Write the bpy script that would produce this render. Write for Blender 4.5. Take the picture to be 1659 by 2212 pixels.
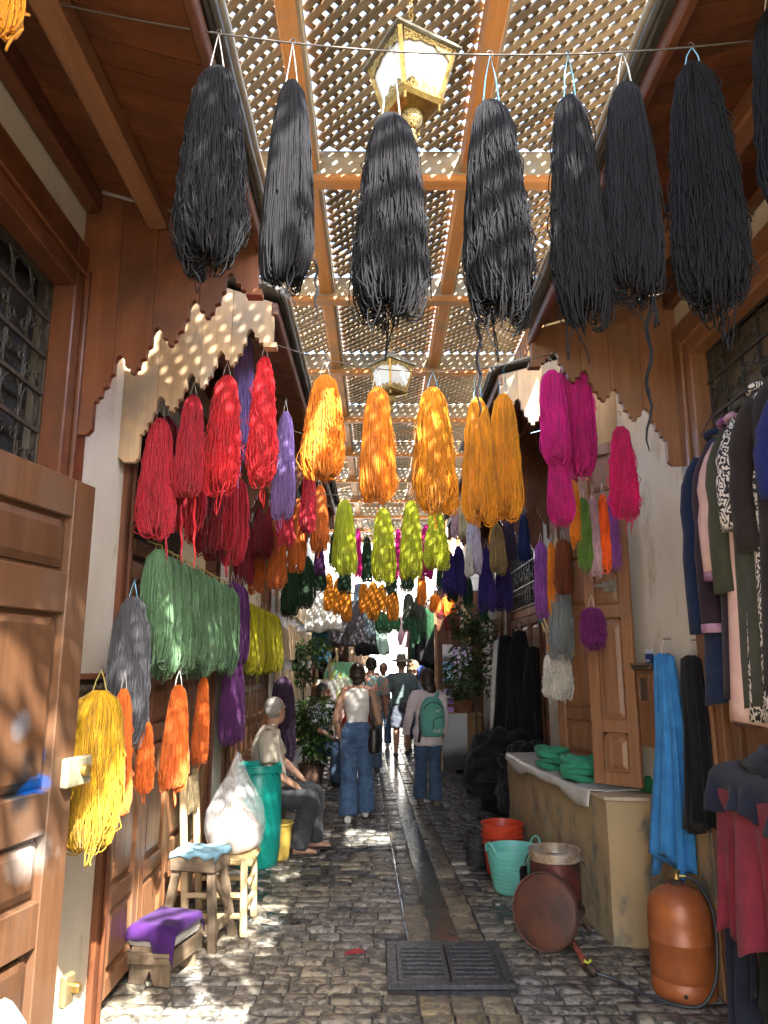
import bpy, bmesh, math, random
import numpy as np
from mathutils import Vector, Matrix, Euler
R = math.radians
random.seed(7)
for o in list(bpy.data.objects): bpy.data.objects.remove(o)
SC = bpy.context.scene
COL = SC.collection

# ------------------------------------------------------------------ camera
CAM_Z = 1.65
PITCH = math.atan(329/1600.0)
YAW = 0.0058
cam_d = bpy.data.cameras.new('camera')
cam = bpy.data.objects.new('camera', cam_d); COL.objects.link(cam)
cam_d.sensor_fit = 'HORIZONTAL'; cam_d.sensor_width = 36
cam_d.lens = 36*1600/1659.0
cam_d.clip_start = .05; cam_d.clip_end = 500
cam.location = (0, 0, CAM_Z)
cam.rotation_euler = (math.pi/2+PITCH, 0, -YAW)
SC.camera = cam
# ------------------------------------------------------------------ sky and sun
SUN_X, SUN_Y = .40, .85            # drift of a sun ray (to -x and +y) for each metre it falls
sun_h = math.hypot(SUN_X, SUN_Y)
SUN_EL = math.atan2(1, sun_h)
SUN_AZ = math.atan2(SUN_X, -SUN_Y)  # direction towards the sun, clockwise from +y
w = bpy.data.worlds.new('World'); SC.world = w; w.use_nodes = True
nt = w.node_tree; nt.nodes.clear()
sky = nt.nodes.new('ShaderNodeTexSky'); sky.sky_type = 'NISHITA'; sky.sun_disc = False
sky.sun_elevation = SUN_EL; sky.sun_rotation = SUN_AZ; sky.dust_density = 2.5; sky.air_density = 1.0; sky.ozone_density = 1.0
bg = nt.nodes.new('ShaderNodeBackground'); bg.inputs[1].default_value = .15
wo = nt.nodes.new('ShaderNodeOutputWorld')
nt.links.new(sky.outputs[0], bg.inputs[0]); nt.links.new(bg.outputs[0], wo.inputs[0])
sl = bpy.data.lights.new('sun', 'SUN'); sl.energy = 3.2; sl.angle = R(.55); sl.color = (1, .95, .87)
sun = bpy.data.objects.new('sun', sl); COL.objects.link(sun)
sun.rotation_euler = Vector((-SUN_X, SUN_Y, -1)).to_track_quat('-Z', 'Y').to_euler()
sun.location = (4, -6, 12)
SC.view_settings.view_transform = 'Standard'; SC.view_settings.look = 'None'
SC.view_settings.exposure = 3.45; SC.view_settings.gamma = 1
SC.view_settings.use_curve_mapping = False
cy = SC.cycles
cy.use_denoising = True
try: cy.denoiser = 'OPENIMAGEDENOISE'
except Exception: pass
cy.max_bounces = 9; cy.diffuse_bounces = 6; cy.glossy_bounces = 3; cy.transparent_max_bounces = 8
cy.transmission_bounces = 4; cy.sample_clamp_indirect = 8; cy.caustics_reflective = False; cy.caustics_refractive = False
SC.render.film_transparent = False

# ------------------------------------------------------------------ pixel (1659x2212 view of the photo) -> point on a known plane
CM = Euler((math.pi/2+PITCH, 0, -YAW)).to_matrix()
def ray(px, py): return CM @ Vector(((px-829.5)/1600, -(py-1106)/1600, -1))
def W(px, py, x=None, y=None, z=None):
    d = ray(px, py)
    if y is not None: t = y/d.y
    elif x is not None: t = x/d.x
    else: t = (z-CAM_Z)/d.z
    return Vector((d.x*t, d.y*t, CAM_Z+d.z*t))
def depth_scale(p):                     # metres for one pixel of that view at a point
    v = CM.transposed() @ (Vector(p)-Vector((0, 0, CAM_Z)))
    return -v.z/1600.0

# ------------------------------------------------------------------ materials
MATS = {}
def new_mat(name):
    m = bpy.data.materials.new(name); m.use_nodes = True
    nt = m.node_tree; b = nt.nodes['Principled BSDF']
    return m, nt, b
def nd(nt, t, **kw):
    n = nt.nodes.new(t)
    for k, v in kw.items(): setattr(n, k, v)
    return n
def ramp(nt, stops):
    r = nd(nt, 'ShaderNodeValToRGB'); e = r.color_ramp.elements
    while len(e) < len(stops): e.new(.5)
    for i, (p, c) in enumerate(stops):
        e[i].position = p; e[i].color = (c[0], c[1], c[2], 1) if not isinstance(c, (int, float)) else (c, c, c, 1)
    return r
def coords(nt, scale=(1, 1, 1), kind='Object', rnd=True):
    tc = nd(nt, 'ShaderNodeTexCoord'); mp = nd(nt, 'ShaderNodeMapping')
    mp.inputs['Scale'].default_value = scale
    nt.links.new(tc.outputs[kind], mp.inputs[0])
    if rnd:
        oi = nd(nt, 'ShaderNodeObjectInfo'); ml = nd(nt, 'ShaderNodeVectorMath', operation='SCALE')
        ml.inputs[0].default_value = (37.1, 21.7, 53.3); nt.links.new(oi.outputs['Random'], ml.inputs['Scale'])
        nt.links.new(ml.outputs[0], mp.inputs['Location'])
    return mp
def noise(nt, vec, scale, detail=4, rough=.55, dist=0):
    n = nd(nt, 'ShaderNodeTexNoise'); n.inputs['Scale'].default_value = scale
    n.inputs['Detail'].default_value = detail; n.inputs['Roughness'].default_value = rough; n.inputs['Distortion'].default_value = dist
    nt.links.new(vec.outputs[0], n.inputs['Vector']); return n
def mixc(nt, fac, a, b, mode='MIX'):
    m = nd(nt, 'ShaderNodeMix', data_type='RGBA', blend_type=mode)
    for sock, v in ((m.inputs[0], fac), (m.inputs[6], a), (m.inputs[7], b)):
        if hasattr(v, 'outputs'): nt.links.new(v.outputs[0] if v.bl_idname != 'ShaderNodeMix' else v.outputs[2], sock)
        elif isinstance(v, (int, float)): sock.default_value = v
        else: sock.default_value = (v[0], v[1], v[2], 1)
    return m
def bump(nt, b, h, strength=.3, dist=.01):
    bn = nd(nt, 'ShaderNodeBump'); bn.inputs['Strength'].default_value = strength; bn.inputs['Distance'].default_value = dist
    nt.links.new(h.outputs[0], bn.inputs['Height']); nt.links.new(bn.outputs[0], b.inputs['Normal'])
def outc(m): return m.outputs[2] if m.bl_idname == 'ShaderNodeMix' else m.outputs[0]
def vary(nt, col, lo=.75, hi=1.2):       # every object a little lighter or darker
    oi = nd(nt, 'ShaderNodeObjectInfo'); mr = nd(nt, 'ShaderNodeMapRange')
    mr.inputs[3].default_value = lo; mr.inputs[4].default_value = hi
    nt.links.new(oi.outputs['Random'], mr.inputs[0])
    v = nd(nt, 'ShaderNodeVectorMath', operation='SCALE')
    nt.links.new(outc(col), v.inputs[0]); nt.links.new(mr.outputs[0], v.inputs['Scale']); return v

def wood(name, c1, c2, axis='z', rough=.55, dirt=None, var=(.8, 1.15), grain=1.0, dirt_amt=.55):
    if name in MATS: return MATS[name]
    m, nt, b = new_mat(name)
    s = {'x': (1.2, 22, 22), 'y': (22, 1.2, 22), 'z': (22, 22, 1.2)}[axis]
    s = tuple(v*grain for v in s)
    mp = coords(nt, s); n1 = noise(nt, mp, 1.0, 6, .62, .6)
    mp2 = coords(nt, (1, 1, 1)); n2 = noise(nt, mp2, 3.2, 4, .6)
    r = ramp(nt, [(.28, c2), (.5, [(a+b_)/2 for a, b_ in zip(c1, c2)]), (.72, c1)])
    nt.links.new(n1.outputs[0], r.inputs[0]); col = r
    if dirt:
        rr = ramp(nt, [(dirt_amt-.07, 0), (dirt_amt+.1, 1)]); nt.links.new(n2.outputs[0], rr.inputs[0])
        col = mixc(nt, rr, r, dirt)
    v = vary(nt, col, *var); nt.links.new(v.outputs[0], b.inputs['Base Color'])
    rg = ramp(nt, [(.3, rough-.13), (.7, rough+.15)]); nt.links.new(n2.outputs[0], rg.inputs[0])
    nt.links.new(rg.outputs[0], b.inputs['Roughness'])
    bump(nt, b, n1, .25, .004); MATS[name] = m; return m

def plain(name, c, rough=.5, c2=None, scale=8, metal=0, bmp=.1, stretch=(1, 1, 1), lo=.4, hi=.65, sheen=0, var=None, spec=None, trans=0, ior=1.45, coat=0, bscale=None):
    if name in MATS: return MATS[name]
    m, nt, b = new_mat(name)
    c2 = c2 or tuple(v*.72 for v in c)
    mp = coords(nt, stretch); n = noise(nt, mp, scale, 5, .6)
    r = ramp(nt, [(lo, c2), (hi, c)]); nt.links.new(n.outputs[0], r.inputs[0]); col = r
    if var: col = vary(nt, r, *var)
    nt.links.new(col.outputs[0], b.inputs['Base Color'])
    rr = ramp(nt, [(.3, min(1, rough+.12)), (.7, max(.02, rough-.1))]); nt.links.new(n.outputs[0], rr.inputs[0])
    nt.links.new(rr.outputs[0], b.inputs['Roughness'])
    b.inputs['Metallic'].default_value = metal
    if sheen: b.inputs['Sheen Weight'].default_value = sheen; b.inputs['Sheen Roughness'].default_value = .5
    if spec is not None: b.inputs['Specular IOR Level'].default_value = spec
    if trans: b.inputs['Transmission Weight'].default_value = trans; b.inputs['IOR'].default_value = ior
    if coat: b.inputs['Coat Weight'].default_value = coat
    if bmp:
        nn = n
        if bscale: nn = noise(nt, coords(nt), bscale, 4, .6)
        bump(nt, b, nn, bmp, .01)
    MATS[name] = m; return m

def yarn(name, c, var=.3):
    if name in MATS: return MATS[name]
    m, nt, b = new_mat(name)
    mp = coords(nt, (1, 1, .25)); n = noise(nt, mp, 60, 3, .7)
    mp2 = coords(nt, (1, 1, .5)); n2 = noise(nt, mp2, 9, 3, .6)
    dk = tuple(v*(1-var) for v in c); lt = tuple(min(1, v*(1+var*.6)) for v in c)
    r = ramp(nt, [(.3, dk), (.7, lt)]); nt.links.new(n2.outputs[0], r.inputs[0])
    n3 = noise(nt, coords(nt, (1, 1, .05)), 150, 2, .6); k3 = ramp(nt, [(.3, .62), (.5, 1.0), (.72, 1.25)]); nt.links.new(n3.outputs[0], k3.inputs[0])
    r = mixc(nt, 1.0, r, k3, 'MULTIPLY')
    v = vary(nt, r, .92, 1.08); nt.links.new(v.outputs[0], b.inputs['Base Color'])
    b.inputs['Roughness'].default_value = .95; b.inputs['Specular IOR Level'].default_value = .15
    b.inputs['Sheen Weight'].default_value = .12; b.inputs['Sheen Roughness'].default_value = .6
    bump(nt, b, n, .5, .003); MATS[name] = m; return m

def cloth(name, c, c2=None, scale=6, rough=.9, var=None, weave=220):
    if name in MATS: return MATS[name]
    m, nt, b = new_mat(name)
    mp = coords(nt); n = noise(nt, mp, scale, 4, .6); wv = noise(nt, mp, weave, 2, .5)
    c2 = c2 or tuple(v*.78 for v in c)
    r = ramp(nt, [(.38, c2), (.62, c)]); nt.links.new(n.outputs[0], r.inputs[0])
    nt.links.new(r.outputs[0], b.inputs['Base Color'])
    b.inputs['Roughness'].default_value = rough; b.inputs['Specular IOR Level'].default_value = .2
    b.inputs['Sheen Weight'].default_value = .08
    bump(nt, b, wv, .25, .002); MATS[name] = m; return m

# ------------------------------------------------------------------ mesh helpers
ORG = {}
def link(o): COL.objects.link(o); return o
def thing(name, label, cat, loc=(0, 0, 0), rz=0, group=None, rot=None):
    o = bpy.data.objects.new(name, None); link(o)
    o.empty_display_size = .05
    o.location = loc; o.rotation_euler = rot if rot else (0, 0, rz)
    o['label'] = label; o['category'] = cat
    if group: o['group'] = group
    ORG[o.name] = Vector(loc); return o
def tag(o, label, cat, group=None):
    o['label'] = label; o['category'] = cat
    if group: o['group'] = group
    return o
def struct(o): o['kind'] = 'structure'; return o

class MB:
    def __init__(s): s.v = []; s.f = []; s.m = []
    def add(s, vs, fs, mi=0):
        o = len(s.v); s.v += [tuple(v) for v in vs]; s.f += [tuple(i+o for i in f) for f in fs]; s.m += [mi]*len(fs); return s
    def box(s, lo, hi, mi=0):
        x0, y0, z0 = lo; x1, y1, z1 = hi
        return s.add([(x0,y0,z0),(x1,y0,z0),(x1,y1,z0),(x0,y1,z0),(x0,y0,z1),(x1,y0,z1),(x1,y1,z1),(x0,y1,z1)],
                     [(0,3,2,1),(4,5,6,7),(0,1,5,4),(1,2,6,5),(2,3,7,6),(3,0,4,7)], mi)
    def obox(s, c, half, M, mi=0):            # box with a rotation matrix
        c = Vector(c); vs = []
        for z in (-1, 1):
            for x, y in ((-1,-1),(1,-1),(1,1),(-1,1)):
                vs.append(c + M @ Vector((x*half[0], y*half[1], z*half[2])))
        return s.add(vs, [(0,3,2,1),(4,5,6,7),(0,1,5,4),(1,2,6,5),(2,3,7,6),(3,0,4,7)], mi)
    def bar(s, a, b, w, h, up=(0, 0, 1), mi=0):  # rectangular bar from a to b
        a = Vector(a); b = Vector(b); t = (b-a).normalized(); u = Vector(up)
        sx = t.cross(u)
        if sx.length < 1e-4: sx = t.cross(Vector((1, 0, 0)))
        sx.normalize(); u = sx.cross(t)
        vs = []
        for p in (a, b):
            for i, j in ((-1,-1),(1,-1),(1,1),(-1,1)): vs.append(p+sx*i*w/2+u*j*h/2)
        return s.add(vs, [(0,1,2,3),(7,6,5,4),(0,4,5,1),(1,5,6,2),(2,6,7,3),(3,7,4,0)], mi)
    def tube(s, pts, r, n=6, mi=0, cap=True, flat=1.0, up=None):
        pts = [Vector(p) for p in pts]; rr = r if isinstance(r, (list, tuple)) else [r]*len(pts)
        rings = []; nrm = None
        for i, p in enumerate(pts):
            t = (pts[min(i+1, len(pts)-1)]-pts[max(i-1, 0)])
            if t.length < 1e-9: t = Vector((0, 0, 1))
            t.normalize()
            if nrm is None:
                nrm = Vector(up) if up else (Vector((1, 0, 0)) if abs(t.x) < .8 else Vector((0, 1, 0)))
            nrm = nrm-t*nrm.dot(t)
            if nrm.length < 1e-6: nrm = t.orthogonal()
            nrm.normalize(); bn = t.cross(nrm)
            rings.append([p+(nrm*math.cos(a)+bn*math.sin(a)*flat)*rr[i] for a in [2*math.pi*k/n for k in range(n)]])
        return s.loft(rings, cap, mi)
    def loft(s, rings, cap=True, mi=0, closed=True):
        n = len(rings[0]); vs = [v for r in rings for v in r]; fs = []
        for i in range(len(rings)-1):
            for k in range(n if closed else n-1):
                k2 = (k+1) % n
                fs.append((i*n+k, i*n+k2, (i+1)*n+k2, (i+1)*n+k))
        if cap: fs.append(tuple(range(n-1, -1, -1))); fs.append(tuple((len(rings)-1)*n+k for k in range(n)))
        return s.add(vs, fs, mi)
    def lathe(s, prof, n=24, c=(0, 0, 0), mi=0, cap=True):
        rings = [[(c[0]+r*math.cos(2*math.pi*k/n), c[1]+r*math.sin(2*math.pi*k/n), c[2]+z) for k in range(n)] for r, z in prof]
        return s.loft(rings, cap, mi)
    def ball(s, c, r, n=10, m=7, mi=0):
        c = Vector(c); r = r if isinstance(r, (tuple, list)) else (r, r, r); rings = []
        for i in range(1, m):
            a = math.pi*i/m
            rings.append([(c.x+r[0]*math.sin(a)*math.cos(2*math.pi*k/n), c.y+r[1]*math.sin(a)*math.sin(2*math.pi*k/n), c.z-r[2]*math.cos(a)) for k in range(n)])
        return s.loft(rings, True, mi)
    def prism(s, poly, a, b, mi=0):             # poly: list of 3d points, extruded by vector (a->b)
        n = len(poly); o = Vector(b)-Vector(a); p = [Vector(q) for q in poly]
        vs = p+[q+o for q in p]
        fs = [tuple(range(n-1, -1, -1)), tuple(range(n, 2*n))]+[(k, (k+1) % n, n+(k+1) % n, n+k) for k in range(n)]
        return s.add(vs, fs, mi)
    def xf(s, M):
        s.v = [tuple(M @ Vector(v)) for v in s.v]; return s
    def obj(s, name, mat, parent=None, smooth=False, bevel=0, world=True, sharp=None, recalc=False):
        me = bpy.data.meshes.new(name)
        off = ORG.get(parent.name, Vector((0, 0, 0))) if (parent and world) else Vector((0, 0, 0))
        if off.length: me.from_pydata([(v[0]-off.x, v[1]-off.y, v[2]-off.z) for v in s.v], [], s.f)
        else: me.from_pydata(s.v, [], s.f)
        return fin(me, name, mat, parent, smooth, bevel, off, s.m, recalc)
def fin(me, name, mat, parent=None, smooth=False, bevel=0, off=None, mi=None, recalc=False):
    mats = mat if isinstance(mat, (list, tuple)) else [mat]
    for m in mats: me.materials.append(m)
    if mi and len(mats) > 1: me.polygons.foreach_set('material_index', mi)
    if recalc:
        bm = bmesh.new(); bm.from_mesh(me); bmesh.ops.recalc_face_normals(bm, faces=bm.faces); bm.to_mesh(me); bm.free()
    if smooth: me.polygons.foreach_set('use_smooth', [True]*len(me.polygons))
    if smooth == 'auto': me.set_sharp_from_angle(angle=R(40))
    me.update()
    o = bpy.data.objects.new(name, me); link(o)
    if parent: o.parent = parent
    ORG[o.name] = off if off is not None else Vector((0, 0, 0))
    if bevel:
        b = o.modifiers.new('bevel', 'BEVEL'); b.width = bevel; b.segments = 1; b.limit_method = 'ANGLE'; b.angle_limit = R(40)
    return o
def copy_tree(o, parent=None, **kw):
    c = o.copy(); link(c); c.parent = parent
    for k, v in kw.items(): c[k] = v
    for ch in list(o.children): copy_tree(ch, c)
    return c
def rotz(a): return Matrix.Rotation(a, 3, 'Z')
def lerp(a, b, t): return a+(b-a)*t
def remesh(mb, vox, smooth_it=6, fac=.5):      # overlapping closed shapes -> one continuous skin
    me = bpy.data.meshes.new('t'); me.from_pydata(mb.v, [], mb.f)
    o = bpy.data.objects.new('t', me); link(o)
    m = o.modifiers.new('r', 'REMESH'); m.mode = 'VOXEL'; m.voxel_size = vox; m.use_smooth_shade = True
    if smooth_it:
        k = o.modifiers.new('s', 'SMOOTH'); k.iterations = smooth_it; k.factor = fac
    dg = bpy.context.evaluated_depsgraph_get(); dg.update()
    out = bpy.data.meshes.new_from_object(o.evaluated_get(dg))
    bpy.data.objects.remove(o); bpy.data.meshes.remove(me)
    out.polygons.foreach_set('use_smooth', [True]*len(out.polygons))
    return out
# ================================================================== materials of the place
W_DARK = lambda ax: wood('wood_red_'+ax, (.175, .06, .023), (.095, .03, .012), ax, .42, dirt=(.08, .027, .011), var=(.8, 1.15))
W_DOOR = lambda ax: wood('wood_door_'+ax, (.29, .135, .062), (.17, .072, .031), ax, .42, dirt=(.2, .105, .055), var=(.85, 1.12), dirt_amt=.6)
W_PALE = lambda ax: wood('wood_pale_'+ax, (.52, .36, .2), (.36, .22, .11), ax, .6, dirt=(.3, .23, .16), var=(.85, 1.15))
W_BEAM = lambda ax: wood('wood_beam_'+ax, (.56, .245, .062), (.38, .14, .034), ax, .5, dirt=(.36, .2, .09), var=(.85, 1.1), dirt_amt=.56)
W_GREY = lambda ax: wood('wood_weathered_'+ax, (.44, .37, .26), (.29, .225, .14), ax, .75, dirt=(.3, .31, .29), var=(.8, 1.2))
W_SLAT = wood('wood_slat', (.27, .21, .13), (.155, .115, .068), 'x', .7, dirt=(.45, .2, .06), var=(.6, 1.25), dirt_amt=.66)
W_OLD = lambda ax: wood('wood_old_'+ax, (.25, .18, .11), (.09, .062, .038), ax, .75, dirt=(.065, .046, .03), var=(.8, 1.15))
W_LIGHT = lambda ax: wood('wood_light_'+ax, (.62, .47, .27), (.47, .33, .17), ax, .6, var=(.9, 1.1))
ZINC = plain('zinc', (.2, .19, .17), .7, (.11, .105, .095), 5, metal=.1)
IRON = plain('wrought_iron', (.085, .07, .052), .5, (.04, .034, .027), 20, metal=.4)
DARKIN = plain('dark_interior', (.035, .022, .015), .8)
STRING = plain('string', (.62, .6, .55), .8)
BLUESTR = plain('blue_string', (.2, .5, .68), .7)
WIRE = plain('wire', (.16, .14, .12), .5, metal=.5)

def plaster(name, c, c2, stain, sc=1.6, sb=.56):
    if name in MATS: return MATS[name]
    m, nt, b = new_mat(name)
    mp = coords(nt, (1, 1, .55), rnd=False); n = noise(nt, mp, sc, 6, .62, .3); n2 = noise(nt, mp, sc*3.1, 6, .65); n3 = noise(nt, coords(nt, rnd=False), 40, 5, .6)
    r = ramp(nt, [(.35, c2), (.65, c)]); nt.links.new(n.outputs[0], r.inputs[0])
    k = ramp(nt, [(sb, 0), (sb+.14, 1)]); nt.links.new(n2.outputs[0], k.inputs[0])
    col = mixc(nt, k, r, stain); nt.links.new(outc(col), b.inputs['Base Color'])
    b.inputs['Roughness'].default_value = .82; bump(nt, b, n3, .22, .01)
    MATS[name] = m; return m
PLASTER = plaster('cream_plaster', (.64, .585, .48), (.56, .5, .39), (.42, .35, .25))
PLASTER_R = plaster('cream_plaster_stained', (.7, .62, .47), (.62, .52, .36), (.47, .34, .19), 1.1, .56)
OCHRE = plaster('ochre_plaster', (.6, .42, .2), (.5, .33, .14), (.4, .28, .14))
BENCH = plaster('bench_plaster', (.4, .265, .125), (.34, .245, .135), (.13, .13, .1), 1.5, .5)

def stone_mat(name, tan, grey, dark, wet):
    m, nt, b = new_mat(name)
    mp = coords(nt, (1, 1, 1)); 
    geo = nd(nt, 'ShaderNodeNewGeometry'); mpw = nd(nt, 'ShaderNodeMapping'); nt.links.new(geo.outputs['Position'], mpw.inputs[0])
    n1 = noise(nt, mpw, 17, 7, .7, .9); n2 = noise(nt, mpw, 34, 6, .62, .4); n3 = noise(nt, mpw, 1.3, 3, .5)
    oi = nd(nt, 'ShaderNodeObjectInfo')
    base = mixc(nt, n3, tan, grey); base.inputs[0].default_value = .5
    rb = ramp(nt, [(.42, 0), (.6, 1)]); nt.links.new(n3.outputs[0], rb.inputs[0]); nt.links.new(rb.outputs[0], base.inputs[0])
    k = ramp(nt, [(.44, 0), (.56, 1)]); nt.links.new(n1.outputs[0], k.inputs[0])
    col = mixc(nt, k, dark, base)
    v = vary(nt, col, .7, 1.2); nt.links.new(v.outputs[0], b.inputs['Base Color'])
    rr = ramp(nt, [(.35, wet), (.65, wet+.35)]); nt.links.new(n1.outputs[0], rr.inputs[0]); nt.links.new(rr.outputs[0], b.inputs['Roughness'])
    ad = nd(nt, 'ShaderNodeMath', operation='ADD'); nt.links.new(n1.outputs[0], ad.inputs[0]); nt.links.new(n2.outputs[0], ad.inputs[1])
    bump(nt, b, ad, .4, .008); MATS[name] = m; return m
STONE_L = stone_mat('stone_left', (.36, .31, .22), (.34, .32, .28), (.09, .083, .07), .38)
STONE_R = stone_mat('stone_right', (.32, .275, .19), (.31, .3, .275), (.06, .058, .055), .34)
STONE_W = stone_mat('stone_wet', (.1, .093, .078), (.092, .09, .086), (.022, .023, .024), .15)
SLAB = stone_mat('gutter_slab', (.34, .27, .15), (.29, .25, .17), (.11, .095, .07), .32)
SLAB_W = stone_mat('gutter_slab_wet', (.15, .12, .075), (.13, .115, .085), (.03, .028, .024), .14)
MORTAR = plain('mortar', (.1, .093, .08), .7, (.05, .047, .043), 14, bmp=.4)
CHANNEL = plain('wet_channel', (.035, .034, .03), .2, (.012, .013, .013), 9, bmp=.25)

XL, XR = -1.35, 1.75
def gut(y): return .20-.025*(y-4.0)          # left edge of the gutter strip
GW = .47

# ------------------------------------------------------------------ ground, pavement, gutter
mb = MB().box((-60, -40, -.6), (60, 90, -.09)); gnd = mb.obj('ground', plain('earth', (.3, .25, .18), .9, scale=2)); struct(gnd)
pv = MB().box((-2.6, -4, -.089), (2.6, 26, -.014)).obj('pavement', MORTAR); struct(pv)
def stone_me(seed, name='cobblestone'):
    rg = random.Random(seed); nx, ny = 5, 4; vs = []; fs = []
    for j in range(ny):
        for i in range(nx):
            x = i/(nx-1)-.5; y = j/(ny-1)-.5
            e = max(abs(x), abs(y)) > .49
            vs.append((x*(.98 if e else .93)+rg.uniform(-.025, .025), y*(.98 if e else .9)+rg.uniform(-.035, .035), (-.07 if e else 0)+rg.uniform(-.045, .045)))
    n0 = len(vs); bd = [i for i in range(nx)]+[nx*(j+1)-1 for j in range(1, ny)]+[nx*ny-1-i for i in range(1, nx)]+[nx*(ny-1-j) for j in range(1, ny-1)]
    for j in range(ny-1):
        for i in range(nx-1): a = j*nx+i; fs.append((a, a+1, a+nx+1, a+nx))
    for b in bd: vs.append((vs[b][0]*1.02, vs[b][1]*1.02, -1))
    for k in range(len(bd)): k2 = (k+1) % len(bd); fs.append((bd[k2], bd[k], n0+k, n0+k2))
    me = bpy.data.meshes.new(name); me.from_pydata(vs, [], fs); me.polygons.foreach_set('use_smooth', [True]*len(fs)); return me
SVAR = [stone_me(s) for s in range(10)]
SVD = [(np.array([v.co[:] for v in m.vertices]), [tuple(p.vertices) for p in m.polygons]) for m in SVAR]
for m in SVAR: m.materials.append(STONE_L)
stones = []
rg = random.Random(3); y = -3.0
GRATE = (.05, .71, 4.28, 4.9)               # x range and y range of the drain
while y < 25:
    d = rg.uniform(.105, .145)
    for side in (0, 1):
        xa, xb = ((-1.5, gut(y)-.006) if side == 0 else (gut(y)+GW+.006, 1.95))
        if y+d > GRATE[2] and y < GRATE[3]:
            if side == 0: xb = GRATE[0]-.004+.0
            else: xa = GRATE[1]+.004
        x = xa
        while x < xb-.03:
            l = min(rg.uniform(.13, .27), xb-x)
            if xb-x-l < .07: l = xb-x
            stones.append((x+l/2, y+d/2, l-.01, d-.009, side, rg.randrange(10), rg.uniform(-.008, .006), rg.uniform(-.02, .02), rg.uniform(-.03, .03), rg.uniform(-.03, .03)))
            x += l
    y += d
def stone_kind(s): 
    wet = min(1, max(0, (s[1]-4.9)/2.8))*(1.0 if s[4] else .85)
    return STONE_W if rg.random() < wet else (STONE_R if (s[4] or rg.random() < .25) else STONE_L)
near = [s for s in stones if s[1] > 3.55]; near.sort(key=lambda s: s[1]); single = near[:295]; rest = near[295:]+[s for s in stones if s[1] <= 3.55]
for s in single:
    o = bpy.data.objects.new('cobblestone', SVAR[s[5]]); link(o); o.parent = pv
    o.location = (s[0], s[1], s[6]); o.scale = (s[2], s[3], .05); o.rotation_euler = (s[8], s[9], s[7])
    o.material_slots[0].link = 'OBJECT'; o.material_slots[0].material = stone_kind(s)
def merge_stones(lst, name, mats, pick, parent):
    V = []; F = []; M = []; n = 0
    for s in lst:
        vs, fs = SVD[s[5]]; c, sn = math.cos(s[7]), math.sin(s[7])
        x = vs[:, 0]*s[2]; yy = vs[:, 1]*s[3]
        V.append(np.stack([s[0]+x*c-yy*sn, s[1]+x*sn+yy*c, s[6]+vs[:, 2]*.05+x*s[9]*-1+yy*s[8]], 1)); F += [tuple(i+n for i in f) for f in fs]; n += len(vs)
        M += [mats.index(pick(s))]*len(fs)
    me = bpy.data.meshes.new(name); me.from_pydata(np.concatenate(V).tolist(), [], F)
    o = fin(me, name, mats, parent, True, mi=M); o['kind'] = 'stuff'; return o
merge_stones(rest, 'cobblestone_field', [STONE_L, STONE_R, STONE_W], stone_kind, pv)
# gutter: two rows of square slabs with a sunken wet channel between them
gt = MB()
gt.add([(gut(-3)-.004, -3, -.012), (gut(-3)+GW+.004, -3, -.012), (gut(25)+GW+.004, 25, -.012), (gut(25)-.004, 25, -.012)], [(0, 1, 2, 3)])
gob = gt.obj('gutter', CHANNEL); struct(gob)
slabs = []; y = -2.5
while y < 24.5:
    d = rg.uniform(.17, .26)
    if not (y+d > GRATE[2]-.02 and y < GRATE[3]+.02):
        g = gut(y+d/2); cols = ((.0, .155), (.31, .47)) if y > 4.6 else ((0, .155), (.157, .31), (.312, .47))
        for a, b in cols: slabs.append((g+(a+b)/2, y+d/2, b-a-.012, d-.014, 0, rg.randrange(10), rg.uniform(-.004, .006), rg.uniform(-.03, .03), rg.uniform(-.02, .02), rg.uniform(-.02, .02)))
        if y > 4.6: slabs.append((g+.232, y+d/2, .14, d-.014, 2, rg.randrange(10), -.026, 0, 0, 0))
    y += d
sn = sorted([s for s in slabs if s[1] > 3.5], key=lambda s: s[1]); 
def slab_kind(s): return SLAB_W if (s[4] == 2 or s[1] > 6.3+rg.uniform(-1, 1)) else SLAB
for s in sn[:150]:
    o = bpy.data.objects.new('slab', SVAR[s[5]]); link(o); o.parent = gob
    o.location = (s[0], s[1], s[6]+.004); o.scale = (s[2], s[3], .035); o.rotation_euler = (s[8], s[9], s[7])
    o.material_slots[0].link = 'OBJECT'; o.material_slots[0].material = slab_kind(s)
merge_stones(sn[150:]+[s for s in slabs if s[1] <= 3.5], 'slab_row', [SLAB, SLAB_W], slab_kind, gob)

# ------------------------------------------------------------------ buildings along both sides
SHOPS = {}
def wall_box(b, x0, x1, y0, y1, z0, z1, mat, name='wall'): return MB().box((x0, y0, z0), (x1, y1, z1)).obj(name, mat, b)
def facade(side, name, label, pieces, opens, loc, mat):
    """pieces: (y0,y1,z0,z1) plaster; opens: (y0,y1,z0,z1) recesses closed by a dark back room"""
    b = thing(name, label, 'building', loc)
    X = XL if side < 0 else XR; T = .3*side
    for (y0, y1, z0, z1) in pieces:
        wall_box(b, min(X, X+T), max(X, X+T), y0, y1, z0, z1, mat)
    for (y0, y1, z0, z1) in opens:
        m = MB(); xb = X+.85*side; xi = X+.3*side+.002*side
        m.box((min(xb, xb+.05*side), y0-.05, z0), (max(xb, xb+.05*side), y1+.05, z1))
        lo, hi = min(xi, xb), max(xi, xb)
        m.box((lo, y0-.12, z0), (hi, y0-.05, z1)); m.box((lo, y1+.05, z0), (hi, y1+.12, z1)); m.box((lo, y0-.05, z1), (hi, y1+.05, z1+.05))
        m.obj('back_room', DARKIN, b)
    return b
ZT = 4.06  # hidden wall tops cut low to let sky light in under the roof
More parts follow.
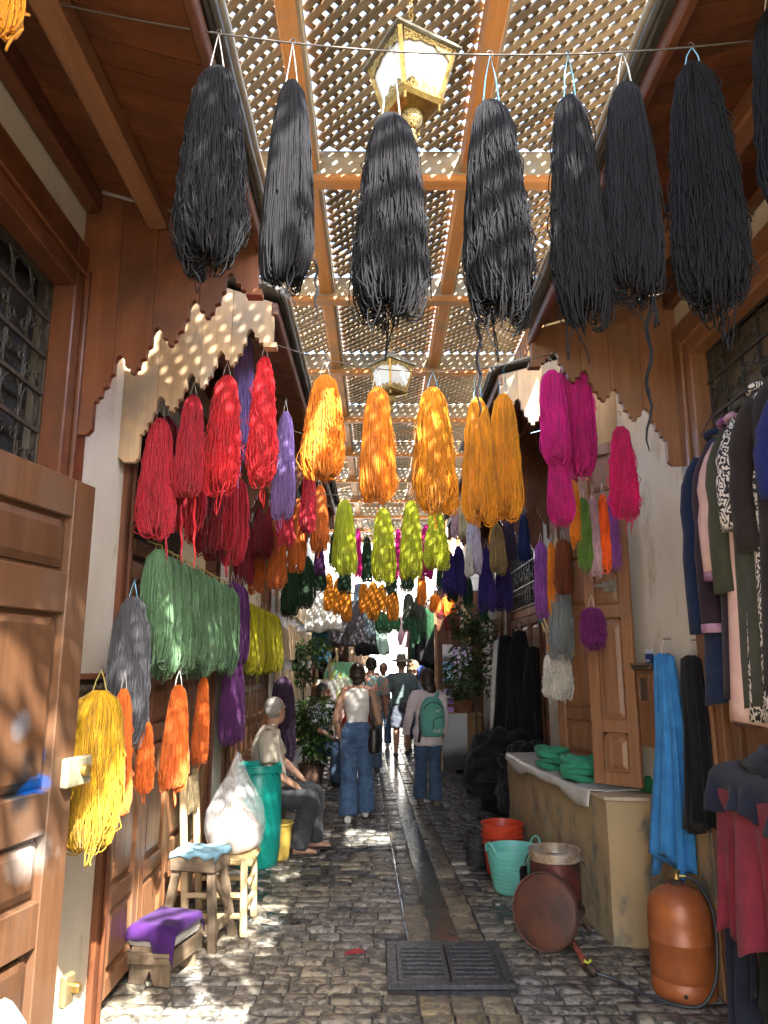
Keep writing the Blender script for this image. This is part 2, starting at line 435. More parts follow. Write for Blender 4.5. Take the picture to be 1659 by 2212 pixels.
bL1 = facade(-1, 'shop_building', 'cream plaster shop with tall grilled window behind the spray-painted door', [(-3, .9, 0, ZT), (3.2, 3.79, 0, ZT), (.9, 3.2, 3.52, ZT)], [(.9, 3.2, 0, 3.5)], (XL, 2.4, 0), PLASTER)
bL2 = facade(-1, 'shop_building', 'shop with panelled doors behind the row of sage green yarn', [(6.1, 6.62, 0, ZT), (3.79, 6.1, 3.5, ZT)], [(3.79, 6.1, 2.3, 3.48)], (XL, 5, 0), PLASTER)
bL3 = facade(-1, 'shop_building', 'shop with panelled doors behind the row of yellow-green yarn', [(9.0, 9.5, 0, ZT), (6.62, 9.0, 3.5, ZT)], [(6.62, 9.0, 2.2, 3.48)], (XL, 7.8, 0), PLASTER)
bL4 = facade(-1, 'shop_building', 'pale painting gallery wall covered with blue and white canvases', [(9.5, 14.5, 0, ZT)], [], (XL, 12, 0), plaster('white_plaster', (.74, .72, .66), (.62, .6, .54), (.5, .46, .4)))
bL5 = facade(-1, 'shop_building', 'far clothes shop wall behind the hanging grey skirts', [(14.5, 24, 0, ZT)], [], (XL, 19, 0), PLASTER)
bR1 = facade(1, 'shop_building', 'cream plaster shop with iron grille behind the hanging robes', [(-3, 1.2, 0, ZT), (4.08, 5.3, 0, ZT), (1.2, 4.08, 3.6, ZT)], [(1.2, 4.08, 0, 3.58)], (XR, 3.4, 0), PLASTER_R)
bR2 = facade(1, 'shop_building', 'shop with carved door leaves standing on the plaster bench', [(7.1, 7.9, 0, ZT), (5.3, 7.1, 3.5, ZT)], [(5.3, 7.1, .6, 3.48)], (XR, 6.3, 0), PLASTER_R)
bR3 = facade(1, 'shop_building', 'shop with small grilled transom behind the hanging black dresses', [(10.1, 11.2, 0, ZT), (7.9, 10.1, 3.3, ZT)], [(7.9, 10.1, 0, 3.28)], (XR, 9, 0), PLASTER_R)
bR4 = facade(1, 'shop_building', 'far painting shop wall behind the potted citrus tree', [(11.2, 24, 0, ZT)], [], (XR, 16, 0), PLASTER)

for (b_, ya_, yb_) in ((bL2, 3.79, 6.1), (bL3, 6.62, 9.0)): wall_box(b_, XL-.3, XL-.05, ya_+.002, yb_-.002, 0, 2.2, DARKIN, 'door_backing')  # unseen backing added behind the closed doors to stop light leaking through
wall_box(bL1, XL-.3, XL-.22, .9, 3.198, 0, 2.05, DARKIN, 'door_backing')
MB().box((XR-.03, 4.085, 0), (XR-.001, 4.88, .8)).obj('plaster_dado', BENCH, bR1, bevel=.008)
def frame_bars(b, side, y0, y1, z0, z1, wdt, mat_fn, thick=.1, name='door_frame', proud=.03):
    X = XL if side < 0 else XR
    xa, xb = X-proud*side, X+(thick-proud)*side
    lo, hi = min(xa, xb), max(xa, xb)
    o = MB().box((lo, y0, z0), (hi, y0+wdt, z1)).obj(name, mat_fn('z'), b, bevel=.006)
    MB().box((lo, y1-wdt, z0), (hi, y1, z1)).obj(name, mat_fn('z'), b, bevel=.006)
    MB().box((lo, y0+wdt, z1-wdt), (hi, y1-wdt, z1)).obj(name, mat_fn('y'), b, bevel=.006)
    # a thin moulding in front of the posts
    e = .018
    xo = X-(proud+.02)*side; lo2, hi2 = min(xo, xa), max(xo, xa)
    MB().box((lo2, y0+wdt*.55, z0), (hi2, y0+wdt*.55+e*1.6, z1-wdt*.5)).obj('moulding', mat_fn('z'), b, bevel=.005)
    MB().box((lo2, y1-wdt*.55-e*1.6, z0), (hi2, y1-wdt*.55, z1-wdt*.5)).obj('moulding', mat_fn('z'), b, bevel=.005)
    MB().box((lo2, y0+wdt*.55+e*1.6, z1-wdt*.55-e*1.6), (hi2, y1-wdt*.55-e*1.6, z1-wdt*.55)).obj('moulding', mat_fn('y'), b, bevel=.005)
frame_bars(bL1, -1, .9, 3.2, 0, 3.5, .24, W_DARK)
frame_bars(bL2, -1, 3.79, 6.1, 0, 3.48, .1, W_DARK)
frame_bars(bL3, -1, 6.62, 9.0, 0, 3.48, .1, W_DARK)
frame_bars(bR1, 1, 1.2, 4.08, 0, 3.58, .24, W_DOOR)
frame_bars(bR2, 1, 5.3, 7.1, .8, 3.48, .1, W_DARK)
frame_bars(bR3, 1, 7.9, 10.1, 0, 3.28, .14, W_DARK)

# door leaf in a local frame: u along the width, z up, n towards the viewer
def door_leaf(parent, O, u, n, wdt, z0, z1, rows, cols, mats, stile=.085, thick=.04, name='door', bev=.004, arch=False, base_off=None):
    O = Vector(O); u = Vector(u).normalized(); n = Vector(n).normalized(); Z = Vector((0, 0, 1))
    def P(a, b, c): return O+u*a+Z*b+n*c
    def slab(m, a0, a1, b0, b1, c0, c1):
        vs = [P(a, b, c) for c in (c0, c1) for a, b in ((a0, b0), (a1, b0), (a1, b1), (a0, b1))]
        m.add(vs, [(0, 3, 2, 1), (4, 5, 6, 7), (0, 1, 5, 4), (1, 2, 6, 5), (2, 3, 7, 6), (3, 0, 4, 7)])
    m = MB(); cw = (wdt-stile*(cols+1))/cols
    for c in range(cols+1): slab(m, c*(cw+stile), c*(cw+stile)+stile, z0, z1, 0, thick)
    rows = list(rows)[::-1]; H = z1-z0; tot = sum(rows); nr = len(rows); rail = stile*1.1; avail = H-rail*(nr+1); zz = z0; cells = []
    for r in range(nr+1):
        for c in range(cols): a0 = c*(cw+stile)+stile; slab(m, a0, a0+cw, zz, zz+rail, .001, thick-.001)
        if r < nr:
            h = avail*rows[r]/tot; cells.append((zz+rail, zz+rail+h)); zz += rail+h
    leaf = m.obj(name, mats[0], parent, bevel=bev, recalc=True)
    for (b0, b1) in cells:
        for c in range(cols):
            a0 = c*(cw+stile)+stile; a1 = a0+cw; pm = MB(); e = min(.035, cw*.2); t0 = thick*.35; t1 = thick*.8
            ch = e*1.2 if arch else .001
            def ring(i, c_):
                k = ch if i < e*.5 else ch*.6
                return [P(a0+i, b0+i, c_), P(a1-i, b0+i, c_), P(a1-i, b1-i-k, c_), P(a1-i-k, b1-i, c_), P(a0+i+k, b1-i, c_), P(a0+i, b1-i-k, c_)]
            rings = [ring(-.004, t0*.4), ring(-.004, t0), ring(e*.45, t0), ring(e*.5, t0*1.5), ring(e*1.3, t1), ]
            pm.loft(rings, True)
            po = pm.obj('panel', mats[1], leaf, world=False, recalc=True)
            off = ORG[leaf.name]
            po.data.transform(Matrix.Translation(-off)) if off.length else None
    return leaf
DOORM = (W_DOOR('z'), W_DOOR('z'))
DARKM = (W_DARK('z'), W_DOOR('z'))
# closed panelled doors of the left shops
yl = 3.9
for k in range(4): door_leaf(bL2, (XL-.03, 3.9+.525*k, 0), (0, 1, 0), (1, 0, 0), .52, .06, 2.2, [1.1, .55, 1.5, .7], 1, DOORM, thick=.05, arch=True)
for k in range(4): door_leaf(bL3, (XL-.03, 6.73+.54*k, 0), (0, 1, 0), (1, 0, 0), .535, .06, 2.1, [1, 1, 1, 1, 1, 1], 2, DOORM, stile=.06, thick=.05)
for (b, y0, y1, z) in ((bL2, 3.8, 6.1, 2.22), (bL3, 6.63, 9.0, 2.12)):
    MB().box((XL-.02, y0+.1, z), (XL+.05, y1-.1, z+.09)).obj('rail', W_DARK('y'), b, bevel=.006)
    for k in range(14):
        yy = lerp(y0+.15, y1-.15, k/13); MB().tube([(XL+.05, yy, z+.05), (XL+.1, yy, z+.055), (XL+.105, yy, z+.09)], .004, 5).obj('hook', IRON, b)
# right shop 1 and 3: panelled boards below the windows
door_leaf(bR1, (XR+.05, 4.08-.26, 0), (0, -1, 0), (-1, 0, 0), 2.3, .35, 1.5, [1.2, 1], 4, DOORM, thick=.05, arch=True)
for k in range(2): door_leaf(bR2, (XR+.04, 6.95-.42*k, 0), (0, -1, 0), (-1, 0, 0), .41, .85, 2.7, [.8, 1.6, .6], 1, DOORM, stile=.08, thick=.05, arch=True)
for k in range(3): door_leaf(bR3, (XR+.04, 9.95-.62*k, 0), (0, -1, 0), (-1, 0, 0), .6, .05, 2.2, [.8, 1.6, .8], 1, DARKM, thick=.05, arch=True)
door_leaf(bR3, (XR-.07, 10.9, 0), (0, -1, 0), (-1, 0, 0), .5, .6, 2.75, [.7, 1.5, .6], 1, DOORM, thick=.05, arch=True)

# ------------------------------------------------------------------ wrought-iron window grilles
def scroll(c, u, r, turns=1.25, s=1):
    pts = []
    for k in range(13):
        t = k/12; a = t*turns*2*math.pi; rr = r*(1-.75*t)
        pts.append(Vector(c)+Vector((0, u*s*(r-rr*math.cos(a)), rr*math.sin(a))))
    return pts
def grille(b, side, y0, y1, z0, z1, X, ny, nz, mesh_back=False):
    o = MB()
    o.loft([[(X+a*.008, (y0+b*.02) if yy < 0 else (y1-b*.02), (z0+b*.02) if zz < 0 else (z1-b*.02)) for a, b in ((-1, 0), (1, 0), (1, 1), (-1, 1))] for yy, zz in ((-1, -1), (1, -1), (1, 1), (-1, 1), (-1, -1))], False)
    g = o.obj('window_grille', IRON, b); org = ORG[g.name]
    def sub(m, nm, sm=True):
        q = m.obj(nm, IRON, g, smooth=sm, world=False); q.data.transform(Matrix.Translation(-org)); return q
    dy = (y1-y0)/ny; dz = (z1-z0)/nz
    for i in range(1, ny): sub(MB().tube([(X, y0+i*dy, z0), (X, y0+i*dy, z1)], .008, 6), 'bar')
    for j in range(nz+1): sub(MB().bar((X-.012*side, y0, z0+j*dz), (X-.012*side, y1, z0+j*dz), .014, .016), 'crossbar', False)
    cr = 0
    for i in range(ny):
        for j in range(nz):
            yc = y0+(i+.5)*dy; zc = z0+(j+.5)*dz; x = X-.004*side
            if j % 3 == 0:
                sub(MB().tube([Vector((x, yc+dy*.48*math.cos(a), zc+dy*.48*math.sin(a))) for a in [2*math.pi*(k/14) for k in range(15)]], .005, 5), 'ring')
                sub(MB().tube([Vector((x, yc+dy*.46*math.cos(a), zc+dz*.48*math.sin(a))) for a in [math.pi*(k/10) for k in range(11)]], .005, 5), 'scroll')
            else:
                for s in (-1, 1):
                    q = 1 if (i+j) % 2 else -1
                    pts = [Vector((x, yc+s*dy*.46, zc+q*dz*.45)), Vector((x, yc+s*dy*.4, zc+q*dz*.2))]+[Vector((x, yc+s*(dy*.3-dy*.2*(1-.6*t)*math.cos(t*7.5)), zc+q*(dz*.1+dy*.2*(1-.6*t)*math.sin(t*7.5)))) for t in [k/9 for k in range(10)]]
                    sub(MB().tube(pts, .0048, 5), 'scroll')
    return g
grille(bL1, -1, 1.2, 2.95, 2.1, 3.25, XL-.08, 11, 7)
MB().box((XL-.2, 1.1, 2.05), (XL-.14, 2.97, 3.3)).obj('window_mesh', plain('rusty_mesh', (.05, .042, .035), .8, (.02, .018, .015), 90, bmp=1), bL1)
grille(bR1, 1, 1.5, 3.82, 1.62, 3.35, XR+.06, 13, 9)
MB().box((XR+.16, 1.3, 1.55), (XR+.2, 3.88, 3.4)).obj('window_pane', plain('dusty_glass', (.3, .25, .17), .4, (.16, .12, .08), 3), bR1)
MB().box((XR+.03, 7.9+.15, 2.22), (XR+.09, 10.1-.15, 2.32)).obj('transom', W_DARK('y'), bR3, bevel=.006)
grille(bR3, 1, 8.1, 9.95, 2.33, 3.1, XR+.03, 12, 3)
# ------------------------------------------------------------------ awnings
UNIT = [(0, 0), (6, 28), (30, 40), (30, 70), (36, 98), (62, 110), (70, 112), (70, 150), (78, 188), (105, 206), (105, 290), (118, 322), (140, 345), (165, 322), (178, 300), (180, 262), (220, 256), (220, 210)]
def end_poly(D, ztip, zout, zw, ze, n, legw=.105):
    p = [(0, ztip+.03), (.03, ztip), (legw*.8, ztip), (legw, ztip+.025), (legw, ztip+.15), (legw+.012, ztip+.15)]
    u0 = legw+.012; D2 = D-.055; su = (D2-u0)/n/252.0; z0 = ztip+.15; sz = (zout-z0)/n/210.0
    for k in range(n):
        for a, b in UNIT: p.append((u0+(k*252+a)*su, z0+(k*210+b)*sz))
    p += [(D2, zout), (D, zout), (D, ze), (0, zw)]
    return p
def awning(side, y0, y1, D, ztip, zout, zw, ze, label, pm_near, pm_far, n=4, near=True, far=True, planks=True):
    X = XL if side < 0 else XR; b = thing('shop_awning', label, 'awning', (X, (max(y0, 0)+y1)/2, ze))
    poly = end_poly(D, ztip, zout, zw, ze, n)
    def panel(yc, mat):
        edges = [0]; 
        while edges[-1] < D-.12: edges.append(edges[-1]+random.uniform(.15, .23))
        edges[-1] = D+.01
        for i in range(len(edges)-1):
            bm = bmesh.new(); vs = [bm.verts.new((X-side*u, yc, z)) for u, z in poly]; bm.faces.new(vs)
            for (pos, sgn) in ((edges[i]+.0012, 1), (edges[i+1]-.0012, -1)):
                g = bm.verts[:]+bm.edges[:]+bm.faces[:]
                bmesh.ops.bisect_plane(bm, geom=g, plane_co=(X-side*pos, yc, 0), plane_no=(side*sgn, 0, 0), clear_outer=True)
            if not bm.faces: bm.free(); continue
            r = bmesh.ops.extrude_face_region(bm, geom=bm.faces[:]); bmesh.ops.translate(bm, verts=[v for v in r['geom'] if isinstance(v, bmesh.types.BMVert)], vec=(0, .035, 0))
            bmesh.ops.recalc_face_normals(bm, faces=bm.faces)
            bmesh.ops.translate(bm, verts=bm.verts, vec=-ORG[b.name])
            me = bpy.data.meshes.new('board'); bm.to_mesh(me); bm.free()
            fin(me, 'board', mat, b)
        # square trim block at the outer corner
        MB().box((X-side*(D+.02) if side > 0 else X+D-.05, yc-.012, zout-.03), (X-side*(D-.05) if side > 0 else X+D+.02, yc+.047, zout-.002)).obj('corner_block', mat, b)
    if near: panel(y0, pm_near)
    if far: panel(y1-.035, pm_far)
    # sloping boards seen from below, running from the wall to the eave
    y = y0+.05; i = 0
    while y < y1-.06:
        wd = min(random.uniform(.09, .14), y1-.05-y)
        dz = random.uniform(0, .006)
        p = [(X, y, zw+dz), (X-side*D, y, ze+dz), (X-side*D, y, ze+.022+dz), (X, y, zw+.022+dz)]
        m = MB().prism(p, (0, 0, 0), (0, wd-.004, 0)); m.obj('ceiling_board', W_DARK('x'), b, recalc=True); y += wd
    for f in ((.42, .05), ):
        u = D*f[0]; zz = lerp(zw, ze, f[0])
        MB().box((X-side*u-.045, y0+.04, zz-.11), (X-side*u+.045, y1-.04, zz-.003)).obj('purlin', W_DOOR('y') if y0 < 3 else W_DARK('y'), b, bevel=.012)
    MB().box((min(X-side*.003, X-side*.07), y0+.04, zw-.13), (max(X-side*.003, X-side*.07), y1-.04, zw-.004)).obj('wall_plate', W_DARK('y'), b, bevel=.01)
    MB().box((X-side*D-.012, y0-.01, ze-.075), (X-side*D+.022, y1+.01, ze-.002) ).obj('fascia', W_DARK('y'), b, bevel=.006)
    # zinc cover and its rolled edge
    m = MB(); e = D+.07
    m.prism([(X, y0-.06, zw+.05), (X-side*e, y0-.06, ze+.035), (X-side*e, y0-.06, ze+.05), (X, y0-.06, zw+.075)], (0, 0, 0), (0, y1-y0+.12, 0)); m.obj('zinc_cover', ZINC, b, recalc=True)
    for k, (du, dz, r) in enumerate(((.0, .03, .014), (.03, .012, .012), (-.03, .05, .012))):
        pts = []; N = max(4, int((y1-y0)/.06))
        for q in range(N+1):
            yy = lerp(y0-.06, y1+.06, q/N); pts.append((X-side*(D+.05+du+.001*math.sin(q*1.1)), yy, ze+dz+.001*math.sin(q*1.1+k)))
        m = MB().tube(pts, r, 6); m.obj('eave_roll', ZINC if k != 1 else W_GREY('y'), b, smooth=True)
    return b
awL1 = awning(-1, -1.6, 3.1, .80, 2.62, 3.30, 3.80, 3.56, 'dark reddish wooden awning with stepped scalloped end, over the grilled window', W_DARK('z'), W_DARK('z'), near=False)
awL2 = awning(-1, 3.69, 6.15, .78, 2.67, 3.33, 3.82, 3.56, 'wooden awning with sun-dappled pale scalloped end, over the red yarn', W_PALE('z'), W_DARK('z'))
awL3 = awning(-1, 6.65, 9.1, .78, 2.66, 3.33, 3.82, 3.56, 'dark wooden awning over the yellow-green yarn and panelled doors', W_DARK('z'), W_DARK('z'))
awR1 = awning(1, -1.6, 4.1, .86, 2.76, 3.38, 3.84, 3.58, 'brown wooden awning with scalloped end, over the hanging robes', W_DOOR('z'), W_DOOR('z'), near=False)
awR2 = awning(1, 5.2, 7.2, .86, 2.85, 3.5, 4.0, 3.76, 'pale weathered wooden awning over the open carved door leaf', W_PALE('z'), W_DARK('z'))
awR3 = awning(1, 7.8, 10.2, .8, 2.7, 3.38, 3.85, 3.6, 'dark wooden awning over the grilled transom and black dresses', W_DARK('z'), W_DARK('z'))

# ------------------------------------------------------------------ lattice roof over the lane
pg = thing('lattice_roof', 'timber lattice roof with orange beams spanning the lane', 'roof', (0, 8, 4.95))
ZB = 4.95; BY = [4.64+1.74*i for i in range(-1, 10)]
RX = (-.5, .62); XE = (-1.62, 1.62)
for y in BY:
    MB().box((XE[0], y-.05, ZB), (XE[1], y+.06, ZB+.055)).obj('beam_foot', W_BEAM('x'), pg, bevel=.006)
    MB().box((XE[0], y-.035, ZB+.0552), (XE[1], y+.045, ZB+.25)).obj('beam', W_GREY('x'), pg, bevel=.006)
for x in RX:
    for i in range(len(BY)-1):
        MB().box((x-.055, BY[i]+.047, ZB+.07), (x+.055, BY[i+1]-.037, ZB+.235)).obj('rafter', W_BEAM('y'), pg, bevel=.008)
        MB().box((x+.0552, BY[i]+.047, ZB+.09), (x+.075, BY[i+1]-.037, ZB+.232)).obj('rafter_board', W_GREY('y'), pg)
for x in XE:
    MB().box((x-.05, -.2, ZB+.02), (x+.05, BY[-1]-.04, ZB+.24)).obj('ledger', W_BEAM('y'), pg, bevel=.008)
for x in XE:
    for y in BY: MB().box((x-.05, y-.05, 3.9), (x+.05, y+.05, ZB+.018)).obj('post', W_BEAM('z'), pg, bevel=.008)
slats = []
PIT = .074; SW = .042
cols = ((XE[0]+.05, RX[0]-.055), (RX[0]+.076, RX[1]-.055), (RX[1]+.076, XE[1]-.05))
for bi in range(-4, len(BY)-1):
    if bi >= 0: ya, yb = BY[bi]+.046, BY[bi+1]-.036
    else: ya, yb = BY[0]-1.74*(-bi)+.046, BY[0]-1.74*(-bi-1)-.036
    for ci, (xa, xb) in enumerate(cols):
        ya2 = max(ya, (-1.5, -1.5, -.32)[ci])  # unseen near bays start late: opening made up to let the sun in
        if ya2 > yb-.1: continue
        gone = .012 if yb > 1.3 else ((.05, .05, .36)[ci] if yb > 0 else .36)  # extra slats left out of the unseen bays to shape the sun patches
        for lay in (0, 1):
            d = Vector((1, -1, 0)).normalized() if lay == 0 else Vector((1, 1, 0)).normalized()
            # lines x*nx+y*ny = c
            nx, ny = (d.y*-1, d.x)
            cs = [px*nx+py*ny for px in (xa, xb) for py in (ya2, yb)]
            c = math.floor(min(cs)/PIT)*PIT
            while c < max(cs):
                c += PIT; cc = c+random.uniform(-.006, .006)
                # clip the line to the bay
                ts = []
                p0 = Vector((nx*cc, ny*cc, 0))
                lo_t, hi_t = -1e9, 1e9
                for (p, dd, a, b_) in ((p0.x, d.x, xa, xb), (p0.y, d.y, ya2, yb)):
                    t1, t2 = (a-p)/dd, (b_-p)/dd
                    lo_t = max(lo_t, min(t1, t2)); hi_t = min(hi_t, max(t1, t2))
                if hi_t-lo_t < .03: continue
                if random.random() < gone: continue
                slats.append((p0+d*(lo_t+hi_t)/2, hi_t-lo_t, math.atan2(d.y, d.x), lay, (ya2+yb)/2))
SM = MB().box((-.5, -SW/2, 0), (.5, SW/2, .02))
sme = bpy.data.meshes.new('slat'); sme.from_pydata(SM.v, [], SM.f); sme.materials.append(W_SLAT)
def slat_z(lay): return ZB+.252+lay*.0205
vis = sorted([s for s in slats if s[4] > 3.4], key=lambda s: s[4]); ids = set(id(s) for s in vis[:298])
for s in vis[:298]:
    o = bpy.data.objects.new('slat', sme); link(o); o.parent = pg
    o.location = Vector((s[0].x, s[0].y, slat_z(s[3])))-ORG[pg.name]; o.rotation_euler = (0, 0, s[2]); o.scale = (s[1], 1, 1)
mm = MB()
for s in slats:
    if id(s) in ids: continue
    z = slat_z(s[3]); M = rotz(s[2]); mm.obox((s[0].x, s[0].y, z+.01), (s[1]/2, SW/2, .01), M)
q = mm.obj('lattice_field', W_SLAT, pg); q['kind'] = 'stuff'

pw = thing('parapet_wall', 'ochre parapet wall with a row of iron spikes above the right awnings', 'wall', (1.62, 8, 4.06))
MB().box((1.46, 4.6, 4.062), (1.54, 13.5, 4.6)).obj('wall', OCHRE, pw)
for i in range(70):
    yy = 4.65+i*.126; MB().tube([(1.45, yy, 4.55), (1.43, yy, 4.72), (1.42+.012*(i % 3), yy, 4.86)], [.006, .006, .002], 5).obj('spike', IRON, pw)
MB().box((1.445, 4.6, 4.66), (1.457, 13.5, 4.675)).obj('spike_rail', IRON, pw)
# ------------------------------------------------------------------ sunlit square at the end of the lane
def far_wall(name, label, lo, hi, mat, wins):
    b = thing(name, label, 'building', ((lo[0]+hi[0])/2, lo[1], 0)); MB().box(lo, hi).obj('wall', mat, b)
    for (x, z, ww, hh) in wins:
        f = MB().box((x-ww/2-.06, lo[1]-.05, z-.06), (x+ww/2+.06, lo[1]-.002, z+hh+.06)).obj('window', W_DOOR('z'), b)
        MB().box((x-ww/2, lo[1]-.07, z), (x+ww/2, lo[1]-.052, z+hh)).obj('pane', DARKIN, f, world=False).data.transform(Matrix.Translation(-ORG[f.name]))
far_wall('white_house', 'bright sunlit white house closing the end of the lane', (-7, 38, 0), (7, 44, 9), plaster('limewash', (.82, .8, .74), (.74, .71, .63), (.66, .6, .5)), [(-3.2, 4.2, .8, 1.4), (3.2, 4.2, .8, 1.4)])
sq = MB().box((-14, 26.002, -.0895), (14, 38, -.02)).obj('square', plain('sunlit_paving', (.5, .45, .36), .8, scale=3)); struct(sq)
# ================================================================== yarn skeins
PROF_T = np.array([0, .03, .08, .18, .35, .6, .82, .93, 1.0])
PROF_R = np.array([.2, .4, .53, .65, .77, .9, .99, 1.0, .86])
PROF2_R = np.array([.2, .5, .66, .8, .9, .97, 1.0, .95, .78])   # fuller, hung over a rail
def tubes(P, N0, r, sides):
    """P (n,m,3) strand centre lines, N0 (n,m,3) rough normals -> verts, faces"""
    n, m, _ = P.shape
    T = np.gradient(P, axis=1); T /= np.linalg.norm(T, axis=2, keepdims=True)+1e-9
    N = N0-T*np.sum(N0*T, 2, keepdims=True); N /= np.linalg.norm(N, axis=2, keepdims=True)+1e-9
    B = np.cross(T, N); rr = np.asarray(r).reshape(-1, 1, 1) if np.ndim(r) else r
    V = np.stack([P+rr*(math.cos(a)*N+math.sin(a)*B) for a in [2*math.pi*k/sides for k in range(sides)]], 2)  # n,m,s,3
    idx = np.arange(n*m*sides).reshape(n, m, sides)
    a = idx[:, :-1, :]; b = np.roll(idx, -1, 2)[:, :-1, :]; c = np.roll(idx, -1, 2)[:, 1:, :]; d = idx[:, 1:, :]
    F = np.stack([a, b, c, d], -1).reshape(-1, 4)
    return V.reshape(-1, 3), F
def skein_me(L, Wd, seed, n=110, seg=14, r=.0034, sides=4, flat=.72, messy=1.0, waist=None, tails=1, full=False, fuzz=0, name='yarn', twist=0.0, ragged=1.0, bottom_split=0):
    rs = np.random.RandomState(seed); H = Wd/2; PR = PROF2_R if full else PROF_R
    th = np.sort(rs.rand(n))*2*math.pi
    u = rs.rand(n)
    rho = 1-.2*u**1.5; loose = rs.rand(n) < .10*messy; rho[loose] *= 1+.1*rs.rand(loose.sum())
    Lj = L*(1-.09*ragged*rs.rand(n)**1.5-.02*u); 
    # clumps: neighbouring strands share a length and a bulge
    k1, k2, p1, p2 = rs.randint(2, 4), rs.randint(4, 8), rs.rand()*6, rs.rand()*6
    Lj *= 1+ragged*(.025*np.sin(k1*th+p1)+.018*np.sin(k2*th+p2)-.03)
    bul = 1+.07*np.sin(k2*th+p1)+.05*np.sin((k2+5)*th+p2)
    m = seg; t = np.linspace(0, 1, m)
    prof = np.interp(t, PROF_T, PR)
    if waist is not None:
        for wt, ww in (waist if isinstance(waist, list) else [waist]): prof = prof*(1-ww*np.exp(-((t-wt)/.055)**2))
    rad = H*prof[None, :]*(rho*bul)[:, None]
    drift = (rs.randn(n)*.12*messy)[:, None]*t[None, :]+twist*t[None, :]
    if messy > .5:
        big = rs.rand(n) < .1; drift[big] += (rs.randn(big.sum())*.8)[:, None]*t[None, :]
    A = th[:, None]+drift
    ph = rs.rand(n, 4)*6.28; fr = 5+rs.rand(n, 2)*14
    amp = (.0016+.005*messy*rs.rand(n)**3)[:, None]*(.3+t[None, :])
    amp[loose] *= 2.2
    w1 = amp*np.sin(fr[:, :1]*t*2+ph[:, :1]); w2 = amp*np.sin(fr[:, 1:]*t*2+ph[:, 1:2])
    X = np.cos(A)*rad+w1; Y = np.sin(A)*rad*flat+w2*.7; Z = -t[None, :]*Lj[:, None]
    sway = .02*Wd*math.sin(seed*1.7); X = X+sway*(t**2)[None, :]*3
    P = np.stack([X, Y, Z], 2)
    # the loop at the bottom turns under and inwards
    a = H*(.1+.25*rs.rand(n)); e = np.stack([np.cos(A[:, -1]), np.sin(A[:, -1])*flat], 1)
    ext = []
    for f in (.5, 1.1, 1.8, 2.6):
        q = P[:, -1].copy(); q[:, :2] -= e*(a*(1-math.cos(f)))[:, None]; q[:, 2] -= a*.9*math.sin(f); ext.append(q)
    P = np.concatenate([P, np.stack(ext, 1)], 1)
    if fuzz: P[:, 2:] += rs.randn(*P[:, 2:].shape)*fuzz
    N0 = np.zeros_like(P); N0[:, :, 0] = np.cos(th)[:, None]; N0[:, :, 1] = np.sin(th)[:, None]
    Vs, Fs = tubes(P, N0, r*(.8+.4*rs.rand(n)), sides); VL = [Vs]; FL = [Fs]; off = len(Vs)
    # loose loops lying across the outside
    nl = int(10*messy)
    if nl:
        t0 = rs.rand(nl)*.6+.1; t1 = np.minimum(1.0, t0+.1+.25*rs.rand(nl)); q = np.linspace(0, 1, seg)
        tt = t0[:, None]+(t1-t0)[:, None]*np.sin(q*math.pi)[None, :]; aa = (rs.rand(nl)*6.28)[:, None]+((rs.rand(nl)-.5)*1.6)[:, None]*q[None, :]
        rr = H*np.interp(tt, PROF_T, PR)*(1.03+.07*np.sin(q*math.pi)[None, :])
        P2 = np.stack([np.cos(aa)*rr, np.sin(aa)*rr*flat, -tt*L*.96], 2); N2 = np.zeros_like(P2); N2[:, :, 0] = np.cos(aa); N2[:, :, 1] = np.sin(aa)
        v, f = tubes(P2, N2, r, sides); VL.append(v); FL.append(f+off); off += len(v)
    if tails:
        q = np.linspace(0, 1, seg); P3 = []
        for k in range(tails):
            x0, y0 = rs.randn(2)*H*.35; ln = L*(.06+.2*rs.rand()); z0 = -L*.9
            down = np.minimum(q*2, 2-q*2) if rs.rand() < .55 else q
            P3.append(np.stack([x0+.012*np.sin(q*5+k)+.018*(q-.5), y0*flat+.008*np.cos(q*4), z0-L*.04-down*ln], 1))
        P3 = np.array(P3); N3 = np.zeros_like(P3); N3[:, :, 0] = 1; v, f = tubes(P3, N3, r*1.1, sides); VL.append(v); FL.append(f+off); off += len(v)
    # inner mass
    nn = 16; tc = np.linspace(.012, .95, 9); prc = np.interp(tc, PROF_T, PR)
    if waist is not None:
        for wt, ww in (waist if isinstance(waist, list) else [waist]): prc = prc*(1-ww*np.exp(-((tc-wt)/.055)**2))
    ang = np.linspace(0, 2*math.pi, nn, endpoint=False)
    C = np.stack([np.outer(prc*H*.83, np.cos(ang))+sway*3*(tc**2)[:, None], np.outer(prc*H*.83*flat, np.sin(ang)), np.repeat(-tc[:, None]*L*.95, nn, 1)], 2)
    C[-1, :, :2] *= .6
    idx = np.arange(9*nn).reshape(9, nn); cf = np.stack([idx[:-1], np.roll(idx, -1, 1)[:-1], np.roll(idx, -1, 1)[1:], idx[1:]], -1).reshape(-1, 4)
    VL.append(C.reshape(-1, 3)); FL.append(cf+off)
    V = np.concatenate(VL); F = np.concatenate(FL)
    me = bpy.data.meshes.new(name); me.vertices.add(len(V)); me.vertices.foreach_set('co', V.ravel().astype(np.float32))
    me.loops.add(F.size); me.polygons.add(len(F))
    me.polygons.foreach_set('loop_start', np.arange(0, F.size, 4, dtype=np.int32))
    me.loops.foreach_set('vertex_index', F.ravel().astype(np.int32))
    me.polygons.foreach_set('use_smooth', np.ones(len(F), dtype=bool))
    me.update(calc_edges=True); return me
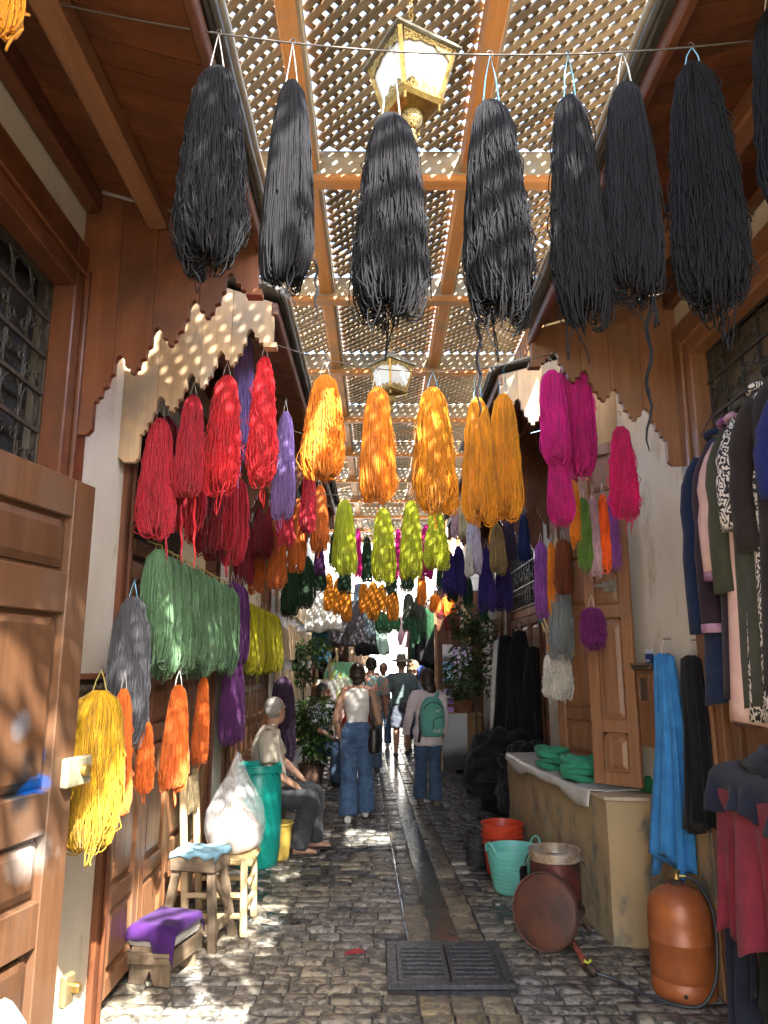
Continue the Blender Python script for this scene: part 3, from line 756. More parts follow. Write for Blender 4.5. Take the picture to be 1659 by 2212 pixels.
YC = {'black': (.011, .0114, .0138), 'orange': (.78, .23, .012), 'amber': (.72, .27, .012), 'lime': (.42, .47, .02), 'magenta': (.62, .012, .2), 'pink': (.72, .01, .13),
      'red': (.62, .016, .024), 'crimson': (.5, .022, .04), 'wine': (.2, .01, .018), 'lilac': (.3, .19, .47), 'sage': (.115, .225, .11), 'plum': (.11, .022, .13), 'mustard': (.5, .28, .008),
      'citron': (.46, .42, .012), 'grey': (.1, .1, .112), 'tangerine': (.8, .17, .025), 'rust': (.62, .15, .022), 'forest': (.015, .05, .02), 'deepgreen': (.02, .1, .035), 'grass': (.1, .2, .03),
      'indigo': (.035, .018, .16), 'navy': (.012, .025, .1), 'tan': (.36, .23, .09), 'pale_pink': (.6, .38, .42), 'white': (.7, .66, .58), 'cream': (.62, .52, .3), 'brown': (.25, .065, .02), 'violet': (.26, .07, .32),
      'aubergine': (.055, .028, .065), 'green_grey': (.07, .09, .06), 'pale_lilac': (.58, .5, .6), 'steel': (.25, .27, .28), 'fuchsia_dark': (.16, .01, .12), 'neon': (.95, .12, .01), 'teal': (.05, .3, .24)}
YM = {k: yarn('yarn_'+k, c, .3 if k != 'black' else .25) for k, c in YC.items()}
YM['black'].node_tree.nodes['Principled BSDF'].inputs['Sheen Weight'].default_value = .02
POOL = {}
SEED = [100]
def skein(P, L, Wd, colour, label, group, style=None, hang=.08, tie=STRING, hi=False, hook=True, rz=None, anchor=None, **kw):
    """P: top of the yarn. anchor: point where its string is tied"""
    P = Vector(P); SEED[0] += 1; sd = SEED[0]
    b = thing('yarn_skein', label, 'yarn', P, 0, group)
    b.rotation_euler = (0, 0, random.uniform(-.5, .5) if rz is None else rz)
    if hi: me = skein_me(L, Wd, sd, **kw); sc = (1, 1, 1)
    else:
        key = (kw.get('full', False), sd % 7, kw.get('waist') is not None, round(Wd/L*8))
        if key not in POOL:
            k2 = dict(n=90, seg=10, r=.0048, sides=3); k2.update(kw)
            POOL[key] = skein_me(.65, .65*Wd/L, sd, **k2)
        me = POOL[key]; sc = (L/.65,)*3
    y = bpy.data.objects.new('yarn', me); link(y); y.parent = b; y.scale = sc
    if not me.materials: me.materials.append(YM[colour])
    y.material_slots[0].link = 'OBJECT'; y.material_slots[0].material = YM[colour]
    # tie string
    A = Vector(anchor)-P if anchor is not None else Vector((0, 0, hang))
    Mi = rotz(-b.rotation_euler.z); A = Mi @ A
    m = MB().tube([(-Wd*.14, 0, -.015), (-Wd*.08, .004, A.z*.5), A, (Wd*.07, -.004, A.z*.5), (Wd*.13, 0, -.015)], .0022, 4)
    m.obj('tie_string', tie, b, world=False)
    if hook:
        h = MB().tube([A+Vector((0, 0, -.012)), A+Vector((.009, 0, -.004)), A+Vector((.008, 0, .01)), A+Vector((-.002, 0, .016)), A+Vector((-.01, 0, .008))], .002, 5)
        h.obj('hook', WIRE, b, world=False)
    return b
def skein_px(px, py0, py1, wpx, y, colour, label, group, wire=None, **kw):
    P = W(px, py0, y=y); ds = depth_scale(P); Q = W(px, py1, y=y); L = P.z-Q.z; Wd = 1.03*wpx*depth_scale((P+Q)/2)
    an = kw.pop("anchor", None)
    if wire is not None:
        an = wire(P.x)
    return skein(P, L, Wd, colour, label, group, anchor=an, **kw)
def wire_curve(A, B, sag, name, label, r=.0035, n=24, mat=WIRE):
    A = Vector(A); B = Vector(B)
    def at(t): p = A.lerp(B, t); p.z -= sag*4*t*(1-t); return p
    o = MB().tube([at(k/n) for k in range(n+1)], r, 6).obj(name, mat, None, smooth=True); tag(o, label, 'wire')
    def by_x(x): return at(min(1, max(0, (x-A.x)/(B.x-A.x))))
    return by_x
# --- the high wire with eight black skeins
Y1 = 1.9
A = W(150, -18, y=Y1); B = W(1700, -2, y=Y1); lowp = W(840, 116, y=Y1)
A.x = XL+.02; B.x = XR-.02; A.z = 3.72; B.z = 3.62
sag = (A.z+B.z)/2-lowp.z
w1 = wire_curve(A, B, sag, 'wire', 'high twisted wire carrying the black yarn skeins across the lane', .003)
GB = 'black yarn skeins on the high wire'
HI = dict(hi=True, n=360, seg=18, r=.0021, sides=3, tails=4)
blk = [(468, 150, 580, 152, 'black yarn skein overlapping the edge of the left awning', 2, 1.0, STRING), (630, 178, 612, 112, 'slim smooth black yarn skein between the left awning and the lantern', .35, .6, STRING),
       (846, 250, 690, 152, 'black yarn skein hanging right below the big brass lantern', 1.4, 1.0, STRING), (1062, 222, 700, 142, 'black yarn skein hanging just right of the big brass lantern, on blue string', 1.8, 1.3, BLUESTR),
       (1232, 210, 705, 122, 'straight narrow-topped black yarn skein beside the thick blue-tied one, over the right eave', 1.4, 1.2, BLUESTR), (1350, 182, 650, 118, 'black yarn skein with thick strands crossing the edge of the right awning', 1.2, 1.0, STRING),
       (1498, 140, 672, 150, 'broad black yarn skein with a loose tangle at its top, under the right awning', 2.2, .9, BLUESTR)]
for (px, p0, p1, wp, lab, messy, rag, tie) in blk:
    skein_px(px, p0, p1, wp, Y1, 'black', lab, GB, wire=w1, tie=tie, messy=messy, ragged=rag*1.6, **HI)
skein_px(1668, 20, 430, 120, Y1-.1, 'black', 'black yarn skein against the right wall above the iron grille', GB, messy=1.5, **HI)
skein_px(38, -250, 74, 74, 1.5, 'amber', 'bright orange yarn skein under the dark left awning boards', None, hi=True, n=150, seg=18, r=.003, messy=1.6, tails=3)
# long loose ends
def strand(px, y, p0, p1, colour, label, r=.006, wob=.012, group=None):
    a = W(px, p0, y=y); b = W(px, p1, y=y); pts = [a.lerp(b, k/14)+Vector((wob*math.sin(k*1.3+px), 0, 0)) for k in range(15)]
    o = MB().tube(pts, [r]*10+[r*.8, r*.7, r*.6, r*.5, r*.3], 5).obj('yarn_end', YM[colour], None, smooth=True); tag(o, label, 'yarn', group); return o
strand(1402, 1.92, 640, 975, 'black', 'long black yarn end dangling in front of the right awning board', .0055, .008)
strand(1034, 1.93, 690, 900, 'black', 'long black yarn end dangling over an orange skein', .0055, .006)
strand(683, 1.9, 560, 690, 'black', 'short black yarn end dangling beside the slim black skein', .004, .004)
# --- orange row
Y2 = 3.78
A = W(578, 738, y=Y2); B = W(1190, 765, y=Y2); low = W(900, 806, y=Y2)
w2 = wire_curve(A, B, (A.z+B.z)/2-low.z-.01, 'wire', 'wire carrying the orange yarn skeins between two awnings', .003)
HI2 = dict(hi=True, n=250, seg=15, r=.0026, sides=3)
GO = 'orange yarn skeins in the row below the black ones'
skein_px(702, 812, 1030, 92, Y2, 'orange', 'orange yarn skein with a curled loose side, next to the red yarn', GO, wire=w2, messy=2, tails=2, **HI2)
skein_px(815, 838, 1082, 80, Y2, 'orange', 'neat straight orange yarn skein under the small lantern', GO, wire=w2, messy=.6, tails=2, **HI2)
skein_px(935, 838, 1105, 88, Y2, 'amber', 'orange yarn skein with a knotted lower half', GO, wire=w2, messy=2.2, waist=(.72, .12), tails=1, tie=BLUESTR, **HI2)
skein_px(1032, 860, 1130, 76, Y2, 'amber', 'dull orange yarn skein beside its twin, near the magenta yarn', GO, wire=w2, messy=1, tails=2, tie=BLUESTR, **HI2)
skein_px(1087, 852, 1118, 72, Y2+.08, 'amber', 'dull orange yarn skein closest to the magenta yarn', GO, wire=w2, messy=1, tails=1, tie=BLUESTR, **HI2)
# --- lime row
Y3 = 6.0
A = Vector((-.6, Y3, 0)); A.z = W(745, 1065, y=Y3).z; B = Vector((.95, Y3, A.z+.02))
w3 = wire_curve(A, B, .04, 'wire', 'wire carrying the lime yarn skeins', .003)
GL = 'lime yarn skeins in a row across the lane'
for px, p0, p1, wp, lab in ((745, 1080, 1240, 54, 'lime yarn skein beside the red and rust yarn'), (828, 1098, 1258, 50, 'lime yarn skein hanging lowest of its row, below the neat orange skein'),
                            (888, 1082, 1248, 47, 'smooth lime yarn skein beneath the knotted orange skein'), (942, 1106, 1228, 52, 'short tangled lime yarn skein beside the pale and indigo yarn')):
    skein_px(px, p0, p1, wp, Y3, 'lime', lab, GL, wire=w3, hi=True, n=190, seg=14, r=.003, sides=3, messy=1.8 if px > 930 else .6, waist=(.35, .2) if px > 930 else None)
# --- magenta by the right awning
GM = 'magenta yarn skeins under the right awning'
HI4 = dict(hi=True, n=220, seg=15, r=.0025, sides=3)
skein_px(1192, 800, 1000, 58, 4.0, 'magenta', 'slim magenta yarn skein tied to the awning corner', GM, messy=.8, full=True, anchor=W(1185, 768, y=4.0), **HI4)
skein_px(1205, 968, 1130, 62, 4.05, 'magenta', 'lower magenta yarn skein hanging below the slim one', GM, messy=.9, tails=1, hang=.03, hook=False, **HI4)
skein_px(1240, 776, 1028, 80, 4.16, 'magenta', 'full magenta yarn skein looped at the bottom, under the scalloped awning', GM, messy=.7, full=True, **HI4)
skein_px(1340, 922, 1120, 57, 4.14, 'pink', 'hot pink yarn skein hanging alone against the cream wall', GM, messy=2, tails=4, ragged=1.4, **HI4)
# --- reds under the second left awning
GR = 'red yarn skeins under the pale scalloped awning'
HR = dict(hi=True, n=200, seg=15, r=.0027, sides=3)
skein_px(347, 905, 1160, 74, 3.78, 'crimson', 'crimson yarn skein close to the cream wall', GR, messy=2.4, tails=1, **HR)
skein_px(418, 855, 1072, 62, 3.78, 'crimson', 'crimson yarn skein with two long red ends below it', GR, messy=2, tails=1, **HR)
skein_px(490, 812, 1065, 70, 3.78, 'red', 'bright red tangled yarn skein with a ragged tail', GR, messy=2.6, tails=4, waist=(.16, -.12), ragged=1.8, **HR)
skein_px(572, 772, 1050, 58, 3.78, 'red', 'bright red lumpy yarn skein at the awning corner', GR, messy=2.6, tails=2, waist=[(.3, -.12), (.45, .12)], ragged=1.5, **HR)
strand(420, 3.8, 1060, 1225, 'red', 'long red yarn end dangling in front of the sage green yarn', .006, .004)
strand(392, 3.85, 1090, 1220, 'crimson', 'long crimson yarn end dangling over the sage green yarn', .006, .004)
skein_px(530, 725, 1000, 44, 4.3, 'lilac', 'long lilac yarn skein behind the bright red ones', 'lilac yarn skeins', messy=.8, full=True, **HR)
skein_px(617, 890, 1120, 50, 4.5, 'lilac', 'lilac yarn skein beside the orange row', 'lilac yarn skeins', messy=1.4, tails=3, **HR)
GW_ = 'wine red yarn inside the open shop front'
for i in range(9):
    yy = 4.0+i*.23
    skein((XL+.14+.1*(i % 2), yy, 3.02+.05*(i % 3)), .62+.05*(i % 2), .2, 'crimson' if i % 3 else 'wine', 'deep red yarn skein in the shadowed shop front behind the crimson ones', GW_, full=True)
# --- sage green on the rail
GS = 'sage green yarn on the rail of the panelled shop'
HS = dict(hi=True, n=150, seg=14, r=.0029, sides=3)
for i in range(10):
    yy = 3.93+i*.215
    skein((XL+.17, yy, 2.25-.01*(i % 2)), .6+.02*((i*3) % 4), .2, 'sage', 'sage green yarn skein on the shop rail, one of a close row', GS, rz=1.2+random.uniform(-.3, .3), messy=1.3, flat=.6, tails=1 if i % 2 else 0, anchor=(XL+.1, yy, 2.3), hook=False, tie=plain('yellow_string', (.6, .5, .15), .8), full=i % 3 == 0, **HS)
# --- plum on the wall strip
for i in range(3):
    skein((XL+.12, 6.2+i*.21, 2.33), .66, .23, 'plum', 'upper plum purple yarn skein on the wall strip between two shops', 'plum yarn skeins in two tiers', rz=1.4, flat=.65, messy=.7, full=True, **HS)
    skein((XL+.13, 6.17+i*.18, 1.68), .66, .2, 'plum', 'lower plum purple yarn skein hanging right beneath the upper tier', 'plum yarn skeins in two tiers', rz=1.4, flat=.65, messy=.7, tails=1 if i == 1 else 0, **HS)
for i in range(6):
    skein((XL+.15, 6.9+i*.34, 2.2), .62, .3, 'citron', 'yellow-green yarn skein on the rail beside the plum yarn', 'yellow-green yarn on the rail', rz=1.4, flat=.6, messy=1, tails=1 if i % 2 else 0, full=i % 2 == 0, **HS)
skein_px(612, 1462, 1648, 56, 7.9, 'aubergine', 'dark aubergine yarn skein hanging behind the seated old man', None, messy=.6, full=True, **HS)
# --- near left wall
skein_px(288, 1290, 1605, 92, 3.5, 'grey', 'large grey yarn skein half in sunlight on the wall corner', None, tie=BLUESTR, messy=1.2, waist=(.13, .2), tails=3, full=True, hi=True, n=290, seg=16, r=.0027, sides=3)
skein_px(216, 1492, 1828, 122, 3.02, 'mustard', 'thick mustard yellow yarn skein beside the spray-painted door', None, tie=plain('yellow_string', (.6, .5, .15), .8), messy=1.0, tails=2, full=True, hi=True, n=340, seg=16, r=.0027, sides=3)
GT = 'tangerine yarn skeins along the panelled doors'
for px, p0, p1, wp, yy, lab in ((268, 1488, 1760, 52, 3.25, 'tangerine yarn skein right behind the mustard one'), (318, 1560, 1712, 36, 3.75, 'tangerine yarn skein below the large grey skein'), (386, 1480, 1706, 56, 4.25, 'broad tangerine yarn skein in the middle of the panelled door'), (440, 1460, 1650, 32, 5.2, 'slim tangerine yarn skein next to the lower plum yarn')):
    skein_px(px, p0, p1, wp, yy, 'tangerine', lab, GT, messy=1.2, tails=1, hi=True, n=200, seg=16, r=.0027, sides=3)
# --- middle distance, left
def mids(lst, base, group):
    for (px, p0, p1, wp, y, c, *rest) in lst:
        skein_px(px, p0, p1, wp, y, c, rest[0], group, messy=1.1, tails=1)
NM = {'wine': 'dark red', 'rust': 'rust orange', 'crimson': 'crimson', 'forest': 'dark green', 'plum': 'plum', 'magenta': 'magenta', 'orange': 'orange', 'amber': 'amber', 'deepgreen': 'green', 'green_grey': 'grey-green',
      'indigo': 'indigo', 'pale_pink': 'pale pink', 'cream': 'cream', 'pale_lilac': 'pale lilac', 'white': 'white', 'tan': 'tan', 'navy': 'navy', 'aubergine': 'blackish', 'teal': 'teal'}
for (px, p0, p1, wp, y, c, tail) in [
    (528, 1100, 1262, 46, 6.7, 'wine', 'in front of the third awning'), (570, 1065, 1205, 42, 6.7, 'wine', 'beneath the bright red yarn'), (558, 1150, 1280, 34, 7.0, 'rust', 'partly hidden behind dark red yarn'),
    (602, 1110, 1272, 40, 6.8, 'rust', 'above the yellow-green rail'), (615, 1080, 1178, 40, 6.3, 'crimson', 'with a lilac end trailing over it'), (645, 1078, 1235, 40, 6.8, 'rust', 'beside dark green yarn'),
    (669, 1012, 1150, 34, 6.3, 'crimson', 'just under the curled orange skein'), (691, 1048, 1192, 34, 6.6, 'rust', 'between crimson and lime yarn'), (690, 1176, 1240, 26, 9.0, 'plum', 'under the rust yarn near the lime row'),
    (630, 1218, 1330, 42, 8.8, 'forest', 'above the leafy tree'), (663, 1202, 1312, 40, 8.8, 'forest', 'beside its dark green twin over the paintings'), (690, 1216, 1274, 32, 9.4, 'forest', 'above the white blouse'),
    (793, 1160, 1258, 25, 9.0, 'forest', 'between two lime skeins'), (722, 1150, 1226, 20, 9.2, 'forest', 'half hidden behind a lime skein'), (774, 1142, 1248, 14, 8.6, 'magenta', 'left half hidden by a lime skein'), (860, 1143, 1251, 16, 8.6, 'magenta', 'between the two middle lime skeins'), (921, 1134, 1250, 26, 8.4, 'magenta', 'beside the short tangled lime skein')]:
    skein_px(px, p0, p1, wp, y, c, '%s yarn skein %s' % (NM[c], tail), 'mixed yarn skeins deeper in the lane', messy=1.1, tails=1)
# --- far rows
def far_row(lst, y, label, group, c):
    for px, p0, p1, wp in lst: skein_px(px, p0, p1, wp, y, c, label, group, tails=1, messy=1, full=True)
far_row([(711, 1239, 1321, 20), (732, 1248, 1327, 18), (750, 1265, 1341, 19), (785, 1260, 1324, 22), (806, 1257, 1339, 25), (825, 1262, 1324, 20), (848, 1274, 1338, 28)], 11.5, 'far amber yarn skein in the row above the crowd', 'far amber yarn row', 'amber')
far_row([(911, 1240, 1307, 28), (939, 1284, 1322, 26), (967, 1288, 1330, 28)], 12, 'far orange yarn skein among dark green yarn on the right', 'far orange yarn on the right', 'orange')
far_row([(845, 1225, 1283, 28), (880, 1222, 1278, 32), (745, 1232, 1280, 32), (975, 1240, 1300, 24), (1010, 1245, 1310, 26), (955, 1225, 1275, 26)], 10.5, 'dark green yarn skein showing below the lime row', 'dark green yarn below the lime row', 'forest')
far_row([(823, 1322, 1366, 30), (840, 1320, 1368, 18), (856, 1330, 1363, 22), (884, 1305, 1362, 28), (905, 1310, 1370, 24), (920, 1315, 1380, 28), (935, 1320, 1385, 22), (898, 1345, 1388, 24)], 15, 'far green yarn skein near the bright lane end', 'far green yarn near the lane end', 'deepgreen')
far_row([(883, 1282, 1335, 28), (905, 1285, 1340, 24)], 13.5, 'far grey-green yarn skein above the hatted man', 'far grey-green yarn', 'green_grey')
far_row([(955, 1310, 1335, 26), (981, 1312, 1366, 25), (968, 1318, 1360, 20)], 12.5, 'far dark red yarn skein over the paintings on the right', 'far dark red yarn on the right', 'wine')
far_row([(800, 1335, 1385, 14), (868, 1330, 1395, 14), (878, 1350, 1400, 12)], 18, 'tiny far pinkish yarn skein against the bright lane end', 'tiny far pinkish yarn', 'pale_pink')
for (px, p0, p1, wp, y, c, tail) in [(985, 1075, 1165, 24, 7.4, 'pale_pink', 'behind the dull orange twins'), (1003, 1070, 1160, 24, 7.3, 'cream', 'behind the dull orange twins'), (1022, 1115, 1240, 32, 7.2, 'pale_lilac', 'with shaggy white ends'), (1012, 1170, 1245, 22, 7.1, 'white', 'shaggy and short among lilac yarn'),
                                     (1072, 1132, 1238, 34, 7.3, 'tan', 'with long thin ends'), (1098, 1125, 1210, 32, 7.6, 'aubergine', 'between tan and navy yarn'), (1131, 1112, 1212, 28, 7.4, 'navy', 'by the door latch of the right shop'), (968, 1190, 1278, 34, 8.2, 'indigo', 'behind the tangled lime skein'), (990, 1180, 1285, 32, 8.3, 'indigo', 'in deep shade beside white yarn'),
                                     (1050, 1185, 1320, 38, 7.6, 'indigo', 'below the shaggy white yarn'), (1086, 1212, 1318, 36, 7.7, 'indigo', 'below the tan yarn'), (1048, 1290, 1340, 26, 9.0, 'deepgreen', 'behind the indigo yarn near the tree'), (1005, 1300, 1395, 24, 11.5, 'cream', 'hanging limp beside the tree top'), (1068, 1295, 1336, 30, 8.5, 'white', 'peeking out beneath indigo yarn')]:
    skein_px(px, p0, p1, wp, y, c, '%s yarn skein %s' % (NM[c], tail), 'mixed yarn skeins on the right side', messy=1.4, tails=2)
# pole and wire these hang from
for (x0, y0, z0, x1, y1, z1, lab) in ((-.62, 6.6, 3.35, -.4, 9.0, 3.3, 'thin line under the left awning carrying rust and red yarn'), (.6, 7.0, 3.3, 1.5, 7.6, 3.35, 'thin line under the right awning carrying pale and indigo yarn'), (-1.3, 8.8, 3.12, 1.7, 8.8, 3.15, 'thin line across the lane carrying dark green yarn'), (-1.3, 11.5, 3.0, 1.7, 11.8, 3.0, 'thin far line across the lane carrying amber yarn'), (-1.3, 15, 3.0, 1.7, 15, 3.0, 'thin far line across the lane carrying green yarn')):
    tag(MB().tube([(lerp(x0, x1, k/8), lerp(y0, y1, k/8), lerp(z0, z1, k/8)-.05*math.sin(math.pi*k/8)) for k in range(9)], .003, 5).obj('wire', WIRE), lab, 'wire')
# --- hanging bundle on the right shop's open leaf
GD = 'small hanks on a line by the open carved door'
for px, p0, p1, wp, c, lab in ((1237, 1035, 1185, 24, 'orange', 'thin orange hank below the magenta yarn'), (1258, 1076, 1240, 30, 'grass', 'moss green silky hank beside the carved door'), (1280, 1072, 1252, 22, 'pale_pink', 'lilac-white silky hank beside the moss green one'), (1301, 1068, 1238, 22, 'neon', 'neon orange silky hank on the carved door'), (1320, 1066, 1236, 22, 'violet', 'violet silky hank on the carved door')):
    skein_px(px, p0, p1, wp, 4.72, c, lab, GD, hi=True, n=90, seg=14, r=.0026, sides=3, messy=.7, full=True, tails=0, ragged=2)
HB = dict(hi=True, n=80, seg=14, r=.004, sides=3)
GX = 'bundle of mixed hanks on the right shop door'
for px, p0, p1, wp, y, c, lab, ms in ((1168, 1172, 1340, 32, 6.0, 'violet', 'violet hank in the mixed bundle by the grilled transom', 1), (1176, 1250, 1345, 28, 6.1, 'teal', 'teal hank peeking behind the violet one', 1), (1190, 1172, 1330, 22, 5.95, 'orange', 'orange hank between violet and brown ones', .6), (1201, 1162, 1300, 18, 5.97, 'cream', 'cream hank between orange and brown ones', .6), (1215, 1165, 1282, 36, 5.9, 'brown', 'reddish brown hank at the top of the mixed bundle', .5),
                                      (1212, 1262, 1425, 66, 5.98, 'steel', 'steel grey corded yarn in the mixed bundle', 1.6), (1188, 1320, 1410, 18, 6.05, 'amber', 'amber hank below the wooden bobbins', 1), (1214, 1392, 1510, 52, 6.0, 'white', 'shaggy white fleece at the bottom of the mixed bundle', 2.5), (1183, 1415, 1505, 24, 6.06, 'white', 'thin white hank beside the shaggy fleece', 1.2)):
    skein_px(px, p0, p1, wp, y, c, lab, GX, messy=ms, full=c in ('violet', 'brown', 'steel'), tails=2 if c == 'white' else 0, fuzz=.004 if c == 'white' else 0, **HB)
skein_px(1278, 1312, 1400, 50, 4.78, 'fuchsia_dark', 'fuzzy dark purple fleece hanging on the carved door by two cords', None, hi=True, n=200, seg=12, r=.002, sides=3, messy=3, fuzz=.006, tails=8, ragged=2.5, full=True)
# rolled bobbins
for i in range(9):
    P = W(1172+random.uniform(-6, 70), random.choice((1205, 1225, 1335, 1345, 1395)), y=5.93); a = random.uniform(-.6, .6)
    o = MB().tube([P, P+Vector((.02*math.cos(a), 0, -.075))], .0075, 6).obj('bobbin', W_LIGHT('z')); tag(o, 'small wooden bobbin tied into the mixed bundle of hanks', 'bobbin', 'wooden bobbins in the mixed bundle')
# ================================================================== things along the lane
BRASS = plain('brass', (.5, .34, .1), .38, (.3, .19, .06), 30, metal=.85, bmp=.15)
BRASS_F = plain('brass_fretwork', (.52, .36, .12), .45, (.1, .065, .025), 130, metal=.7, bmp=.8, lo=.44, hi=.56)
MILK = plain('milk_glass', (.6, .58, .55), .25, (.7, .68, .64), 4, bmp=0)
def rotpt(p, a): return Vector((p[0]*math.cos(a)-p[1]*math.sin(a), p[0]*math.sin(a)+p[1]*math.cos(a), p[2]))
def lantern(P, S, label, rz, chain_top):
    """P: apex of the small roof; S: width at the eaves"""
    b = thing('street_lantern', label, 'lantern', P, rz, 'brass lanterns under the lattice roof')
    e = S*.5; t = S*.44; q = S*.29; zE = -S*.42; zB = zE-S*.78
    def ring(r, z): return [(-r, -r, z), (r, -r, z), (r, r, z), (-r, r, z)]
    MB().loft([ring(S*.05, 0), ring(S*.2, -S*.13), ring(S*.22, -S*.17), ring(e*1.04, zE), ring(e*1.04, zE-.012), ring(e*.9, zE-.014)]).obj('roof', plain('oxidised_brass', (.3, .29, .22), .5, (.18, .17, .13), 12, metal=.6), b, world=False)
    MB().lathe([(.004, .05), (S*.05, .02), (S*.03, .0)], 10).obj('crown', BRASS, b, world=False, smooth=True)
    for sx, sy in ((-1, -1), (1, -1), (1, 1), (-1, 1)):
        MB().bar((sx*t, sy*t, zE-.012), (sx*q, sy*q, zB), S*.06, S*.06, up=(sx, sy, 0)).obj('corner_post', BRASS, b, world=False)
    for k in range(4):
        a = k*math.pi/2
        pm = MB().add([rotpt((x, y, z), a) for x, y, z in ((-t*.93, -t*.97, zE-.013), (t*.93, -t*.97, zE-.013), (q*.93, -q*.97, zB+.005), (-q*.93, -q*.97, zB+.005), (-t*.93, -t*.95, zE-.013), (t*.93, -t*.95, zE-.013), (q*.93, -q*.95, zB+.005), (-q*.93, -q*.95, zB+.005))],
                      [(0, 3, 2, 1), (4, 5, 6, 7), (0, 1, 5, 4), (1, 2, 6, 5), (2, 3, 7, 6), (3, 0, 4, 7)]); pm.obj('pane', MILK, b, world=False)
        def band(f0, sc, up, nm):       # fretwork band with a lobed edge, lying on the pane
            pts = []; N = 14
            w0 = lerp(t, q, f0)*.9; z0 = lerp(zE-.013, zB, f0)
            for i in range(N+1):
                u = -1+2*i/N; lob = (.05+.075*abs(math.cos(u*math.pi*1.5))+.05*(1-abs(u)) if up else .04+.11*abs(u)**1.5+.04*abs(math.cos(u*math.pi*2.0)))*S
                f1 = f0+(lob/(S*.78))*(-1 if up else 1); yy = lerp(t, q, f1)
                pts.append((u*lerp(t, q, f1)*.9, -yy-.004, lerp(zE-.013, zB, f1)))
            base = [(w0, -lerp(t, q, f0)-.004, z0), (-w0, -lerp(t, q, f0)-.004, z0)]
            poly = [rotpt(p, a) for p in pts+base]
            o = rotpt((0, -.004, 0), a)
            MB().prism(poly, (0, 0, 0), o).obj(nm, BRASS_F, b, world=False, recalc=True)
        band(0.01, 1, False, 'fret_band'); band(.99, 1, True, 'fret_band')
    MB().loft([ring(q*1.12, zB+.006), ring(q*1.16, zB-.012), ring(q*1.0, zB-.03), ring(q*.5, zB-.04)]).obj('base', BRASS, b, world=False)
    MB().lathe([(S*.05, zB-.04), (S*.12, zB-S*.1), (S*.155, zB-S*.2), (S*.15, zB-S*.27), (S*.08, zB-S*.36), (S*.04, zB-S*.4)], 16).obj('fret_globe', BRASS_F, b, world=False, smooth=True)
    MB().lathe([(S*.03, zB-S*.4), (S*.06, zB-S*.42), (S*.03, zB-S*.45), (S*.07, zB-S*.5), (S*.072, zB-S*.54), (S*.03, zB-S*.6), (.002, zB-S*.62)], 12).obj('finial', BRASS, b, world=False, smooth=True)
    for sx, sy in ((-1, -1), (1, -1), (1, 1), (-1, 1)):
        MB().lathe([(S*.012, zB-.02), (S*.03, zB-S*.1), (S*.018, zB-S*.14), (S*.025, zB-S*.17), (.001, zB-S*.2)], 8, c=(sx*q*.95, sy*q*.95, 0)).obj('small_finial', BRASS, b, world=False, smooth=True)
    h = chain_top-P.z; k = 0; z = .045
    while z < h:
        pts = [(.012*math.cos(a_), 0, .017*math.sin(a_)) for a_ in [2*math.pi*i/8 for i in range(9)]]
        if k % 2: pts = [(p[1], p[0], p[2]) for p in pts]
        MB().tube([(p[0], p[1], p[2]+z) for p in pts], .003, 5).obj('chain_link', BRASS, b, world=False, smooth=True); z += .027; k += 1
    return b
lantern(W(888, 72, y=2.95), .325, 'large brass lantern with milky panes above the black yarn', .5, 5.2)
lantern(W(845, 760, y=7.1), .36, 'brass lantern behind the orange yarn', .72, 5.2)
lantern(W(826, 1118, y=13.6), .36, 'small far brass lantern behind the lime yarn', .6, 5.2)

# ---- open door leaf with spray paint on the left
def blob_mat(name, base, blobs):
    m = base.copy(); m.name = name; nt = m.node_tree; b = nt.nodes['Principled BSDF']
    src = b.inputs['Base Color'].links[0].from_socket
    tc = nd(nt, 'ShaderNodeTexCoord'); ns = noise(nt, tc, 9, 4, .6); 
    nt.links.new(tc.outputs['Object'], ns.inputs['Vector'])
    for (c, r, col, soft) in blobs:
        mp = nd(nt, 'ShaderNodeMapping'); mp.inputs['Location'].default_value = (-c[0]/r[0], -c[1]/r[1], -c[2]/r[2]); mp.inputs['Scale'].default_value = (1/r[0], 1/r[1], 1/r[2])
        nt.links.new(tc.outputs['Object'], mp.inputs[0])
        ln = nd(nt, 'ShaderNodeVectorMath', operation='LENGTH'); nt.links.new(mp.outputs[0], ln.inputs[0])
        ad = nd(nt, 'ShaderNodeMath', operation='MULTIPLY_ADD'); nt.links.new(ns.outputs[0], ad.inputs[0]); ad.inputs[1].default_value = 1.1; nt.links.new(ln.outputs['Value'], ad.inputs[2])
        rp = ramp(nt, [(max(0, .72-soft/2), 1), (min(1, .72+soft/2), 0)])
        hf = nd(nt, 'ShaderNodeMath', operation='MULTIPLY'); nt.links.new(ad.outputs[0], hf.inputs[0]); hf.inputs[1].default_value = .5
        nt.links.new(hf.outputs[0], rp.inputs[0])
        mx = nd(nt, 'ShaderNodeMix', data_type='RGBA'); nt.links.new(rp.outputs[0], mx.inputs[0]); nt.links.new(src, mx.inputs[6]); mx.inputs[7].default_value = (*col, 1)
        src = mx.outputs[2]
    nt.links.new(src, b.inputs['Base Color']); return m
DA = Vector((-1.30, 2.0, 0)); DB = Vector((-1.14, 2.80, 0)); du = (DB-DA); dw = du.length; du.normalize(); dn = Vector((du.y, -du.x, 0))
ld = thing('open_door', 'open panelled wooden door leaf with blue spray paint and a lock', 'door', (DA.x, DA.y, 0))
def onleaf(px, py):                                   # point of the leaf seen at a pixel
    d = ray(px, py); t = (DA-Vector((0, 0, CAM_Z))).dot(dn)/d.dot(dn); return Vector((0, 0, CAM_Z))+d*t-Vector((DA.x, DA.y, 0))
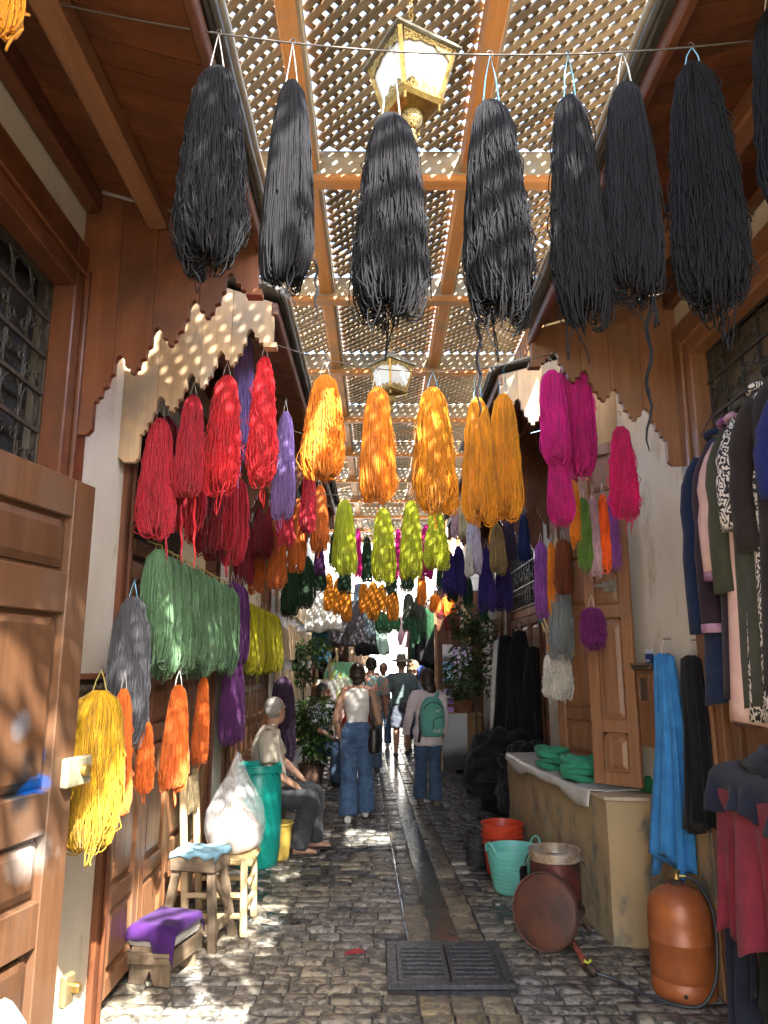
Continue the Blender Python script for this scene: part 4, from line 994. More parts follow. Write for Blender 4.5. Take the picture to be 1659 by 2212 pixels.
BL = [(onleaf(28, 1705), (.08, .08, .1), (.012, .012, .014), .3), (onleaf(48, 1640), (.045, .045, .05), (.012, .012, .014), .25), (onleaf(25, 1565), (.05, .05, .05), (.2, .22, .26), .5),
      (onleaf(45, 1850), (.09, .09, .06), (.34, .31, .28), .6), (onleaf(100, 1838), (.035, .035, .04), (.38, .36, .33), .6), (onleaf(118, 1545), (.02, .02, .05), (.5, .48, .05), .15), (onleaf(58, 1695), (.075, .075, .04), (.0, .1, .42), .2), (onleaf(80, 1630), (.028, .028, .045), (.0, .13, .5), .2)]
DM = blob_mat('sprayed_door_wood', wood('worn_door_wood', (.125, .06, .029), (.072, .033, .016), 'z', .42, dirt=(.1, .056, .033)), BL)
leaf = door_leaf(ld, DA, du, dn, dw, .03, W(190, 1054, y=2.8).z, [.36, 1.05, .36, 1.0], 1, (DM, DM), stile=.13, thick=.045, name='leaf', arch=True)
def leafbox(nm, px, py, hw, hh, th, mat, par=ld):
    c = onleaf(px, py)+Vector((DA.x, DA.y, 0)); M = Matrix((du, dn, Vector((0, 0, 1)))).transposed()
    return MB().obox(c+dn*(.045+th/2), (hw, th/2, hh), M).obj(nm, mat, par, bevel=.006)
lk = leafbox('lock', 132, 1665, .075, .05, .03, plain('worn_cream_metal', (.5, .46, .3), .4, (.33, .3, .2), 20, metal=.3)); c0 = onleaf(140, 1662)+dn*.075
MB().tube([c0+Vector((DA.x, DA.y, 0)), c0+dn*.018+Vector((DA.x, DA.y, 0))], .02, 12).obj('lock_barrel', BRASS, ld, smooth='auto')
leafbox('bottom_bolt', 112, 2135, .03, .05, .025, plain('worn_brass', (.35, .27, .14), .45, (.2, .15, .08), 20, metal=.5))
leafbox('bolt_knob', 120, 2130, .014, .016, .05, BRASS)
# shelf rail for the mustard skein
sr = thing('shelf_rail', 'small carved wooden shelf rail on the plaster wall beside the grey yarn', 'shelf', (XL, 3.5, 1.6))
a = W(160, 1456, x=XL+.06); bq = W(276, 1452, x=XL+.06)
MB().box((XL+.002, 3.0, 1.585), (XL+.1, 3.8, 1.61)).obj('shelf_board', W_DARK('y'), sr, bevel=.005)
MB().box((XL+.002, 3.02, 1.5), (XL+.05, 3.78, 1.5835)).obj('rail', W_OLD('y'), sr, bevel=.005)
MB().tube([(XL+.065, 3.02+k*.02, 1.55+.006*math.sin(k*1.6)) for k in range(38)], .014, 6).obj('rope_moulding', W_OLD('y'), sr, smooth=True)

# ---- drain grate
dg = thing('drain_grate', 'black cast-iron drain grate in the stone gutter', 'grate', (.28, 4.6, 0))
CI = plain('cast_iron', (.1, .102, .105), .38, (.05, .052, .055), 40, metal=.5, bmp=.3)
dm = thing_rot = .06
x0, x1, y0, y1 = GRATE
def ring_frame(xa, xb, ya, yb, wd, z0, z1):
    m = MB(); rings = []
    for (x, y, sx, sy) in ((xa, ya, 1, 1), (xb, ya, -1, 1), (xb, yb, -1, -1), (xa, yb, 1, -1), (xa, ya, 1, 1)):
        rings.append([(x, y, z0), (x, y, z1), (x+sx*wd, y+sy*wd, z1), (x+sx*wd, y+sy*wd, z0)])
    return m.loft(rings, False)
MB().box((x0, y0, -.0135), (x1, y1, -.0095)).obj('pit_shade_sheet', plain('pit_shade_black', (.012, .012, .012), .6), dg)  # near-black sheet stands for the shade of the pit under the bars
ring_frame(x0-.005, x1+.005, y0-.005, y1+.005, .05, -.0085, .014).obj('frame', CI, dg, recalc=True)
xm = (x0+x1)/2
for (xa, xb) in ((x0+.05, xm-.006), (xm+.006, x1-.05)):
    g = ring_frame(xa, xb, y0+.05, y1-.05, .028, -.011, .014).obj('leaf_frame', CI, dg, recalc=True)
    for k in range(8):
        yy = lerp(y0+.1, y1-.1, k/7); q = MB().box((xa+.02, yy-.015, -.0092), (xb-.02, yy+.015, .018)).obj('bar', CI, g, world=False, bevel=.004); q.data.transform(Matrix.Translation(-ORG[dg.name]))

# ---- stools and chair on the left
def stool_low():
    P = W(352, 2105, z=0); b = thing('low_stool', 'low wooden step stool with a torn purple felt cover', 'stool', (P.x, P.y, 0), -.25)
    wd, dp, h = .24, .3, .185
    for yy in (-dp/2, dp/2-.03):
        pl = [(-wd/2, yy, 0), (-.03, yy, 0), (0, yy, .07), (.03, yy, 0), (wd/2, yy, 0), (wd/2-.012, yy, h), (-wd/2+.012, yy, h)]
        MB().prism(pl, (0, 0, 0), (0, .028, 0)).obj('side_board', W_OLD('z'), b, world=False, recalc=True, bevel=.003)
    MB().obox((.0, -dp/2-.014, h-.05), (wd/2+.01, .011, .028), Matrix.Rotation(-.06, 3, 'Y')).obj('apron', W_OLD('x'), b, world=False, bevel=.003)
    for s in (-1, 1): MB().obox((s*(wd/2-.002), .01, h-.06), (.011, dp/2+.03, .04), Matrix.Identity(3)).obj('apron', W_OLD('y'), b, world=False, bevel=.003)
    rgx = random.Random(5); m = MB(); rings = []
    for z, e in ((h, 0), (h+.03, .008), (h+.075, .006), (h+.088, -.01)):
        rings.append([(sx*(wd/2+e)+rgx.uniform(-.004, .004), sy*(dp/2+e)+rgx.uniform(-.004, .004), z) for sx, sy in ((-1, -1), (0, -1.02), (1, -1), (1.02, 0), (1, 1), (0, 1.02), (-1, 1), (-1.02, 0))])
    m.loft(rings); m.obj('cushion', cloth('dirty_white', (.6, .57, .52), (.45, .42, .38)), b, world=False, bevel=.006)
    N = 14; vs = []; fs = []
    for j in range(N):
        for i in range(N):
            u = -1+2*i/(N-1); v = -1+2*j/(N-1); x = u*(wd/2+.05); y = v*(dp/2+.07); ox = max(0, abs(x)-wd/2-.014); oy = max(0, abs(y)-dp/2-.014)
            corner = 1 if (u > .2 and v < -.6) else 0
            vs.append((x-ox*.6*np.sign(x), y-oy*.8*np.sign(y), h+.104-ox*1.2-oy*1.3*(1+corner)+.003*math.sin(i*1.3+j)))
    for j in range(N-1):
        for i in range(N-1): a = j*N+i; fs.append((a, a+1, a+N+1, a+N))
    o = MB().add(vs, fs).obj('felt_cover', cloth('purple_felt', (.055, .013, .11), (.036, .008, .08)), b, world=False, smooth=True); o.modifiers.new('s', 'SOLIDIFY').thickness = .005
stool_low()
def stool_tall():
    P = W(425, 2035, z=0); b = thing('work_stool', 'tall worn wooden stool with splayed legs and a blue seat cover', 'stool', (P.x, P.y, 0), -.22)
    h = .52; wd, dp = .30, .24
    MB().box((-wd/2, -dp/2, h-.1), (wd/2, dp/2, h)).obj('seat_block', W_OLD('x'), b, world=False, bevel=.008)
    N = 12; vs = []; fs = []
    for j in range(N):
        for i in range(N):
            u = -1+2*i/(N-1); v = -1+2*j/(N-1); x = u*(wd/2+.025); y = v*(dp/2+.025); ox = max(0, abs(x)-wd/2); oy = max(0, abs(y)-dp/2)
            vs.append((x-ox*.75*np.sign(x), y-oy*.75*np.sign(y), h+.012-ox*(1.1+.5*math.sin(j))-oy*(1.1+.4*math.sin(i*1.7))+.004*math.sin(i*2.1+j*1.3)))
    for j in range(N-1):
        for i in range(N-1): a = j*N+i; fs.append((a, a+1, a+N+1, a+N))
    o = MB().add(vs, fs).obj('seat_cover', cloth('dusty_blue_cloth', (.2, .36, .45), (.14, .27, .34)), b, world=False, smooth=True); o.modifiers.new('s', 'SOLIDIFY').thickness = .005
    ends = {}
    for sx in (-1, 1):
        for sy in (-1, 1):
            top = Vector((sx*wd*.38, sy*dp*.34, h-.1)); bot = Vector((sx*wd*.56, sy*dp*.6, 0)); ends[sx, sy] = (top, bot)
            MB().bar(top, bot, .05, .04, up=(0, 1, 0)).obj('leg', W_OLD('z'), b, world=False, bevel=.005)
    def mid(k, f): t, q = ends[k]; return t.lerp(q, f)
    for k1, k2, f in (((-1, -1), (1, -1), .72), ((-1, 1), (1, 1), .72), ((1, -1), (1, 1), .72), ((-1, -1), (-1, 1), .72)):
        MB().bar(mid(k1, f), mid(k2, f), .022, .055).obj('stretcher', W_OLD('x'), b, world=False, bevel=.003)
    MB().bar(mid((1, -1), .02), mid((1, 1), .6), .02, .035).obj('brace', W_OLD('z'), b, world=False, bevel=.003)
stool_tall()
def chair():
    P = W(455, 1985, z=0); P = Vector((-1.02, 5.2, 0)); b = thing('rush_chair', 'light wooden chair with woven rush seat and raffia back', 'chair', P, 0)
    # the chair faces +x (the lane), back to the wall
    w, d, h = .38, .36, .42
    for sy in (-1, 1):
        MB().bar((d/2, sy*w/2, 0), (d/2-.01, sy*w/2, h+.02), .042, .042, up=(0, 1, 0)).obj('leg', W_LIGHT('z'), b, world=False, bevel=.008)
        MB().bar((-d/2, sy*w/2*.95, 0), (-d/2-.07, sy*w/2*.85, .95), .042, .042, up=(0, 1, 0)).obj('back_post', W_LIGHT('z'), b, world=False, bevel=.008)
    for z in (.12, .24):
        for sy in (-1, 1): MB().bar((-d/2, sy*w/2, z), (d/2, sy*w/2, z), .025, .03).obj('stretcher', W_LIGHT('x'), b, world=False, bevel=.005)
        MB().bar((d/2, -w/2, z+.04), (d/2, w/2, z+.04), .025, .035).obj('stretcher', W_LIGHT('y'), b, world=False, bevel=.005)
    RUSH = plain('rush', (.55, .42, .2), .8, (.4, .28, .12), 60, stretch=(1, .2, 1), bmp=.8)
    seat = MB().box((-d/2, -w/2, h-.01), (d/2+.02, w/2, h+.018)).obj('seat_core', RUSH, b, world=False, bevel=.01)
    for k in range(17):
        s = (k+.5)/17; y = lerp(-w/2, w/2, s)
        MB().tube([(-d/2-.01, y, h+.012), (0, y, h+.022), (d/2+.022, y, h+.02), (d/2+.028, y, h), (d/2+.02, y, h-.014)], .011, 6).obj('rush_strand', RUSH, seat, world=False, smooth=True)
    bk = MB().obox((-d/2-.06, 0, .82), (.012, w/2*.8, .1), Matrix.Rotation(-.08, 3, 'Y')).obj('raffia_back', plain('raffia', (.58, .47, .27), .85, (.42, .32, .16), 70, stretch=(1, 1, .3), bmp=.9), b, world=False, bevel=.01)
    for k in range(5):
        y = lerp(-w/2*.6, w/2*.6, k/4)
        MB().tube([(-d/2-.035, y, .70), (-d/2-.04, y+.004, .8), (-d/2-.055, y, .925)], .012, 6).obj('raffia_cord', MATS['raffia'], bk, world=False, smooth=True)
    return P, h
chP, chH = chair()
def fleece_bag():
    P = Vector((chP.x+.06, chP.y+.06, chH+.022)); b = thing('plastic_bag', 'clear plastic bag of pale fleece leaning on the rush chair', 'bag', P)
    def lump(sc, seed, zmax, amp):
        rs = random.Random(seed); ph = [rs.uniform(0, 6) for _ in range(8)]; rings = []; M = 18; N = 26
        for i in range(M+1):
            t = i/M; z = zmax*t; r = np.interp(t, [0, .06, .25, .45, .6, .75, .9, 1], [.1, .2, .23, .215, .16, .09, .045, .008])*sc
            rings.append([(r*math.cos(a)*(1+amp*math.sin(3*a+ph[0]+4*t)+amp*.6*math.sin(7*a+ph[1]-6*t)+amp*.4*math.sin(13*a+ph[2]+9*t))*.8-.06*t*t*3*0+.0, r*math.sin(a)*(1+amp*math.sin(4*a+ph[3]+5*t)+amp*.5*math.sin(9*a+ph[4])), z+.012*math.sin(5*a+ph[5])*t) for a in [2*math.pi*k/N for k in range(N)]])
        return MB().loft(rings)
    m = lump(.93, 2, .36, .05); m.obj('fleece', plain('fleece', (.72, .64, .56), .95, (.6, .5, .43), 16, bmp=.8), b, world=False, smooth=True)
    pm = plain('clear_film', (.86, .86, .86), .2, (.8, .8, .8), 8, bmp=.35); pm.node_tree.nodes['Principled BSDF'].inputs['Alpha'].default_value = .3; o = lump(1.06, 3, .62, .05).obj('film', pm, b, world=False, smooth=True)
fleece_bag()
# ---- barrel, buckets and tubs
def barrel():
    P = W(553, 1868, z=0); b = thing('plastic_barrel', 'turquoise plastic barrel beside the seated old man', 'barrel', (P.x, P.y, 0))
    TEAL = plain('turquoise_plastic', (.01, .34, .27), .34, (.01, .26, .22), 5, bmp=.05, spec=.5)
    r = .195; H = .80
    prof = [(r*.86, 0), (r*.93, .02), (r*1.0, .14), (r*1.03, .3), (r*1.035, .45), (r*1.02, .6), (r*.98, .7), (r*.93, .725), (r*.93, .745), (r*.99, .75), (r*1.0, .775), (r*.985, H), (r*.9, H), (r*.9, .72), (r*.93, .4), (r*.8, .03)]
    MB().lathe(prof, 36, cap=False).add([(r*.8*math.cos(2*math.pi*k/36), r*.8*math.sin(2*math.pi*k/36), .03) for k in range(36)], [tuple(range(36))]).obj('body', TEAL, b, world=False, smooth='auto')
    for k in range(18):
        a = 2*math.pi*k/18; MB().obox((r*.985*math.cos(a), r*.985*math.sin(a), .737), (.006, .012, .012), rotz(a)).obj('rim_lug', TEAL, b, world=False)
    MB().lathe([(r*.985, H-.006), (r*1.01, H), (r*.99, H+.014), (r*.93, H+.012), (r*.92, H-.004)], 36, cap=False).obj('rim_ring', TEAL, b, world=False, smooth=True)
barrel()
def bucket(P, r0, r1, H, label, mat, ribs=(), name='bucket', handle=True, rim=.012, hz=0, inner=None, cat='bucket', tabs=0):
    b = thing(name, label, cat, (P[0], P[1], P[2]), hz)
    prof = [(r0*.96, 0), (r0, .006)]
    for k in range(1, 9):
        z = H*k/8; prof.append((lerp(r0, r1, k/8), z-.01))
    prof += [(r1+rim, H-.012), (r1+rim*1.1, H-.004), (r1+rim*.6, H), (r1-.004, H-.001), (lerp(r0, r1, .5)-.007, H*.5), (r0-.006, .015)]
    n = 32
    m = MB().lathe(prof, n, cap=False); m.add([((r0-.006)*math.cos(2*math.pi*k/n), (r0-.006)*math.sin(2*math.pi*k/n), .015) for k in range(n)], [tuple(range(n))]); m.obj('body', mat, b, world=False, smooth='auto')
    for z in ribs:
        r = lerp(r0, r1, z/H); MB().lathe([(r-.002, z-.008), (r+.007, z-.006), (r+.008, z+.004), (r-.002, z+.007)], n, cap=False).obj('rib', mat, b, world=False, smooth='auto')
    if handle: MB().tube([((r1+rim)*math.cos(a), .02*math.sin(a)*0-.0, H-.03-.16*math.sin(a)*.9) if False else ((r1+rim+.004)*math.cos(a), -(r1+rim+.006)*math.sin(a)*.95, H-.03-.09*math.sin(a)) for a in [math.pi*k/14 for k in range(15)]], .003, 5).obj('wire_handle', WIRE, b, world=False, smooth=True)
    for k in range(tabs):
        a = math.pi*k; m = MB().tube([((r1+.005)*math.cos(a)+math.cos(a)*.03*math.sin(t)*.7, .055*math.cos(t), H-.02+.07*math.sin(t)) for t in [math.pi*q/10 for q in range(11)]], .012, 6, flat=.6); m.obj('grip', mat, b, world=False, smooth=True)
    return b
PBLACK = plain('black_plastic', (.022, .022, .023), .5, (.014, .014, .015), 8)
bucket(W(1033, 1868, z=0), .095, .105, .26, 'black dye-stained bucket beside the red buckets', plain('stained_black', (.045, .042, .038), .6, (.012, .012, .013), 14), (.23,), hz=.3)
rb = Vector((1.0, 6.42, 0))
RED = plain('red_plastic', (.55, .055, .02), .42, (.45, .04, .015), 7)
for k in range(3): bucket((rb.x, rb.y, k*.045), .13, .165, .3, ['red plastic bucket at the bottom of its nested stack', 'red plastic bucket in the middle of its nested stack', 'red plastic bucket at the top of its nested stack'][k], RED, (.24,) if k == 0 else (), handle=False, rim=.01)
bucket(W(1112, 1925, z=0), .145, .2, .31, 'turquoise flexible tub with two grips', plain('aqua_plastic', (.2, .62, .55), .4, (.17, .52, .42), 4, bmp=.05), tuple(.03+.028*k for k in range(9)), 'flexible_tub', False, .006, .5, cat='tub', tabs=2)
bucket(W(602, 1855, z=0), .085, .115, .3, 'pale yellow bucket behind the turquoise barrel', plain('yellow_plastic', (.7, .5, .1), .45), (), handle=False)
for px, py, r, H, lab in ((1030, 1722, .17, .42, 'large black plastic pot holding the tall leafy tree'), (1085, 1760, .27, .36, 'wide black rubber tub below the black cloth heap'), (1068, 1700, .13, .5, 'tall stack of black flower pots')):
    bucket(W(px, py-10, z=0), r*.85, r, H, lab, PBLACK, (H*.8,) if r > .14 else (H*.8, H*.87, H*.94), handle=False, cat='pot', name='plant_pot')
# ---- gas burner, pot and lid
def burner():
    P = Vector(W(1218, 1972, z=0)); P = Vector((1.12, 5.08, 0)); RUST = plain('rusty_iron', (.11, .055, .035), .7, (.04, .025, .02), 12, bmp=.5)
    b = thing('gas_burner', 'rusty iron gas burner stand under the dye pot', 'burner', P)
    for k in range(3):
        a = 2.2+k*2.09
        MB().bar((.13*math.cos(a), .13*math.sin(a), .15), (.21*math.cos(a), .21*math.sin(a), 0), .035, .02).obj('leg', RUST, b, world=False, bevel=.003)
    MB().lathe([(.15, .13), (.175, .13), (.175, .155), (.15, .155), (.15, .13)], 24, cap=False).obj('ring', RUST, b, world=False)
    MB().lathe([(.05, .06), (.07, .07), (.07, .1), (.03, .12)], 14).obj('burner_head', RUST, b, world=False)
    rings = []
    for a in [2.3+k*.16 for k in range(16)]:
        c, s_ = math.cos(a), math.sin(a); h = .33+.03*math.sin(a*3)
        rings.append([(.215*c, .215*s_, .0), (.225*c, .225*s_, h), (.221*c, .221*s_, h), (.211*c, .211*s_, .0)])
    MB().loft(rings).obj('wind_shield', plain('sooty_sheet', (.035, .025, .022), .6, (.018, .014, .013), 9, metal=.3), b, world=False, recalc=True)
    e = Vector(W(1268, 2085, z=.05))-P
    MB().tube([(.06, -.03, .085), (e.x*.6, e.y*.5, .07), e], .016, 10).obj('gas_pipe', plain('red_paint', (.28, .05, .025), .5, (.12, .04, .025), 14), b, world=False, smooth=True)
    MB().tube([e, e+Vector((.03, -.07, -.012))], [.02, .018], 8).obj('pipe_joint', RUST, b, world=False, smooth=True)
    v = e+Vector((.0, -.02, .03)); MB().tube([v+Vector((-.02, 0, .0)), v+Vector((0, 0, -.012)), v+Vector((.018, 0, .004))], [.01, .006, .009], 6).obj('valve_tap', plain('yellow_tap', (.6, .6, .05), .4), b, world=False, smooth=True)
    p = thing('dye_pot', 'tall dye pot with pale rim and rusty maroon sides, on the gas burner', 'pot', P+Vector((0, 0, .156)))
    POT = plain('maroon_enamel', (.14, .03, .025), .45, (.05, .022, .018), 7, metal=.3, bmp=.3)
    r = .158; H = .335
    MB().lathe([(r*.96, 0), (r, .01), (r, .06), (r+.004, .065), (r, .07), (r, H-.06)], 36).obj('body', POT, p, world=False, smooth='auto')
    MB().lathe([(r, H-.06), (r+.006, H-.055), (r+.006, H-.05), (r+.001, H-.045), (r+.002, H-.006), (r+.009, H), (r+.003, H+.004), (r-.006, H), (r-.006, H-.05), (r-.008, H-.059)], 36, cap=False).obj('rim_band', plain('pale_tin', (.6, .55, .48), .4, (.35, .24, .15), 9, metal=.4), p, world=False, smooth='auto')
    MB().lathe([(.001, H-.07), (r-.006, H-.07), (r-.006, H-.068), (.001, H-.066)], 30).obj('dye_bath', plain('pale_dye', (.5, .5, .48), .2), p, world=False)
    for s in (-1, 1): MB().tube([(s*(r+.002), -.04, H-.04), (s*(r+.03), -.03, H-.09), (s*(r+.03), .03, H-.09), (s*(r+.002), .04, H-.04)], .004, 6).obj('wire_handle', WIRE, p, world=False, smooth=True)
    R0 = .215; cc = Vector((.985, 4.79, R0*.985))
    nrm = Vector((-.62, -.76, .2)).normalized()
    l = thing('pot_lid', 'round rusty brown lid leaning against the dye pot', 'lid', (cc.x, cc.y, 0))
    Q = nrm.to_track_quat('Z', 'Y').to_matrix()
    LID = plain('rusty_lid', (.16, .06, .038), .6, (.07, .038, .028), 5, metal=.3, bmp=.25)
    m = MB().lathe([(.001, .006), (R0*.9, .004), (R0*.93, .0), (R0*.94, .012)], 44, cap=False); m.v = [tuple(Q @ Vector(v)+cc) for v in m.v]; m.obj('disc', LID, l, smooth='auto')
    m = MB().lathe([(R0*.94, .012), (R0*.985, .013), (R0, .004), (R0, -.016), (R0*.97, -.018), (R0*.93, -.006), (R0*.001, -.004)], 44, cap=False); m.v = [tuple(Q @ Vector(v)+cc) for v in m.v]; m.obj('rolled_edge', LID, l, smooth='auto')
    return P+e+Vector((.03, -.07, -.012))
hose_a = burner()
def gas_bottle():
    P = Vector((1.572, 4.22, 0)); b = thing('gas_bottle', 'orange steel gas bottle with a black hose against the wall', 'gas bottle', P)
    OR = plain('orange_paint', (.42, .12, .03), .42, (.3, .085, .028), 6, metal=.1, bmp=.08); r = .165
    MB().lathe([(r*.88, 0), (r*.95, .0), (r*.97, .012), (r*.97, .07), (r*.93, .08), (r*.9, .075)], 36, cap=False).obj('foot_ring', OR, b, world=False, smooth='auto')
    for a in (-1.9, -1.1): MB().tube([(r*.98*math.cos(a), r*.98*math.sin(a), .035), (r*.962*math.cos(a), r*.962*math.sin(a), .035)], .011, 10).obj('drain_hole', DARKIN, b, world=False)
    MB().lathe([(r*.6, .03), (r*.86, .05), (r*.95, .09), (r*.975, .12), (r*.975, .25), (r*.99, .254), (r*.99, .262), (r*.975, .266), (r*.97, .36), (r*.93, .42), (r*.82, .462), (r*.6, .492), (r*.32, .51), (r*.2, .515)], 40).obj('body', OR, b, world=False, smooth='auto')
    MB().lathe([(.034, .508), (.036, .53), (.03, .535)], 16).obj('neck', plain('rusty_iron', (.11, .055, .035), .7), b, world=False, smooth='auto')
    MB().lathe([(.014, .533), (.018, .54), (.012, .565), (.02, .57), (.022, .582), (.004, .588)], 12).obj('valve', BRASS, b, world=False, smooth='auto')
    vo = MB().tube([(.01, 0, .553), (.045, -.01, .553)], .008, 8).obj('outlet', BRASS, b, world=False, smooth='auto')
    pts = [P+Vector((.045, -.01, .553)), P+Vector((.09, -.05, .53)), P+Vector((.12, -.14, .42)), P+Vector((.10, -.2, .25)), P+Vector((.06, -.235, .12)), P+Vector((-.02, -.24, .03)), P+Vector((-.14, -.17, .016)), P+Vector((-.27, -.02, .016)), hose_a+Vector((.1, -.05, -.02)), hose_a]
    pts[-2].z = .018
    # smooth the hose
    sp = []
    for i in range(len(pts)-1):
        p0, p1, p2, p3 = pts[max(0, i-1)], pts[i], pts[i+1], pts[min(len(pts)-1, i+2)]
        for k in range(6):
            t = k/6; sp.append(.5*((2*p1)+(p2-p0)*t+(2*p0-5*p1+4*p2-p3)*t*t+(3*p1-p0-3*p2+p3)*t**3))
    sp.append(pts[-1])
    tag(MB().tube(sp, .0085, 8).obj('gas_hose', plain('rubber', (.035, .042, .048), .45), None, smooth=True), 'dark rubber hose running from the orange gas bottle to the burner', 'hose')
gas_bottle()
# ---- plaster bench on the right with cloth on it
bz = .82
fp = [(XR-.002, 4.82), (1.412, 4.875), (1.36, 5.2), (1.3, 5.6), (1.25, 6.0), (1.215, 6.5), (1.2, 7.0), (1.2, 7.25), (XR-.002, 7.25)]
bn = thing('plaster_bench', 'ochre plaster bench with dye-stained front and chipped corner', 'bench', (1.5, 6, 0))
rgb_ = random.Random(9); m = MB(); rings = []
def dens(poly, step=.06):
    out = []
    for i in range(len(poly)):
        a = Vector((*poly[i], 0)); c = Vector((*poly[(i+1) % len(poly)], 0)); k = max(1, int((c-a).length/step))
        out += [a.lerp(c, q/k) for q in range(k)]
    return out
dp_ = dens(fp); ctr = Vector((1.6, 6, 0))
for z, e in [(k*.06-.02, .0) for k in range(14)]+[(bz-.012, .0), (bz, -.012)]:
    r_ = []
    for p in dp_:
        d = (p-ctr).normalized(); wob = (.008*math.sin(p.y*7+z*9)+.006*math.sin(p.y*17-z*13)+rgb_.uniform(-.002, .002)) if p.x < XR-.05 else 0
        chip = .02*max(0, 1-((p.x-1.41)**2+(p.y-4.95)**2)**.5/.09)*(1 if z > .66 else 0)
        r_.append((p.x+d.x*(e+wob-chip)*(1 if p.x < XR-.05 else 0), p.y+d.y*(e+wob-chip)*(1 if p.x < XR-.05 else 0), z))
    rings.append(r_)
m.loft(rings); m.obj('body', BENCH, bn, smooth='auto', recalc=True)
cap_ = MB(); cap_.loft([[(p.x-(.012 if p.x < 1.7 else 0), p.y-(.01 if p.y < 5 and p.x < 1.7 else 0)+rgb_.uniform(-.003, .003), z) for p in dp_] for z in (bz+.001, bz+.022)]); cap_.obj('top_coat', plaster('bench_top', (.5, .4, .27), (.38, .29, .19), (.2, .17, .13), 4), bn, recalc=True)
def sheet(name, fn, nu, nv, mat, label=None, cat=None, parent=None, thick=.003, group=None):
    vs = [fn(i/(nu-1), j/(nv-1)) for j in range(nv) for i in range(nu)]; fs = [(j*nu+i, j*nu+i+1, (j+1)*nu+i+1, (j+1)*nu+i) for j in range(nv-1) for i in range(nu-1)]
    o = MB().add(vs, fs).obj(name, mat, parent, smooth=True)
    md = o.modifiers.new('s', 'SOLIDIFY'); md.thickness = thick
    if label: tag(o, label, cat, group)
    return o
def pv_fn(u, v):
    y = lerp(5.05, 7.15, u); xe = np.interp(y, [4.96, 5.2, 5.6, 6, 6.5, 7.0], [1.405, 1.36, 1.3, 1.25, 1.215, 1.2])
    d = v*.5; inside = .38; x = XR-.05-d*.95 if True else 0
    x = lerp(XR-.05, xe-.03, min(1, v/.85)); over = max(0, v-.85)/.15
    z = bz+.03+.004*math.sin(u*23+v*9)+.003*math.sin(v*31)-over*(.05+.06*max(0, math.sin(u*9+1))) 
    return (x-over*.012, y, z)
sheet('plastic_sheet', pv_fn, 50, 18, plain('white_film', (.6, .58, .53), .35, (.5, .47, .42), 6, bmp=.2), 'crumpled white plastic sheet covering the plaster bench', 'sheet')
def coil(P, r, n, label):
    rs = random.Random(int(r*1e4)+n); b = thing('cloth_coil', label, 'cloth', P, 0, 'coils of green muslin on the bench')
    for k in range(n):
        zz = .026+k*.036; rr = r*(1-.03*k)*rs.uniform(.9, 1.03); ph = rs.uniform(0, 6); ox, oy = rs.uniform(-.02, .02), rs.uniform(-.02, .02)
        for q in range(2):
            pts = [(ox+(rr-.045*q)*math.cos(a)*(1+.05*math.sin(2*a+ph)), oy+(rr-.045*q)*math.sin(a)*.9, zz+.012*math.sin(a*2+ph)+.01*q*rs.random()) for a in [2*math.pi*i/22 for i in range(23)]]
            m = MB().tube(pts, [.027+.006*math.sin(i*1.3+ph) for i in range(23)], 10, cap=False, flat=.85); m.obj('coil_turn', cloth('green_muslin', (.04, .27, .15), (.025, .19, .1), 14), b, world=False, smooth=True)
coil(W(1200, 1660, z=bz+.03), .125, 4, 'coil of green muslin at the back of the plaster bench'); coil(W(1255, 1685, z=bz+.03), .135, 4, 'coil of green muslin beside the carved door leaf')
def crumple(P, r, mat, label, cat='cloth', name='cloth_heap', sq=(1, 1, .6), seed=1, amp=.25, group=None, N=28, M=16):
    rs = random.Random(seed); K = [(rs.uniform(1, 6), rs.uniform(1, 6), rs.uniform(1, 6), rs.uniform(0, 6)) for _ in range(9)]; rings = []
    for i in range(M+1):
        a = math.pi*(i+.15)/(M+.3); ring = []
        for k in range(N):
            t = 2*math.pi*k/N; d = Vector((math.sin(a)*math.cos(t), math.sin(a)*math.sin(t), -math.cos(a)))
            f = 1+amp*sum(abs(math.sin(d.x*q[0]*1.4+d.y*q[1]*1.4+d.z*q[2]*1.4+q[3]))-.5 for q in K)/4
            ring.append((P[0]+d.x*r*sq[0]*f, P[1]+d.y*r*sq[1]*f, max(P[2], P[2]+r*sq[2]*.85+d.z*r*sq[2]*f)))
        rings.append(ring)
    o = MB().loft(rings).obj(name, mat, None, smooth=True); tag(o, label, cat, group); return o
crumple(W(1408, 1712, z=bz+.02), .075, cloth('green_bag', (.02, .16, .06), (.01, .09, .035)), 'small crumpled green bag on the bench by the wall', 'bag', 'plastic_bag', (1, .8, .7), 4)
BLACKC = cloth('black_cloth', (.012, .012, .013), (.006, .006, .007))
crumple(Vector((1.3, 8.2, .3)), .3, BLACKC, 'large heap of black cloth piled in the rubber tub', sq=(1, 1.1, 1.0), seed=6, amp=.75, N=48, M=30)
crumple(Vector((1.45, 7.5, .25)), .26, BLACKC, 'heap of black cloth slumped against the bench end', sq=(.9, .9, 1.2), seed=8, amp=.75, N=48, M=30)
